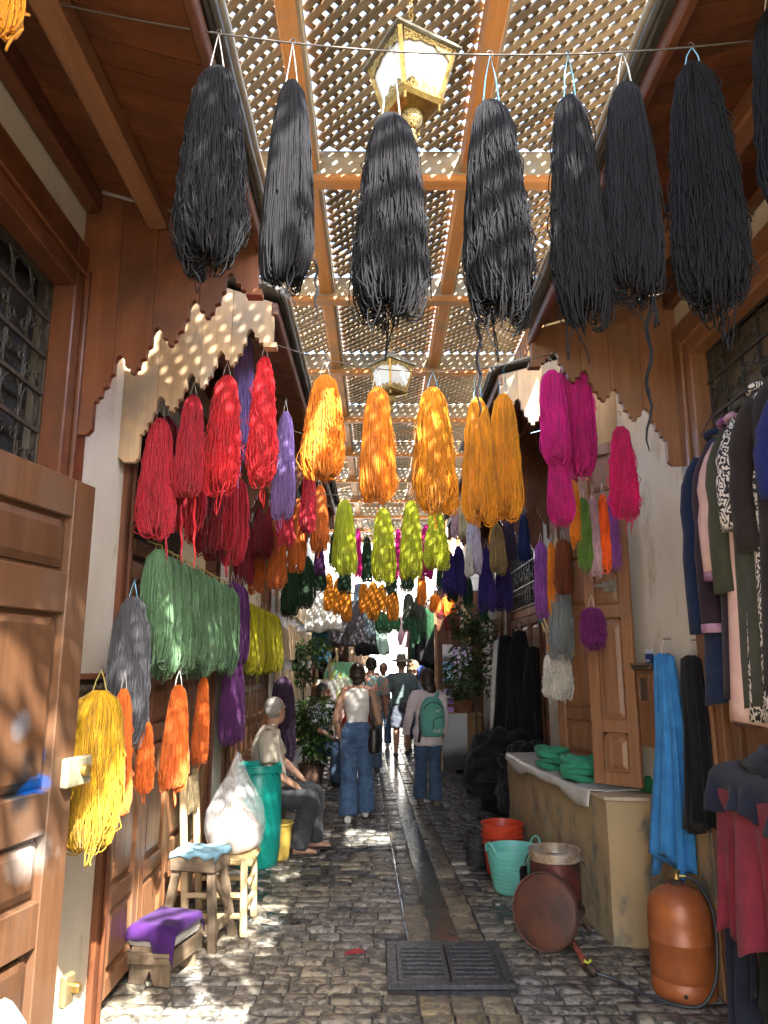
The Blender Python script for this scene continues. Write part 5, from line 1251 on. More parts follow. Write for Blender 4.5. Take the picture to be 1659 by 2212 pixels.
# ---- open carved door leaf standing on the bench
rd = thing('open_door', 'open carved door leaf with a steel latch standing over the bench', 'door', (1.62, 4.9, .85))
RA = W(1393, 1702, z=.885); RBp = W(1290, 1690, z=.885); ru = Vector((RBp.x-RA.x, RBp.y-RA.y, 0)); rw = ru.length; ru.normalize(); rn = Vector((-ru.y, ru.x, 0)); rn = rn if rn.dot(Vector((0, -1, 0))) > 0 else -rn
zt = W(1272, 972, y=RBp.y).z
rl = door_leaf(rd, Vector((RA.x, RA.y, 0)), ru, rn, rw, .885, zt, [.55, .75, .5, 1.35, .5], 1, DOORM, stile=.075, thick=.04, name='leaf', arch=True)
def on_rd(px, py, off=.05):
    d = ray(px, py); o = Vector((RA.x, RA.y, 0)); t = (o-Vector((0, 0, CAM_Z))).dot(rn)/d.dot(rn); return Vector((0, 0, CAM_Z))+d*t+rn*off
STEEL = plain('steel', (.45, .43, .36), .35, (.3, .28, .22), 30, metal=.8)
Mrd = Matrix((ru, rn, Vector((0, 0, 1)))).transposed()
MB().obox(on_rd(1322, 1268, .044), (.045, .004, .035), Mrd).obj('latch_plate', STEEL, rd, bevel=.002)
MB().obox(on_rd(1312, 1266, .055), (.07, .006, .012), Mrd).obj('latch_bolt', STEEL, rd, bevel=.003)
MB().obox(on_rd(1330, 1260, .058), (.012, .008, .02), Mrd).obj('latch_knob', STEEL, rd, bevel=.003)
rd2 = thing('open_door', 'second carved door leaf behind the mixed bundle of hanks', 'door', (1.5, 6.3, .85))
door_leaf(rd2, Vector((1.68, 5.75, 0)), (-.35, .6, 0), (-.86, -.5, 0), .44, .885, 2.95, [.55, .75, 1.35, .5], 1, DOORM, stile=.085, thick=.04, name='leaf', arch=True)
MB().tube([(1.66, 5.72, 1.05), (1.66, 5.72, 1.25)], .012, 8).obj('hinge', IRON, rd2)
# ---- meter box and cigarette pack
mbx = thing('wall_box', 'small carved wooden wall box with a little glazed door', 'box', (XR, 4.72, 1.4))
yb0, yb1 = 4.58, 4.86; xb = XR-.1; ztop = W(1445, 1432, x=xb).z; zbot = W(1430, 1622, x=xb).z
MB().box((xb, yb0, zbot), (XR-.002, yb1, ztop-.04)).obj('case', W_DOOR('z'), mbx, bevel=.005)
MB().box((xb-.03, yb0-.03, ztop-.018), (XR-.002, yb1+.03, ztop)).obj('top', W_OLD('y'), mbx, bevel=.004)
MB().tube([(xb-.012, yb0-.02+k*.017, ztop-.029+.002*math.sin(k*2)) for k in range(20)], .012, 6).obj('rope_moulding', W_OLD('y'), mbx, smooth=True)
ring_ = lambda x_, e: [(x_, yb0+.05-e, ztop-.08+e), (x_, yb1-.05+e, ztop-.08+e), (x_, yb1-.05+e, ztop-.24-e), (x_, yb0+.05-e, ztop-.24-e)]
MB().loft([ring_(xb-.001, .015), ring_(xb-.014, .015), ring_(xb-.014, -.012), ring_(xb-.004, -.012)], False).obj('little_door', W_DOOR('z'), mbx, recalc=True)
MB().box((xb-.006, yb0+.06, ztop-.23), (xb-.002, yb1-.06, ztop-.09)).obj('glass', plain('dark_glass', (.05, .05, .045), .15, bmp=0), mbx)
cp = thing('cigarette_pack', 'blue and white cigarette pack standing on the wall box', 'pack', (XR-.055, 4.73, ztop), .3)
MB().box((-.011, -.027, 0), (.011, .027, .08)).obj('carton', [plain('pack_blue', (.02, .04, .16), .3, (.015, .03, .12))], cp, world=False, bevel=.001)
MB().box((-.0115, -.0275, .058), (.0115, .0275, .084)).obj('lid', plain('pack_white', (.6, .62, .7), .35), cp, world=False, bevel=.001)
MB().box((-.0118, -.012, .008), (-.0111, .02, .022)).obj('label_strip', plain('pack_white', (.6, .62, .7), .35), cp, world=False)
# ---- hanging cloth
def hang(name, label, cat, P, w_top, w_bot, L, along, mat, folds=5, amp=.03, thick=.09, seed=0, group=None, ragged=.03, nail=True, parts=None, cinch=.0):
    """a gathered cloth: closed tube hanging from P; along = direction of its width"""
    rs = random.Random(seed+11); b = thing(name, label, cat, P, 0, group); al = Vector(along).normalized(); nn = Vector((al.y, -al.x, 0))
    ph = [rs.uniform(0, 6.28) for _ in range(6)]; N = 64; M = 26; rings = []
    for i in range(M+1):
        t = i/M; s = lerp(w_top, w_bot, t**.7)*(1-cinch*math.exp(-((t-.5)/.15)**2)); ring = []
        for k in range(N):
            a = 2*math.pi*k/N; g = (.3+.7*t)
            f = amp*g*1.5*(abs(math.sin(folds*.5*a+ph[0]+t*.8))-.55+.6*abs(math.sin((folds+1.5)*a*.5+ph[1]-t*1.1))-.33+.3*math.sin((folds*2+3)*a+ph[2]+3*t))
            x = s/2*math.cos(a); y = thick*(.35+.65*t)/2*math.sin(a)
            sway = .03*math.sin(t*2.2+ph[5])*t
            zr = -L*t-(ragged*(math.sin(3*a+ph[3])+.6*math.sin(7*a+ph[4]))*t*t)
            ring.append(al*(x+f*math.cos(a)+sway)+nn*(y+f*math.sin(a)*1.3)+Vector((0, 0, zr+.02*(1-abs(math.cos(a)))*(1 if i == 0 else 0))))
        rings.append(ring)
    MB().loft(rings).obj('fabric', mat, b, world=False, smooth=True)
    if nail:
        MB().tube([(-.02, 0, -.02), (0, 0, .1), (.02, 0, -.02)], .004, 5).obj('hanging_loop', STRING, b, world=False)
        MB().tube([(0, 0, .1), (.05*(1 if P[0] > 0 else -1), 0, .1)], .003, 5).obj('nail', IRON, b, world=False)
    return b
PB = W(1492, 1418, y=4.45)
hang('hanging_shawl', 'long blue shawl with a pale hem hanging from a nail on the cream wall', 'shawl', (1.66, 4.4, W(1492, 1418, y=4.4).z), .13, .27, 1.13, (.35, -.94, 0), cloth('blue_cotton', (.05, .23, .5), (.035, .17, .4), 12), 9, .03, .16, 3, ragged=.06)
hang('hanging_garment', 'black zipped garment hanging beside the blue shawl', 'garment', (1.70, 4.1, 1.68), .14, .24, .86, (.3, -.95, 0), BLACKC, 9, .03, .12, 4)
# robes on the grille
def robe(P, along, mat, label, w=.44, L=1.25, sleeve=.75, seed=0, trim=None, flare=1.25):
    rs = random.Random(seed); b = thing('robe', label, 'robe', P, 0, 'robes hung on the iron grille'); al = Vector(along).normalized(); nn = Vector((al.y, -al.x, 0))
    ph = [rs.uniform(0, 6.28) for _ in range(5)]; N = 36; M = 20; rings = []
    for i in range(M+1):
        t = i/M; s = w*np.interp(t, [0, .03, .08, .2, .45, 1], [.22, .6, .9, .86, .9, flare]); th = np.interp(t, [0, .1, .4, 1], [.06, .1, .1, .14]); ring = []
        for k in range(N):
            a = 2*math.pi*k/N; f = .018*t*(math.sin(4*a+ph[0])+.6*math.sin(7*a+ph[1]+t))
            ring.append(al*(s/2*math.cos(a)+f*math.cos(a))+nn*(th/2*math.sin(a)+f*math.sin(a))+Vector((0, 0, -L*t-.02*math.sin(2*a+ph[2])*t)))
        rings.append(ring)
    MB().loft(rings).obj('body', mat, b, world=False, smooth=True)
    for s in (-1, 1):
        p0 = al*s*w*.36+Vector((0, 0, -.06)); p1 = al*s*w*.5+Vector((0, 0, -.2))+nn*.02; p2 = al*s*w*(.56+.05*rs.random())+Vector((0, 0, -sleeve*.6))+nn*(.03); p3 = al*s*w*.54+Vector((0, 0, -sleeve))+nn*.035
        pts = [p0, p0.lerp(p1, .5), p1, p1.lerp(p2, .33)+nn*.008, p1.lerp(p2, .66)-nn*.006, p2, p2.lerp(p3, .5)+nn*.005, p3]
        MB().tube(pts, [.05, .075, .08, .078, .074, .07, .066, .07], 12, flat=.6, up=al).obj('sleeve', mat, b, world=False, smooth=True)
        if trim: MB().tube([p3+Vector((0, 0, .03)), p3+Vector((0, 0, -.012))], .073, 12, flat=.62, up=al).obj('cuff', trim, b, world=False, smooth=True)
    MB().tube([al*.06*math.cos(a)+nn*.045*math.sin(a)+Vector((0, 0, .012+.012*math.sin(a))) for a in [2*math.pi*k/14 for k in range(15)]], .016, 6, cap=False).obj('collar', trim or mat, b, world=False, smooth=True)
    MB().tube([al*w*-.3+Vector((0, 0, -.02)), Vector((0, 0, .05)), al*w*.3+Vector((0, 0, -.02))], .004, 5).obj('hanger', WIRE, b, world=False)
    MB().tube([Vector((0, 0, .05)), Vector((.0, 0, .1)), Vector((.03, 0, .125)), Vector((.055, .0, .11))], .003, 5).obj('hanger_hook', WIRE, b, world=False, smooth=True)
def pattern(name, ca, cb, scale, lo, hi, cc=None, stretch=(1, 1, 1)):
    m, nt, b = new_mat(name); mp = coords(nt, stretch); n = noise(nt, mp, scale, 1, .3, 2.2)
    wv = nd(nt, 'ShaderNodeTexWave'); wv.inputs['Scale'].default_value = scale*.8; wv.inputs['Distortion'].default_value = 14; wv.inputs['Detail'].default_value = 1.5; wv.inputs['Detail Scale'].default_value = 1.2
    nt.links.new(mp.outputs[0], wv.inputs['Vector']); r = ramp(nt, [(lo, ca), (hi, cb)]); nt.links.new(wv.outputs[0], r.inputs[0]); col = r
    if cc:
        k = ramp(nt, [(.5, 0), (.56, 1)]); nt.links.new(n.outputs[0], k.inputs[0]); col = mixc(nt, k, r, cc)
    nt.links.new(outc(col), b.inputs['Base Color']); b.inputs['Roughness'].default_value = .85; MATS[name] = m; return m
ROB = [((1.675, 3.52), 2.79, cloth('navy_cloth', (.012, .022, .06), (.008, .015, .04)), 'navy robe closest to the blue shawl, with long sleeves', .95, 1.28),
       ((1.67, 3.36), 2.80, cloth('dark_plum_cloth', (.035, .018, .03), (.02, .01, .018)), 'dark plum robe between the navy and pink robes', .95, 1.25),
       ((1.66, 3.26), 2.79, pattern('pink_print', (.62, .38, .32), (.66, .42, .34), 5, .3, .7, None), 'pale pink robe with a purple embroidered collar', .7, 1.36),
       ((1.65, 3.15), 2.81, cloth('olive_cloth', (.06, .062, .036), (.042, .044, .026)), 'olive green robe with piped seams', .8, 1.3),
       ((1.64, 3.0), 2.83, pattern('white_leaf_print', (.02, .017, .015), (.72, .66, .58), 26, .42, .5), 'black and white leaf-print robe', .55, 1.36),
       ((1.63, 2.85), 2.86, cloth('brown_black_cloth', (.026, .017, .015), (.015, .01, .009)), 'blackish brown robe beside the royal blue sleeve', .7, 1.28),
       ((1.62, 2.6), 2.82, cloth('royal_blue_cloth', (.012, .02, .13), (.008, .014, .09)), 'royal blue short robe next to the patterned ones', .48, .8)]
for i, ((x, y), z, mt, lab, slv, L) in enumerate(ROB): robe((x, y, z-.04), (.14, -.99, 0), mt, lab, sleeve=slv, L=L, seed=i, trim=cloth('purple_trim', (.2, .06, .16), (.5, .3, .35)) if 'pink' in lab else None)
tag(MB().tube([(XR+.03, 4.0, 2.86), (1.68, 3.6, 2.87), (1.66, 2.3, 2.9)], .004, 6).obj('wire', WIRE), 'wire along the iron grille carrying the robes', 'wire')
# clothes draped over a rail at the right edge
rk = thing('clothes_rail', 'low metal clothes rail with a purple post under draped garments', 'rail', (1.6, 3.1, 0))
MB().tube([(1.6, 2.4, 1.16), (1.6, 3.5, 1.16)], .014, 8).obj('rail', STEEL, rk, smooth=True)
for yy in (2.5, 2.95): MB().tube([(1.6, yy, 0), (1.6, yy, 1.16)], .02, 8).obj('post', plain('purple_post', (.05, .03, .09), .5), rk, smooth=True)
def drape(name, label, x, ya, yb, zr, lf, lb, mat, seed, cat='garment', bulge=.07, fold=.03):
    rs = random.Random(seed); ph = [rs.uniform(0, 6.28) for _ in range(6)]
    def fn(u, v):
        y = lerp(ya, yb, u); s = (v-.5)*2                     # -1 lane side .. 1 wall side
        ln = lf*(1+.13*math.sin(u*5+ph[0])+.1*math.sin(u*11+ph[4])) if s < 0 else lb*(1+.1*math.sin(u*4+ph[1])); t = abs(s)
        over = min(1, t/.18); hang_ = max(0, (t-.18)/.82)
        xx = math.copysign(bulge*math.sin(over*math.pi/2)*(1+.0*t), s)
        fo = fold*hang_*(math.sin(u*14+ph[2])+.6*math.sin(u*25+ph[3]+hang_*2)+.3*math.sin(u*41+ph[5]))
        yy = y+fold*.8*hang_*math.sin(u*9+ph[4])+(u-.5)*.12*hang_*(-1 if seed % 2 else .4)
        return (x+xx+(fo-.02*hang_)*(1 if s < 0 else -.4), yy, zr+.02-.05*(1-math.cos(over*math.pi/2))-ln*hang_)
    return sheet(name, fn, 46, 40, mat, label, cat, None, .006)
drape('draped_jacket', 'navy padded jacket draped over the low clothes rail', 1.6, 2.6, 3.36, 1.22, .13, .1, cloth('navy_padded', (.012, .015, .03), (.008, .01, .02), 5), 3, 'jacket', .17, .035)
drape('draped_scarf', 'frayed maroon scarf hanging over the navy jacket', 1.59, 2.75, 3.3, 1.16, .6, .1, cloth('maroon_cloth', (.2, .022, .036), (.14, .016, .026), 8), 4, 'scarf', .16, .035)
drape('draped_trousers', 'long dark navy trousers hanging from the clothes rail to the ground', 1.6, 3.16, 3.46, 1.15, .92, .5, cloth('dark_navy', (.016, .018, .03), (.01, .011, .02)), 5, 'trousers', .1, .03)
drape('draped_skirt', 'dark olive cloth hanging low below the maroon scarf', 1.6, 2.86, 3.14, 1.12, .88, .6, cloth('dark_olive', (.022, .026, .018), (.014, .016, .011)), 6, 'garment', .09, .03)
drape('draped_shirt', 'white shirt hanging low on the clothes rail beside the maroon scarf', 1.58, 2.55, 2.78, 1.12, .75, .5, cloth('white_shirt', (.6, .57, .52), (.5, .47, .43)), 7, 'shirt', .11, .02)
crumple(Vector((1.62, 2.68, 1.25)), .11, cloth('turquoise_cloth', (.03, .42, .45), (.02, .3, .33)), 'turquoise folded cloth on top of the clothes rail', sq=(1, 1.2, .7), seed=12)
crumple(Vector((1.6, 3.0, 1.19)), .17, MATS['navy_padded'], 'navy padded hood bunched on the clothes rail', sq=(.7, 1.25, .4), seed=13, amp=.5)
crumple(Vector((-1.02, 2.12, 0)), .2, cloth('white_sackcloth', (.6, .57, .52), (.48, .45, .4)), 'upright off-white sack in front of the spray-painted door', 'sack', 'sack', (.7, .8, 2.12), 33, .25, N=40, M=26)
# ---- litter on the ground
lt = W(765, 2062, z=.01); tag(MB().add([(lt.x-.06, lt.y, .008), (lt.x-.01, lt.y-.02, .02), (lt.x+.07, lt.y+.03, .01), (lt.x+.02, lt.y+.06, .025), (lt.x-.05, lt.y+.04, .012)], [(0, 1, 3, 4), (1, 2, 3)]).obj('wrapper', plain('red_wrapper', (.5, .04, .05), .35)), 'crushed red wrapper lying on the cobbles', 'litter')
# ---- dresses, far right
for i, (px, p0, p1, wt, lab) in enumerate(((1092, 1375, 1610, .34, 'black dress with pale shoulder straps on a hanger by the tree'), (1122, 1365, 1600, .36, 'plain black dress hanging beside the grilled transom'), (1152, 1400, 1590, .3, 'short black dress hanging in the doorway behind the mixed bundle'))):
    P = W(px, p0, y=8.6-.25*i); L = P.z-W(px, p1, y=8.6-.25*i).z
    hang('hanging_dress', lab, 'dress', P, .12, wt, L, (.9, -.4, 0), BLACKC, 9, .035, .2, 20+i, 'black dresses on hangers', nail=True)
P = W(1078, 1385, y=8.75); hang('hanging_apron', 'thin white slip hanging behind the black dresses', 'slip', P, .12, .22, 1.15, (.9, -.4, 0), cloth('white_slip', (.6, .58, .54)), 4, .02, .08, 31)
# ---- plants
LEAF = plain('leaf', (.045, .095, .022), .4, (.02, .05, .012), 3, bmp=0, var=None); LEAF2 = plain('leaf_light', (.075, .14, .03), .42, (.04, .085, .018), 3, bmp=0); BARK = plain('bark', (.12, .085, .055), .8)
def leaves(m, c, r, n, rs, ll, lw, drop=.3):
    for _ in range(n):
        while True:
            d = Vector((rs.uniform(-1, 1), rs.uniform(-1, 1), rs.uniform(-1, 1)))
            if d.length < 1: break
        p = Vector(c)+Vector((d.x*r[0], d.y*r[1], d.z*r[2])); a = Vector((d.x+rs.uniform(-.8, .8), d.y+rs.uniform(-.8, .8), d.z*.4+rs.uniform(-.5, .7))).normalized()
        s = a.cross(Vector((rs.uniform(-.4, .4), rs.uniform(-.4, .4), 1))).normalized(); l = ll*rs.uniform(.6, 1.25); w_ = lw*rs.uniform(.7, 1.2); u = s.cross(a)*l*.12
        m.add([p, p+a*l*.5+s*w_/2+u, p+a*l-Vector((0, 0, l*drop)), p+a*l*.5-s*w_/2+u], [(0, 1, 2), (0, 2, 3)], rs.randrange(2))
def tree(P, base_r, H, crown, nl, label, seed, ll=.06, lw=.03, stem0=0, stems=5, name='potted_tree', trunk_r=.018, lean=0):
    rs = random.Random(seed); b = thing(name, label, 'tree' if 'tree' in name else 'plant', P); m = MB(); tops = []
    z0 = stem0
    fork = Vector((lean*.5, 0, z0+H*.42)); m.tube([(0, 0, z0), (lean*.25+.01, .01, z0+H*.2), fork], [trunk_r, trunk_r*.85, trunk_r*.7], 7)
    lv = MB()
    for k in range(stems):
        c = crown[k % len(crown)]; e = Vector(c[0]); q = fork.lerp(e, .5)+Vector((rs.uniform(-.06, .06), rs.uniform(-.06, .06), .03)); m.tube([fork, q, e], [trunk_r*.6, trunk_r*.4, trunk_r*.15], 5)
        for _ in range(4):
            d = e+Vector((rs.uniform(-1, 1)*c[1][0], rs.uniform(-1, 1)*c[1][1], rs.uniform(-.6, 1)*c[1][2]))*.8; m.tube([q.lerp(e, rs.random()), q.lerp(d, .6), d], [trunk_r*.25, trunk_r*.18, trunk_r*.06], 4)
    m.obj('trunk', BARK, b, world=False, smooth=True)
    for c, r in crown: leaves(lv, c, r, nl//len(crown), rs, ll, lw)
    lv.obj('crown', [LEAF, LEAF2], b, world=False)
    return b
TERRA = plain('terracotta', (.3, .13, .07), .7, (.2, .09, .05), 8)
P = W(668, 1690, z=0); bucket(P, .12, .16, .26, 'terracotta pot of the tall thin tree beside the blue canvases', TERRA, (.23,), 'plant_pot', False, .012, cat='pot')
P = W(655, 1675, z=0); tree(P, .1, 1.75, [((.0, 0, 1.7), (.28, .25, .17)), ((-.14, 0, 1.86), (.17, .2, .13)), ((.2, 0, 1.92), (.15, .15, .13)), ((-.06, 0, 1.45), (.2, .2, .12))], 520, 'tall thin-stemmed tree standing before the blue canvases', 3, .1, .055, .05, trunk_r=.016)
P = W(672, 1690, z=0); bucket((P.x+.04, P.y-.25, 0), .13, .17, .27, 'dark terracotta pot of the leafy shrub behind the old man', plain('dark_terracotta', (.11, .06, .04), .7), (.24,), 'plant_pot', False, .012, cat='pot')
tree((P.x+.03, P.y-.25, .2), .1, .8, [((0, 0, .45), (.22, .2, .26)), ((.05, 0, .8), (.24, .2, .2)), ((-.12, 0, .62), (.2, .2, .2)), ((.12, -.05, .3), (.2, .2, .18))], 620, 'dense dark leafy shrub in a pot behind the seated old man', 5, .12, .06, .0, name='potted_shrub')
P = W(1032, 1705, z=0); tree((P.x, P.y, .3), .1, 1.85, [((0, 0, 1.55), (.34, .3, .32)), ((-.14, 0, 1.95), (.22, .2, .25)), ((.12, 0, 1.2), (.26, .25, .28)), ((-.2, -.1, 1.2), (.25, .2, .25)), ((.15, 0, 1.8), (.22, .2, .22))], 1300, 'tall bushy citrus tree on the right before the painting panel', 8, .085, .04, 0, trunk_r=.022, stems=7)
# planter box with a terracotta pot
P = W(1000, 1668, z=0); pb = thing('planter_box', 'brown cabinet carrying a terracotta pot on the right', 'cabinet', (P.x, P.y, 0)); ph_ = W(1000, 1545, y=P.y).z
MB().box((P.x-.16, P.y-.12, .05), (P.x+.3, P.y+.35, ph_)).obj('case', wood('cabinet_wood', (.3, .17, .07), (.2, .11, .045), 'z'), pb, bevel=.01)
MB().box((P.x-.19, P.y-.15, ph_+.001), (P.x+.33, P.y+.38, ph_+.025)).obj('top', wood('cabinet_wood', (.3, .17, .07), (.2, .11, .045), 'z'), pb, bevel=.005)
MB().box((P.x-.16, P.y-.12, 0), (P.x-.12, P.y+.35, .049)).obj('plinth', W_OLD('y'), pb)
bucket((P.x+.03, P.y+.05, ph_+.026), .11, .15, .2, 'ribbed terracotta pot on the brown cabinet', TERRA, (.05, .1, .15), 'plant_pot', False, .012, cat='pot')
tree((P.x+.03, P.y+.05, ph_+.2), .1, .3, [((0, 0, .2), (.22, .2, .16)), ((-.08, 0, .12), (.2, .2, .12)), ((.1, 0, .3), (.18, .15, .14))], 420, 'low flowering plant in the ribbed terracotta pot', 15, .07, .035, 0, name='potted_plant', trunk_r=.01)
# ---- paintings
def canvas(P, u, w_, h_, mat, label, group, tilt=0):
    u = Vector(u).normalized(); n = Vector((u.y, -u.x, 0)); b = thing('painting', label, 'painting', P, 0, group)
    M = Matrix((u, n, Vector((0, 0, 1)))).transposed()
    MB().obox((0, 0, h_/2), (w_/2, .015, h_/2), M).obj('stretcher', W_LIGHT('z'), b, world=False)
    MB().obox(n*.0165+Vector((0, 0, h_/2)), (w_/2-.004, .0012, h_/2-.004), M).obj('picture', mat, b, world=False)
def art(name, stops, axis=2, sc=2.0, dist=.15):
    if name in MATS: return MATS[name]
    m, nt, b = new_mat(name); tc = nd(nt, 'ShaderNodeTexCoord'); sp = nd(nt, 'ShaderNodeSeparateXYZ'); nt.links.new(tc.outputs['Generated'], sp.inputs[0])
    n = noise(nt, coords(nt), 7, 5, .6); ad = nd(nt, 'ShaderNodeMath', operation='MULTIPLY_ADD'); nt.links.new(n.outputs[0], ad.inputs[0]); ad.inputs[1].default_value = dist; nt.links.new(sp.outputs[axis], ad.inputs[2])
    r = ramp(nt, stops); nt.links.new(ad.outputs[0], r.inputs[0]); nt.links.new(r.outputs[0], b.inputs['Base Color']); b.inputs['Roughness'].default_value = .6; MATS[name] = m; return m
BLU = [art('painting_blue_a', [(.1, (.7, .75, .8)), (.35, (.12, .3, .6)), (.6, (.08, .2, .5)), (.9, (.55, .68, .8))], 2), art('painting_blue_b', [(.15, (.05, .12, .4)), (.5, (.3, .55, .8)), (.8, (.78, .8, .8))], 2), art('painting_white', [(.2, (.75, .75, .72)), (.6, (.45, .6, .72)), (.9, (.8, .78, .74))], 2, dist=.4)]
rs = random.Random(4); k = 0
names = ['deep blue', 'sky blue', 'white and pale blue']
for row, (zb, hh) in enumerate(((.35, .62), (1.08, .55), (1.75, .5), (2.35, .45))):
    yy = 9.6
    while yy < 14.2:
        wd = rs.uniform(.28, .5); c = rs.randrange(3)
        where = ['leaning on the ground row', 'in the row above the ground', 'in the row at head height', 'in the topmost row'][row]
        canvas((XL+.03, yy+wd/2, zb+rs.uniform(-.04, .04)), (0, -1, 0), wd*.9, hh*rs.uniform(.8, 1), BLU[c], '%s canvas %s of the gallery wall' % (names[c], where), 'canvases on the gallery wall'); yy += wd+.03
pn = thing('display_panel', 'tall brown wooden display panel with paintings beside the citrus tree', 'panel', (1.45, 12.8, 0))
MB().box((.95, 12.8, 0), (1.74, 12.86, 2.9)).obj('board', W_DARK('z'), pn)
for x in (.93, 1.18): MB().box((x, 12.77, 0), (x+.05, 12.799, 2.9)).obj('post', W_DOOR('z'), pn)
SEA = art('painting_sea', [(.2, (.05, .25, .5)), (.5, (.5, .75, .85)), (.9, (.1, .35, .65))], 2); VIO = art('painting_violet', [(.2, (.25, .12, .5)), (.5, (.75, .65, .8)), (.9, (.4, .25, .65))], 2); GRY = art('painting_grey', [(.3, (.1, .11, .12)), (.5, (.6, .62, .62)), (.8, (.7, .72, .74))], 2)
ABS = pattern('painting_abstract', (.75, .73, .7), (.22, .08, .42), 6, .4, .65, (.5, .42, .6))
for px, p0, p1, wp, mt, lab in ((1022-55, 1392, 1430, 22, GRY, 'small grey painting on the brown display panel'), (968, 1412+18, 1478, 22, SEA, 'small sea-blue painting on the brown display panel'), (970, 1488, 1520, 22, VIO, 'small violet painting on the brown display panel'), (970, 1528, 1560, 22, VIO, 'lowest small violet painting on the brown display panel'), (1000, 1400-3, 1495, 42, ABS, 'abstract purple and white painting on the brown display panel')):
    Pp = W(px, p1, y=12.74); hh = W(px, p0, y=12.74).z-Pp.z; canvas(Pp, (1, 0, 0), wp*depth_scale(Pp), hh, mt, lab, 'paintings on the brown panel')
Pp = W(985, 1652, y=11.6); canvas((Pp.x-.02, 11.55, .12), (.75, .66, 0), .55, .8, GRY, 'large grey and white canvas leaning on the brown cabinet', None)
# ---- clothes stall on the far left
ST = [((-.95, 12.4), 700, 1275, 1362, .62, 'white_blouse', (.72, .74, .72), 'white blouse hanging above the teal trousers', 'blouse'), ((-.95, 12.5), 692, 1350, 1432, .3, 'teal_pleats', (.05, .16, .23), 'teal pleated trousers hanging below the white blouse', 'trousers'),
      ((-.6, 12.9), 752, 1298, 1392, .62, 'grey_satin', (.1, .095, .105), 'wide grey satin skirt hanging on the clothes stall', 'skirt'), ((-.45, 13.3), 780, 1262, 1378, .3, 'slate_blue', (.17, .23, .27), 'slate blue skirt hanging beside the grey satin one', 'skirt'),
      ((-.35, 13.8), 793, 1270, 1376, .3, 'slate_blue', (.17, .23, .27), 'second slate blue skirt nearer the bright lane end', 'skirt'), ((-.4, 14.4), 790, 1340, 1412, .42, 'black_far', (.015, .015, .016), 'black skirt hanging below the slate blue skirts', 'skirt'),
      ((-.85, 13.2), 712, 1412, 1468, .5, 'black_vest', (.016, .016, .018), 'black gold-collared tunic on the clothes stall', 'tunic'), ((-.75, 12.3), 738, 1432, 1474, .55, 'green_tie_dye', None, 'lime and white tie-dyed shirt on the clothes stall', 'shirt'),
      ((-.3, 16), 812, 1330, 1412, .5, 'pale_green_far', (.4, .6, .5), 'pale green print dress against the bright lane end', 'dress'), ((-.5, 15), 768, 1395, 1440, .6, 'striped_orange', None, 'orange striped cloth hanging on the far clothes stall', 'cloth')]
for i, ((x, y), px, p0, p1, wd, mn, c, lab, cat) in enumerate(ST):
    P = W(px, p0, y=y); L = P.z-W(px, p1, y=y).z
    mt = cloth(mn, c) if c else (pattern('green_tie_dye', (.45, .6, .12), (.55, .7, .6), 4, .35, .6, (.2, .5, .3)) if 'green' in mn else pattern('striped_orange', (.7, .4, .2), (.75, .65, .5), 9, .4, .5, None, (6, 6, .1)))
    gb = hang('hanging_garment', lab, cat, P, wd*.75, wd, L, (1, -.15, 0), mt, 11, .03, .15, 50+i, nail=False)
    if 'gold' in lab:
        pts = [Vector((-.16+.32*k/12, -.1, -.03-.13*math.sin(math.pi*k/12))) for k in range(13)]
        MB().tube(pts, .03, 6, flat=.6).obj('collar_braid', plain('gold_braid', (.5, .4, .16), .5, (.3, .22, .08), 60), gb, world=False, smooth=True)
# rail and posts of that stall
stl = thing('clothes_stall', 'timber clothes stall with pale posts on the left of the far lane', 'stall', (-.9, 13, 0))
for px, p0, p1, y in ((712, 1418, 1475, 12.2), (684, 1440, 1480, 12.1), (728, 1400, 1470, 12.9)):
    a = W(px, p0, y=y); c = W(px+8, p1+90, y=y); MB().bar(a, Vector((c.x, y, 0)), .04, .04, up=(0, 1, 0)).obj('post', W_LIGHT('z'), stl)
MB().bar((-1.3, 12.4, 2.98), (-.25, 14.5, 2.95), .04, .04).obj('rail', W_LIGHT('y'), stl)
for i, (px, p0, p1, wp, mt, lab) in enumerate(((706, 1468, 1530, 42, art('painting_market', [(.2, (.6, .62, .6)), (.45, (.3, .2, .22)), (.6, (.55, .5, .52)), (.8, (.65, .66, .62))], 2, dist=.5), 'grey patterned picture board on the far left'), (740, 1465, 1520, 30, art('painting_lime', [(.2, (.6, .66, .5)), (.6, (.55, .62, .2)), (.9, (.7, .75, .6))], 2, dist=.6), 'lime and white picture board beside the grey patterned one'), (738, 1522, 1580, 34, art('painting_teal', [(.2, (.65, .7, .68)), (.5, (.2, .5, .48)), (.8, (.7, .5, .45))], 2, dist=.6), 'teal and pink picture board behind the seated man'))):
    Pp = W(px, p1, y=11.9); canvas(Pp, (1, 0, 0), wp*depth_scale(Pp), W(px, p0, y=11.9).z-Pp.z, mt, lab, 'picture boards on the far left')
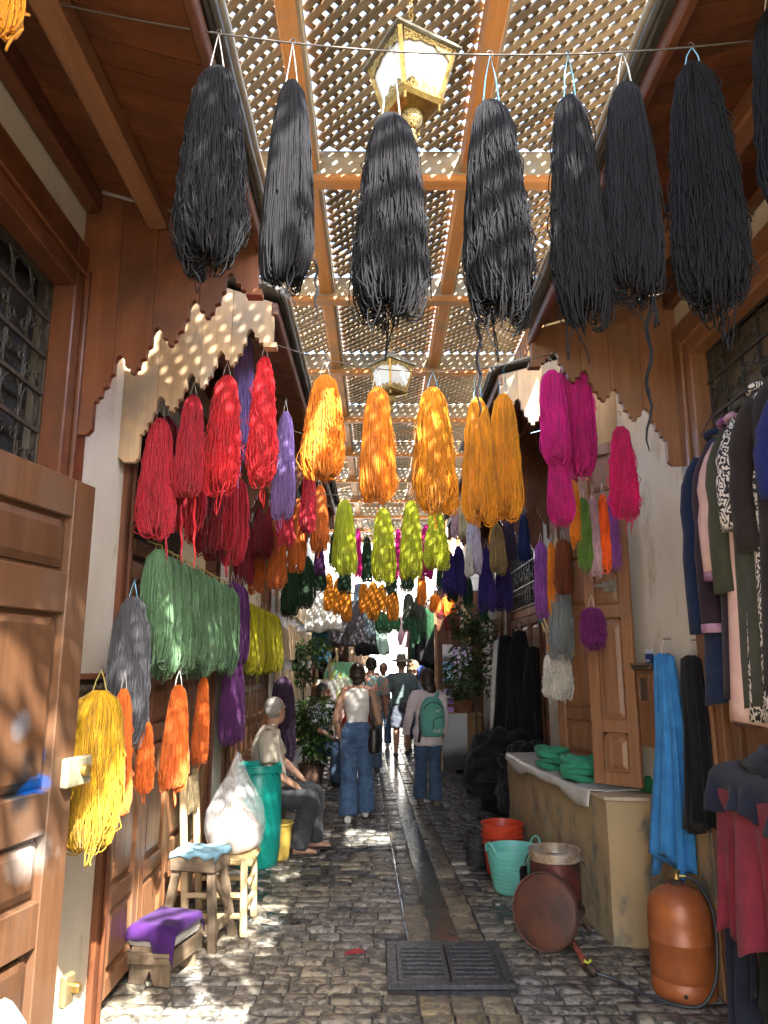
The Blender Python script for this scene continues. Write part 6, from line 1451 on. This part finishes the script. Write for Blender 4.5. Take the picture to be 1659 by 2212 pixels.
# narrow far part of the lane: clothes hung on both sides
rs = random.Random(21)
FC = [('black_far', (.015, .015, .016)), ('brown_far', (.07, .04, .025)), ('maroon_far', (.12, .02, .03)), ('olive_far', (.08, .07, .03)), ('sand_far', (.4, .3, .18)), ('teal_far', (.06, .3, .33)), ('dkgreen_far', (.02, .06, .035))]
cn = ['black', 'brown', 'maroon', 'olive', 'sand-coloured', 'teal', 'dark green']
for side in (-1, 1):
    for i in range(13):
        y = 15.0+i*.55; c = rs.randrange(7); xx = (-.86 if side < 0 else 1.0)+rs.uniform(-.06, .06)
        if side > 0 and i < 3: c = (0, 1, 0)[i]
        L = rs.uniform(1.0, 1.5)
        hang('hanging_garment', '%s garment hanging on the %s of the far narrow lane' % (cn[c], 'gallery side' if side < 0 else 'citrus tree side'), 'garment', (xx, y, rs.uniform(2.5, 2.9)), .35, .5, L, (1, -.2, 0), cloth(*FC[c]), 9, .03, .15, 80+i+side*20, 'garments hanging in the far narrow lane', nail=False)
for side, x0, x1, lab in ((-1, -1.34, -1.05, 'deep wooden stall front on the left of the far narrow lane'), (1, 1.25, 1.74, 'deep wooden stall front on the right of the far narrow lane')):
    b = thing('market_stall', lab, 'stall', ((x0+x1)/2, 18, 0))
    MB().box((x0, 15.0, 0), (x1, 22, 2.9)).obj('booth', W_DARK('z'), b)
    MB().box((x0-.06 if side > 0 else x0, 14.9, 2.901), (x1 if side > 0 else x1+.06, 22.1, 3.0)).obj('roof', W_OLD('y'), b)
    for i in range(5):
        yy = 15.2+i*1.5; xx = x0-.03 if side > 0 else x1+.0; MB().box((xx, yy, 0), (xx+.03, yy+.08, 2.9)).obj('post', W_DOOR('z'), b)
    MB().bar(((x0 if side > 0 else x1), 15, 2.92), ((.95 if side > 0 else -.85), 15.05, 2.92), .03, .03).obj('bracket', W_OLD('x'), b)
    MB().bar(((1.0 if side > 0 else -.86), 14.9, 2.93), ((1.0 if side > 0 else -.86), 22, 2.93), .03, .03).obj('rail', W_OLD('y'), b)
# ================================================================== people
def skin(name, c): return plain('skin_'+name, c, .5, tuple(v*.85 for v in c), 12, bmp=.06, spec=.35)
SKIN_A = skin('tan', (.42, .24, .16)); SKIN_B = skin('old', (.46, .26, .17)); SKIN_C = skin('brown', (.2, .1, .06)); SKIN_D = skin('ruddy', (.5, .27, .2))
def vlerp(a, b, t): return Vector(a).lerp(Vector(b), t)
def ell_tube(m, pts, rx, ry, right, n=14):
    rings = []
    for i, p in enumerate(pts):
        p = Vector(p); t = (Vector(pts[min(i+1, len(pts)-1)])-Vector(pts[max(i-1, 0)])).normalized(); r = Vector(right); r = (r-t*r.dot(t)).normalized(); f = t.cross(r)
        rings.append([p+r*rx[i]*math.cos(a)+f*ry[i]*math.sin(a) for a in [2*math.pi*k/n for k in range(n)]])
    m.loft(rings)
def smooth_path(pts, vals, k=4):
    P = []; V = []
    for i in range(len(pts)-1):
        p0, p1, p2, p3 = [Vector(pts[max(0, min(len(pts)-1, j))]) for j in (i-1, i, i+1, i+2)]; v0, v1, v2, v3 = [np.array(vals[max(0, min(len(vals)-1, j))], float) for j in (i-1, i, i+1, i+2)]
        for q in range(k):
            t = q/k
            P.append(.5*((2*p1)+(p2-p0)*t+(2*p0-5*p1+4*p2-p3)*t*t+(3*p1-p0-3*p2+p3)*t**3)); V.append(.5*((2*v1)+(v2-v0)*t+(2*v0-5*v1+4*v2-v3)*t*t+(3*v1-v0-3*v2+v3)*t**3))
    P.append(Vector(pts[-1])); V.append(np.array(vals[-1], float)); return P, V
def hand(m, wri, d, pal, H, side, curl=.5):
    """d: direction of the forearm, pal: direction the palm faces"""
    d = d.normalized(); pal = (pal-d*pal.dot(d)).normalized(); s = d.cross(pal)*side; L = .105*H*.55
    c = wri+d*L*.55
    ell_tube(m, [wri-d*.01, wri+d*L*.3, wri+d*L*.8, wri+d*L*1.02], [.017*H/1.7, .024*H/1.7*1.3, .026*H/1.7*1.5, .022*H/1.7*1.5], [.013, .013, .012, .010], s, 10)
    for k, (o, l) in enumerate(((-1.05, .8), (-.35, 1.0), (.35, .95), (1.05, .72))):
        b = wri+d*L*.98+s*o*.017; l = l*L*.95; a1 = (d+pal*curl*.6).normalized(); a2 = (d+pal*curl*1.6).normalized()
        m.tube([b-d*.012, b+a1*l*.5, b+a1*l*.5+a2*l*.5], [.0092, .0086, .0072], 7)
    b = wri+d*L*.28-s*.02; t1 = (d*.7-s*.75+pal*.3).normalized(); t2 = (d*.95-s*.25+pal*.4).normalized()
    m.tube([b, b+t1*L*.42, b+t1*L*.42+t2*L*.35], [.0115, .0105, .0085], 7)
STD = dict(cro=(0, 0, .465), pel=(0, -.004, .525), wai=(0, .004, .615), che=(0, .004, .72), shl=(0, -.006, .79), nek=(0, -.008, .835), head=(0, .008, .925),
           hipL=(-.05, 0, .505), kneL=(-.052, .008, .285), ankL=(-.052, -.018, .045), hipR=(.05, 0, .505), kneR=(.052, .008, .285), ankR=(.052, -.018, .045),
           shoL=(-.1, -.006, .795), elbL=(-.125, -.02, .63), wriL=(-.122, .025, .485), shoR=(.1, -.006, .795), elbR=(.125, -.02, .63), wriR=(.122, .025, .485))
def human(label, loc, rz, H, J=None, skin=SKIN_A, top=None, bottom=None, shoes=None, hair=None, hat=None, face=(0, 0), vox=.009, group=None, ws=1.0, hs=1.0, belly=0, palm=None, curl=.5, arm=1.0, toe=(0, 1, 0), seed=0, sandals=False, beard=False, extra=None):
    vox *= 1.25; b = thing('person', label, 'person', loc, rz, group)
    j = {k: Vector(v)*H for k, v in {**STD, **(J or {})}.items()}
    rs = random.Random(seed); right = (j['hipR']-j['hipL']).normalized(); rsh = (j['shoR']-j['shoL']).normalized()
    TOR = [('cro', .062*hs, .055), ('pel', .095*hs, .072), ('wai', .077*ws*.95, .058+belly*.02), ('che', .09*ws, .067), ('shl', .092*ws, .052), ('nek', .036, .036)]
    def torso(m, g=0, upto=6, frm=0, fwd=0):
        pts = [j[k] for k, _, _ in TOR[frm:upto]]; vals = [((a*H)+g, (c*H)+g) for _, a, c in TOR[frm:upto]]
        if belly and frm <= 2:
            i = 2-frm; f = Vector((0, 0, 1)).cross(right); f = -f if f.dot(j['head']-j['nek']+Vector((0, .001, 0))) < 0 else f
            pts[i] = pts[i]+bfwd*belly*.05*H
        P, V = smooth_path(pts, vals); ell_tube(m, P, [v[0] for v in V], [v[1] for v in V], right, 20)
    bfwd = Vector((-right.y, right.x, 0)).normalized()
    m = MB(); torso(m)
    for s, S in ((-1, 'L'), (1, 'R')):
        h, k, a = j['hip'+S], j['kne'+S], j['ank'+S]
        P, V = smooth_path([h, h.lerp(k, .5), k, k.lerp(a, .35), a], [(.05*H*hs,), (.043*H,), (.032*H,), (.033*H,), (.02*H,)]); m.tube(P, [v[0] for v in V], 12)
        tv = Vector(toe).normalized(); hl = a-tv*.03*H; z0 = a.z-.045*H
        ell_tube(m, [Vector((hl.x, hl.y, z0+.022*H)), Vector((a.x, a.y, z0+.026*H)), Vector((a.x, a.y, z0+.02*H))+tv*.05*H, Vector((a.x, a.y, z0+.013*H))+tv*.1*H], [.018*H, .022*H, .026*H, .02*H], [.02*H, .024*H, .016*H, .01*H], tv.cross(Vector((0, 0, 1))), 10)
        m.tube([a+Vector((0, 0, .01)), Vector((a.x, a.y, z0+.02*H))], .021*H, 10)
        sh, e, w_ = j['sho'+S], j['elb'+S], j['wri'+S]
        P, V = smooth_path([sh-rsh*s*.03*H+Vector((0, 0, .002)), sh+Vector((0, 0, -.012*H)), sh.lerp(e, .45), e, e.lerp(w_, .35), w_], [(.028*H,), (.032*H*arm,), (.027*H*arm,), (.0235*H*arm,), (.0235*H*arm,), (.0155*H,)]); m.tube(P, [v[0] for v in V], 12)
        d = (w_-e).normalized(); pl = (palm or {}).get(S, Vector((-s, 0, 0))); hand(m, w_, d, Vector(pl), H, s, curl)
    # head turned by face=(yaw, pitch)
    hd = j['head']; Mh = Matrix.Rotation(face[0], 3, 'Z') @ Matrix.Rotation(face[1], 3, 'X')
    HS = 1.1
    def hp(x, y, z): return hd+Mh @ Vector((x*H*HS, y*H*HS, z*H*HS))
    def hball(mm, c, r, n=14, mr=10):
        q = MB().ball((0, 0, 0), tuple(v*H*HS for v in r), n, mr); mm.add([hp(*c)+Mh @ Vector(v) for v in q.v], q.f)
    m.tube([j['nek']-Vector((0, 0, .02*H)), j['nek'].lerp(hp(0, -.012, -.04), .5), hp(0, -.012, -.03)], [.034*H, .031*H, .031*H], 12)
    hball(m, (0, -.006, .012), (.044, .053, .054)); hball(m, (0, .012, -.03), (.034, .038, .04)); hball(m, (0, .026, -.05), (.02, .018, .014))
    m.tube([hp(0, .05, .006), hp(0, .058, -.016), hp(0, .052, -.022)], [.006*H, .0095*H, .006*H], 8); hball(m, (0, .043, .014), (.03, .008, .006)); hball(m, (0, .046, -.036), (.016, .006, .0065))
    for s in (-1, 1): hball(m, (s*.046, -.008, -.008), (.006, .012, .018), 8, 6)
    me = remesh(m, vox, 3, .45); fin(me, 'body', skin, b)
    for s in (-1, 1):
        e = MB().ball((0, 0, 0), (.0075*H, .004*H, .0045*H), 8, 6); e.v = [tuple(hp(s*.018, .047, .004)+Mh @ Vector(v)) for v in e.v]; e.obj('eye', plain('eye_dark', (.02, .014, .01), .25, bmp=0), b, world=False, smooth=True)
        e = MB().tube([hp(s*.008, .052, .014), hp(s*.02, .05, .018), hp(s*.03, .042, .014)], [.0025*H, .003*H, .0015*H], 6); e.obj('eyebrow', hair[1] if hair else BLACKC, b, world=False, smooth=True)
    MB().tube([hp(-.014, .05, -.034), hp(0, .0535, -.035), hp(.014, .05, -.034)], [.001*H, .0022*H, .001*H], 6).obj('mouth', plain('lips', (.25, .1, .08), .5), b, world=False, smooth=True)
    def wrinkle(me, amp, fr, seed_):
        co = np.empty(len(me.vertices)*3, np.float32); me.vertices.foreach_get('co', co); co = co.reshape(-1, 3); no = np.empty_like(co); me.vertices.foreach_get('normal', no.reshape(-1)) if False else None
        nn = np.array([v.normal[:] for v in me.vertices], np.float32); r = np.random.RandomState(seed_); d = 0
        for q in range(5):
            k = r.randn(3)*fr*(1+q*.5); k[2] *= 1.3; d = d+np.abs(np.sin(co @ k+r.rand()*6))*(1/(1+q*.5))
        co += nn*((d/2.2-.5)*amp)[:, None]; me.vertices.foreach_set('co', co.ravel()); me.update(); return me
    if bottom:
        q = MB(); w1, w2, w3 = bottom['w']; torso(q, .012, 2 if bottom.get('low') else 3); ln = bottom.get('len', 1)
        for s, S in ((-1, 'L'), (1, 'R')):
            h, k, a = j['hip'+S], j['kne'+S], j['ank'+S]
            a2 = a+(a-k).normalized()*.012
            if ln < .6: pts = [h, h.lerp(k, .5), h.lerp(k, ln*2)]; vals = [(w1*H,), ((w1+w2)/2*H,), (w3*H,)]
            else: pts = [h, h.lerp(k, .5), k, k.lerp(a2, .5), k.lerp(a2, (ln-.5)*2)]; vals = [(w1*H,), ((w1+w2)/2*H,), (w2*H,), ((w2+w3)/2*H,), (w3*H,)]
            P, V = smooth_path(pts, vals); q.tube(P, [v[0] for v in V], 14)
        fin(wrinkle(remesh(q, vox, 2, .4), .016, 11, seed+1), 'trousers', bottom['mat'], b)
    if top:
        q = MB(); g = top.get('g', .014); torso(q, g, 5 if top.get('low') else 6, 1 if not top.get('long') else 0)
        if not top.get('low'): q.tube([j['shl']-rsh*.08*H*ws+Vector((0, 0, .004)), j['shl']+Vector((0, 0, .02*H)), j['shl']+rsh*.08*H*ws+Vector((0, 0, .004))], [.036*H*(.8 if top['sl'] == 0 else 1), .044*H, .036*H*(.8 if top['sl'] == 0 else 1)], 12)
        sl = top['sl']
        if sl:
            for s, S in ((-1, 'L'), (1, 'R')):
                sh, e, w_ = j['sho'+S], j['elb'+S], j['wri'+S]; sw = top.get('sw', 1.25)
                pts = [sh-rsh*s*.03*H, sh+Vector((0, 0, -.008*H))]+([sh.lerp(e, sl*2)] if sl < .5 else [sh.lerp(e, .5), e, e.lerp(w_, (sl-.5)*2)])
                vals = [(.03*H,), (.036*H*sw,)]+([(.034*H*sw,)] if sl < .5 else [(.03*H*sw,), (.027*H*sw,), (.021*H*sw,)])
                P, V = smooth_path(pts, vals); q.tube(P, [v[0] for v in V], 12)
        if top.get('long'):
            q2 = [j['cro']-Vector((0, 0, top['long']*H)), j['pel']]; ell_tube(q, q2, [.112*H*hs, .1*H*hs], [.088*H, .08*H], right, 20)
        fin(wrinkle(remesh(q, vox, 2, .4), top.get('wr', .012), 13, seed+2), 'shirt', top['mat'], b)
    for s, S in ((-1, 'L'), (1, 'R')):
        if not shoes: break
        a = j['ank'+S]; tv = Vector(toe).normalized(); z0 = a.z-.045*H-.012; sd = tv.cross(Vector((0, 0, 1))); q = MB()
        if sandals:
            ell_tube(q, [Vector((a.x, a.y, z0+.012))-tv*.045*H, Vector((a.x, a.y, z0+.012)), Vector((a.x, a.y, z0+.012))+tv*.06*H, Vector((a.x, a.y, z0+.012))+tv*.118*H], [.02*H, .024*H, .03*H, .018*H], [.012]*4, sd, 12)
            for o in (.03, .07): q.tube([Vector((a.x, a.y, z0+.012))+tv*o*H-sd*.03*H, Vector((a.x, a.y, z0+.055-.02*(o > .05)))+tv*(o+.012)*H, Vector((a.x, a.y, z0+.012))+tv*(o+.02)*H+sd*.03*H], .009, 7)
        else:
            ell_tube(q, [Vector((a.x, a.y, z0+.026*H))-tv*.045*H, Vector((a.x, a.y, z0+.03*H)), Vector((a.x, a.y, z0+.026*H))+tv*.055*H, Vector((a.x, a.y, z0+.018*H))+tv*.118*H], [.022*H, .027*H, .031*H, .02*H], [.026*H, .03*H, .024*H, .016*H], sd, 12)
        me = remesh(q, .009, 1, .4); fin(me, 'shoe', shoes, b)
    if hair:
        q = MB(); kind, hm = hair
        if kind in ('short', 'grey'):
            hball(q, *(((0, -.013, .02), (.0475, .053, .054)) if kind == 'short' else ((0, -.014, .013), (.0462, .0515, .0548))))
            if kind == 'short': hball(q, (0, -.03, -.01), (.043, .035, .03))
        if kind == 'bun': hball(q, (0, -.016, .018), (.0485, .053, .055)); hball(q, (0, -.03, -.005), (.045, .038, .035)); hball(q, (0, -.055, .05), (.022, .022, .026)); hball(q, (.0, -.035, -.035), (.03, .026, .03)); q.tube([hp(.03, .0, .0), hp(.047, .01, -.05), hp(.045, .0, -.095)], [.008*H, .006*H, .002*H], 7)
        if kind == 'long':
            hball(q, (0, -.016, .016), (.051, .056, .058)); hball(q, (0, -.032, -.03), (.05, .042, .05)); hball(q, (.012, -.04, -.075), (.046, .036, .05)); hball(q, (.03, -.035, -.11), (.03, .028, .035))
        if kind == 'curly':
            for _ in range(26):
                a = rs.uniform(0, 6.28); zz = rs.uniform(-.03, .07); hball(q, (.045*math.cos(a)*(1-zz*3), -.018+.045*math.sin(a)*.9 if math.sin(a) < .4 else -.0, zz), (.017, .017, .017), 8, 6)
            hball(q, (0, -.014, .02), (.05, .055, .056))
        hme = remesh(q, .009, 2, .4)
        fin(wrinkle(hme, .006, 60, 3), 'hair', hm, b)
    if beard:
        q = MB(); hball(q, (0, .024, -.047), (.026, .026, .02)); fin(remesh(q, .006, 2), 'beard', hair[1], b)
    if hat:
        q = MB().lathe([(.001, .074), (.03, .074), (.046, .066), (.053, .024), (.054, .012), (.08, .0), (.118, -.014), (.124, -.012), (.122, -.002), (.08, .01), (.054, .018)], 26, cap=False); q.v = [tuple(hd+Mh @ Vector((v[0]*H, v[1]*1.05*H-.008*H, v[2]*H+.036*H+abs(v[0])*H*.06))) for v in q.v]; q.obj('hat', hat, b, world=False, smooth=True)
    if extra: extra(b, j, H, hp)
    return b
def gaze(rz): return rz
DENIM = cloth('denim', (.085, .15, .27), (.05, .095, .18), 18); DENIM2 = cloth('denim_dark', (.06, .1, .17), (.04, .07, .12), 14)
HB = plain('hair_brown', (.03, .016, .011), .5, (.015, .008, .006), 40, stretch=(1, 1, .2)); HK = plain('hair_black', (.012, .01, .009), .5, (.006, .005, .005), 40); HG = plain('hair_grey', (.34, .31, .28), .7, (.2, .18, .16), 60); HBL = plain('hair_blond', (.28, .2, .11), .6, (.15, .1, .05), 50)
# woman in a white tank top and jeans, walking away
def bag(b, j, H, hp):
    s = j['shoR']; MB().tube([s+Vector((-.045, .05, .02)), s+Vector((-.03, -.02, .045)), s+Vector((-.02, -.075, -.1)), s+Vector((.0, -.085, -.3)), s+Vector((.02, -.07, -.38))], .011, 6, flat=.4).obj('bag_strap', plain('black_leather', (.02, .015, .014), .4), b, world=False, smooth=True)
    MB().loft([[(s.x+.02+dx*w_, s.y-.05+dy*.035, s.z-z) for dx, dy in ((-1, -1), (0, -1.2), (1, -1), (1.1, 0), (1, 1), (0, 1.2), (-1, 1), (-1.1, 0))] for z, w_ in ((.36, .045), (.4, .06), (.52, .065), (.6, .055), (.62, .03))]).obj('shoulder_bag', plain('black_leather', (.02, .015, .014), .4), b, world=False, smooth=True)
    MB().tube([j['wriL'].lerp(j['elbL'], .12)+Vector((.022*math.cos(a), .022*math.sin(a), 0)) for a in [6.283*k/12 for k in range(13)]], .006, 6).obj('bracelet', HB, b, world=False)
    q = MB().lathe([(.098*H, 0), (.1*H, .012), (.098*H, .03)], 24, cap=False); c = j['pel'].lerp(j['wai'], .72); q.v = [tuple(c+Vector((v[0]*.86, v[1]*.72, v[2]-.01))) for v in q.v]; q.obj('waistband', DENIM2, b, world=False, smooth=True)
P = W(770, 1772, z=0)
human('woman in white tank top and wide blue jeans walking away down the lane', (P.x, P.y, 0), .02, 1.66, dict(ankR=(.06, .1, .058), kneR=(.056, .06, .29), ankL=(-.055, -.05, .047), elbR=(.145, -.03, .625), wriR=(.115, .11, .57), elbL=(-.145, -.02, .63), wriL=(-.12, .05, .52), head=(.0, .012, .925)),
      SKIN_A, dict(mat=cloth('white_knit', (.74, .72, .68), (.66, .64, .6)), sl=0, g=.008, wr=.006), dict(mat=DENIM, w=(.064, .05, .062), len=1), cloth('white_sneaker', (.7, .68, .64)), ('bun', HB), vox=.008, ws=.9, hs=1.02, arm=.95, seed=3, extra=bag)
# old man on a bench looking down the lane
P = W(606, 1850, z=0); BX, BY_ = -1.06, 7.05
def oldman_extra(b, j, H, hp):
    c = j['nek']; MB().tube([c+Vector((.062*math.cos(a), .052*math.sin(a)-.004, .012+.014*math.sin(a))) for a in [6.283*k/16 for k in range(17)]], .015, 6, cap=False).obj('collar', cloth('beige_polo', (.42, .37, .29), (.35, .3, .24)), b, world=False, smooth=True)
human('old man in beige polo shirt seated with a hand on his knee', (BX, BY_, 0), -1.45, 1.68,
      dict(cro=(0, .04, .265), pel=(0, .005, .3), wai=(0, -.01, .4), che=(0, .012, .52), shl=(0, .03, .6), nek=(0, .042, .645), head=(0, .062, .735),
           hipL=(-.055, .03, .29), kneL=(-.09, .28, .285), ankL=(-.075, .28, .05), hipR=(.055, .03, .29), kneR=(.07, .25, .28), ankR=(.07, .2, .05),
           shoL=(-.105, .03, .6), elbL=(-.15, .1, .46), wriL=(-.09, .22, .36), shoR=(.105, .025, .6), elbR=(.15, .04, .44), wriR=(.09, .19, .345)),
      SKIN_B, dict(mat=cloth('beige_polo', (.42, .37, .29), (.35, .3, .24)), sl=.4, g=.018, sw=1.35), dict(mat=cloth('charcoal_trousers', (.05, .053, .058), (.035, .037, .04)), w=(.062, .055, .05), len=1), plain('black_sandal', (.02, .018, .018), .5), ('grey', HG), face=(.75, .03), vox=.008, ws=1.08, belly=1.0, palm={'R': Vector((0, -.3, -1)), 'L': Vector((0, -.3, -1))}, curl=.25, seed=5, sandals=True, extra=oldman_extra)
bb = thing('wooden_bench', 'low wooden bench under the seated old man', 'bench', (-1.05, 7.05, 0))
MB().box((-1.3, 6.75, .36), (-.86, 7.45, .405)).obj('seat', W_OLD('y'), bb, bevel=.006)
for x in (-1.26, -.92):
    for y in (6.8, 7.38): MB().box((x, y, 0), (x+.04, y+.05, .359)).obj('leg', W_OLD('z'), bb)
# woman with turquoise backpack
def backpack(b, j, H, hp):
    c = j['che']+Vector((.03, -.17, -.1)); BPM = cloth('mint_nylon', (.13, .4, .33), (.1, .32, .26)); q = MB(); rings = []
    for z, w_, d in ((-.25, .1, .05), (-.23, .135, .075), (-.1, .15, .09), (.05, .145, .085), (.15, .12, .07), (.2, .07, .045), (.215, .03, .02)):
        rings.append([(c.x+w_*math.copysign(abs(math.cos(a))**.6, math.cos(a)), c.y+d*math.copysign(abs(math.sin(a))**.6, math.sin(a)), c.z+z) for a in [6.283*k/20 for k in range(20)]])
    q.loft(rings); q.obj('backpack', BPM, b, world=False, smooth=True)
    MB().tube([c+Vector((.12*math.cos(a), -.085, .04+.11*math.sin(a))) for a in [.25+2.6*k/10 for k in range(11)]], .006, 5).obj('zip', plain('black_zip', (.015, .015, .016), .5), b, world=False)
    MB().tube([c+Vector((-.01, -.098, -.16)), c+Vector((0, -.1, -.06)), c+Vector((.04, -.1, -.03)), c+Vector((.14, -.075, -.02))], .005, 5).obj('pocket_zip', plain('black_zip', (.015, .015, .016), .5), b, world=False)
    # tick mark and lettering on the bag
    y_ = c.y-.097
    MB().prism([(c.x+.02, y_, c.z+.06), (c.x+.035, y_, c.z+.042), (c.x+.055, y_, c.z+.045), (c.x+.11, y_+.012, c.z+.075), (c.x+.055, y_, c.z+.056), (c.x+.04, y_, c.z+.053)], (0, 0, 0), (0, -.003, 0)).obj('tick_mark', plain('print_white', (.7, .7, .68), .5), b, world=False, recalc=True)
    cu = bpy.data.curves.new('t', 'FONT'); cu.body = 'NIKE'; cu.size = .062; cu.extrude = .0012; cu.align_x = 'CENTER'
    to = bpy.data.objects.new('t', cu); link(to); to.rotation_euler = (math.pi/2, 0, 0); to.location = (0, 0, 0); dgx = bpy.context.evaluated_depsgraph_get(); dgx.update()
    me = bpy.data.meshes.new_from_object(to.evaluated_get(dgx)); bpy.data.objects.remove(to)
    me.transform(Matrix.Translation((c.x+.065, c.y-.094, c.z-.2)) @ Matrix.Rotation(.1, 4, 'Z') @ Matrix.Rotation(math.pi/2, 4, 'X')); me.materials.clear(); o = fin(me, 'lettering', MATS['print_white'], b)
    s = j['shoR']; MB().tube([s+Vector((-.03, .06, -.12)), s+Vector((-.04, .05, .03)), s+Vector((-.05, -.03, .055)), s+Vector((-.06, -.1, .02)), c+Vector((.03, -.05, .17))], .028, 8, flat=.3, up=(1, 0, 0)).obj('shoulder_strap', BPM, b, world=False, smooth=True)
    MB().tube([c+Vector((-.12, .02, .1)), c+Vector((-.15, .03, -.05)), c+Vector((-.145, .03, -.2)), c+Vector((-.17, .0, -.32))], .018, 7, flat=.4).obj('loose_strap', plain('black_zip', (.015, .015, .016), .5), b, world=False, smooth=True)
P = W(926, 1738, z=0)
human('woman in pale pink blouse carrying a mint green backpack', (P.x, P.y, 0), .1, 1.6, dict(ankL=(-.055, .07, .06), ankR=(.05, -.03, .045), elbL=(-.15, -.02, .63), wriL=(-.165, .05, .48)), SKIN_A, dict(mat=cloth('pale_pink_cotton', (.68, .6, .63), (.6, .52, .55)), sl=.9, g=.028, long=.03, sw=1.15, wr=.02), dict(mat=DENIM2, w=(.056, .043, .05), len=1), plain('brown_shoe', (.12, .08, .05), .6), ('long', HB), vox=.008, ws=.95, seed=9, extra=backpack)
# man with hat
P = W(868, 1637, z=0)
human('man in grey T-shirt, plaid shorts and a brimmed hat walking away', (P.x, P.y, 0), .0, 1.78, dict(ankL=(-.06, -.02, .05), ankR=(.06, .09, .06), elbL=(-.15, .0, .64), wriL=(-.14, .06, .53)), SKIN_D, dict(mat=cloth('slate_tshirt', (.115, .16, .165), (.09, .125, .13)), sl=.38, g=.03, long=.0, sw=1.5, wr=.015), dict(mat=pattern('plaid', (.045, .055, .08), (.1, .11, .14), 8, .4, .6, None, (5, 5, .2)), w=(.072, .062, .06), len=.47), plain('dark_trainer', (.04, .04, .045), .6), ('short', HBL), cloth('felt_hat', (.16, .14, .1), (.11, .095, .07)), vox=.01, ws=1.18, arm=1.15, seed=12)
P = W(893, 1632, z=0)
human('grey-haired person in black vest walking beside the hatted man', (P.x+.05, P.y+.6, 0), -.1, 1.72, None, SKIN_D, dict(mat=BLACKC, sl=0, g=.025, wr=.015), dict(mat=DENIM2, w=(.06, .046, .045), len=.8), plain('dark_trainer', (.04, .04, .045), .6), ('curly', HBL), vox=.011, ws=1.05, seed=14)
P = W(828, 1612, z=0)
human('woman in light blue shirt facing the camera with a raised hand', (P.x, P.y, 0), math.pi-.15, 1.68, dict(elbR=(.13, .06, .66), wriR=(.06, .14, .78)), SKIN_C, dict(mat=cloth('light_blue_shirt', (.45, .62, .72), (.38, .54, .64)), sl=.45, g=.024, long=.0), dict(mat=DENIM, w=(.058, .044, .045), len=1), plain('white_trainer', (.6, .6, .58), .6), ('bun', HK), vox=.011, seed=16)
FLOR = pattern('floral_shirt', (.1, .2, .2), (.22, .34, .34), 7, .4, .6, (.45, .22, .16))
human('man in teal floral shirt walking ahead of the tank top woman', (W(802, 1660, z=0).x, 12.2, 0), .05, 1.76, dict(wriR=(.14, .04, .47)), SKIN_D, dict(mat=FLOR, sl=.42, g=.03, long=.0, sw=1.45), dict(mat=cloth('blue_trousers', (.1, .16, .24), (.07, .12, .18)), w=(.06, .048, .045), len=1), plain('dark_trainer', (.04, .04, .045), .6), ('short', HK), vox=.011, ws=1.1, seed=18)
RB = pattern('red_bandana', (.32, .03, .025), (.24, .022, .02), 9, .45, .55)
human('woman in red off-shoulder dress just ahead of the tank top woman', (W(775, 1690, z=0).x-.02, 10.6, 0), .0, 1.66, dict(elbL=(-.15, -.02, .63)), SKIN_D, dict(mat=RB, sl=0, g=.022, low=True, long=.16, wr=.02), None, plain('brown_sandal', (.2, .12, .07), .6), ('bun', HK), vox=.01, ws=1.1, hs=1.1, seed=20)
# seated man behind the shrub
human('seated man in printed shirt smiling beside the leafy shrub', (W(712, 1650, z=0).x-.02, 11.1, 0), -2.2, 1.7,
      dict(cro=(0, .04, .265), pel=(0, .005, .3), wai=(0, -.0, .4), che=(0, .012, .52), shl=(0, .015, .6), nek=(0, .022, .645), head=(0, .04, .735), hipL=(-.055, .03, .29), kneL=(-.09, .27, .285), ankL=(-.085, .28, .05), hipR=(.055, .03, .29), kneR=(.08, .26, .285), ankR=(.08, .26, .05),
           shoL=(-.105, .02, .6), elbL=(-.14, .08, .45), wriL=(-.05, .2, .37), shoR=(.105, .02, .6), elbR=(.14, .08, .45), wriR=(.06, .21, .37)),
      SKIN_C, dict(mat=pattern('print_shirt', (.55, .55, .58), (.08, .09, .14), 7, .45, .55), sl=.4, g=.02, sw=1.35), dict(mat=DENIM2, w=(.06, .05, .045), len=1), plain('dark_trainer', (.04, .04, .045), .6), ('short', HK), face=(.5, 0), vox=.009, curl=.7, seed=22)
b2 = thing('wooden_bench', 'low bench in the shade under the seated man in printed shirt', 'bench', (-1, 11.2, 0)); xx = W(712, 1650, z=0).x
MB().box((xx-.2, 10.95, .38), (xx+.2, 11.4, .42)).obj('seat', W_OLD('x'), b2)
for dx in (-.18, .14):
    for y in (11.0, 11.32): MB().box((xx+dx, y, 0), (xx+dx+.04, y+.04, .379)).obj('leg', W_OLD('z'), b2)
human('bald man in brown shirt coming from the bright lane end', (W(796, 1600, z=0).x, 18.5, 0), math.pi, 1.74, None, SKIN_C, dict(mat=cloth('brown_shirt', (.12, .055, .04), (.09, .04, .03)), sl=.42, g=.03, long=0, sw=1.4), dict(mat=DENIM2, w=(.06, .048, .045), len=1), plain('dark_trainer', (.04, .04, .045), .6), None, vox=.013, ws=1.2, seed=24)
human('person in blue headscarf near the stall on the right', (.78, 14.2, 0), .3, 1.62, None, SKIN_A, dict(mat=cloth('grey_blue_tunic', (.2, .24, .3)), sl=.9, g=.03, long=.12), dict(mat=BLACKC, w=(.055, .045, .045), len=1), plain('dark_trainer', (.04, .04, .045), .6), ('long', cloth('blue_scarf', (.07, .1, .3), (.05, .07, .22))), vox=.012, seed=26)
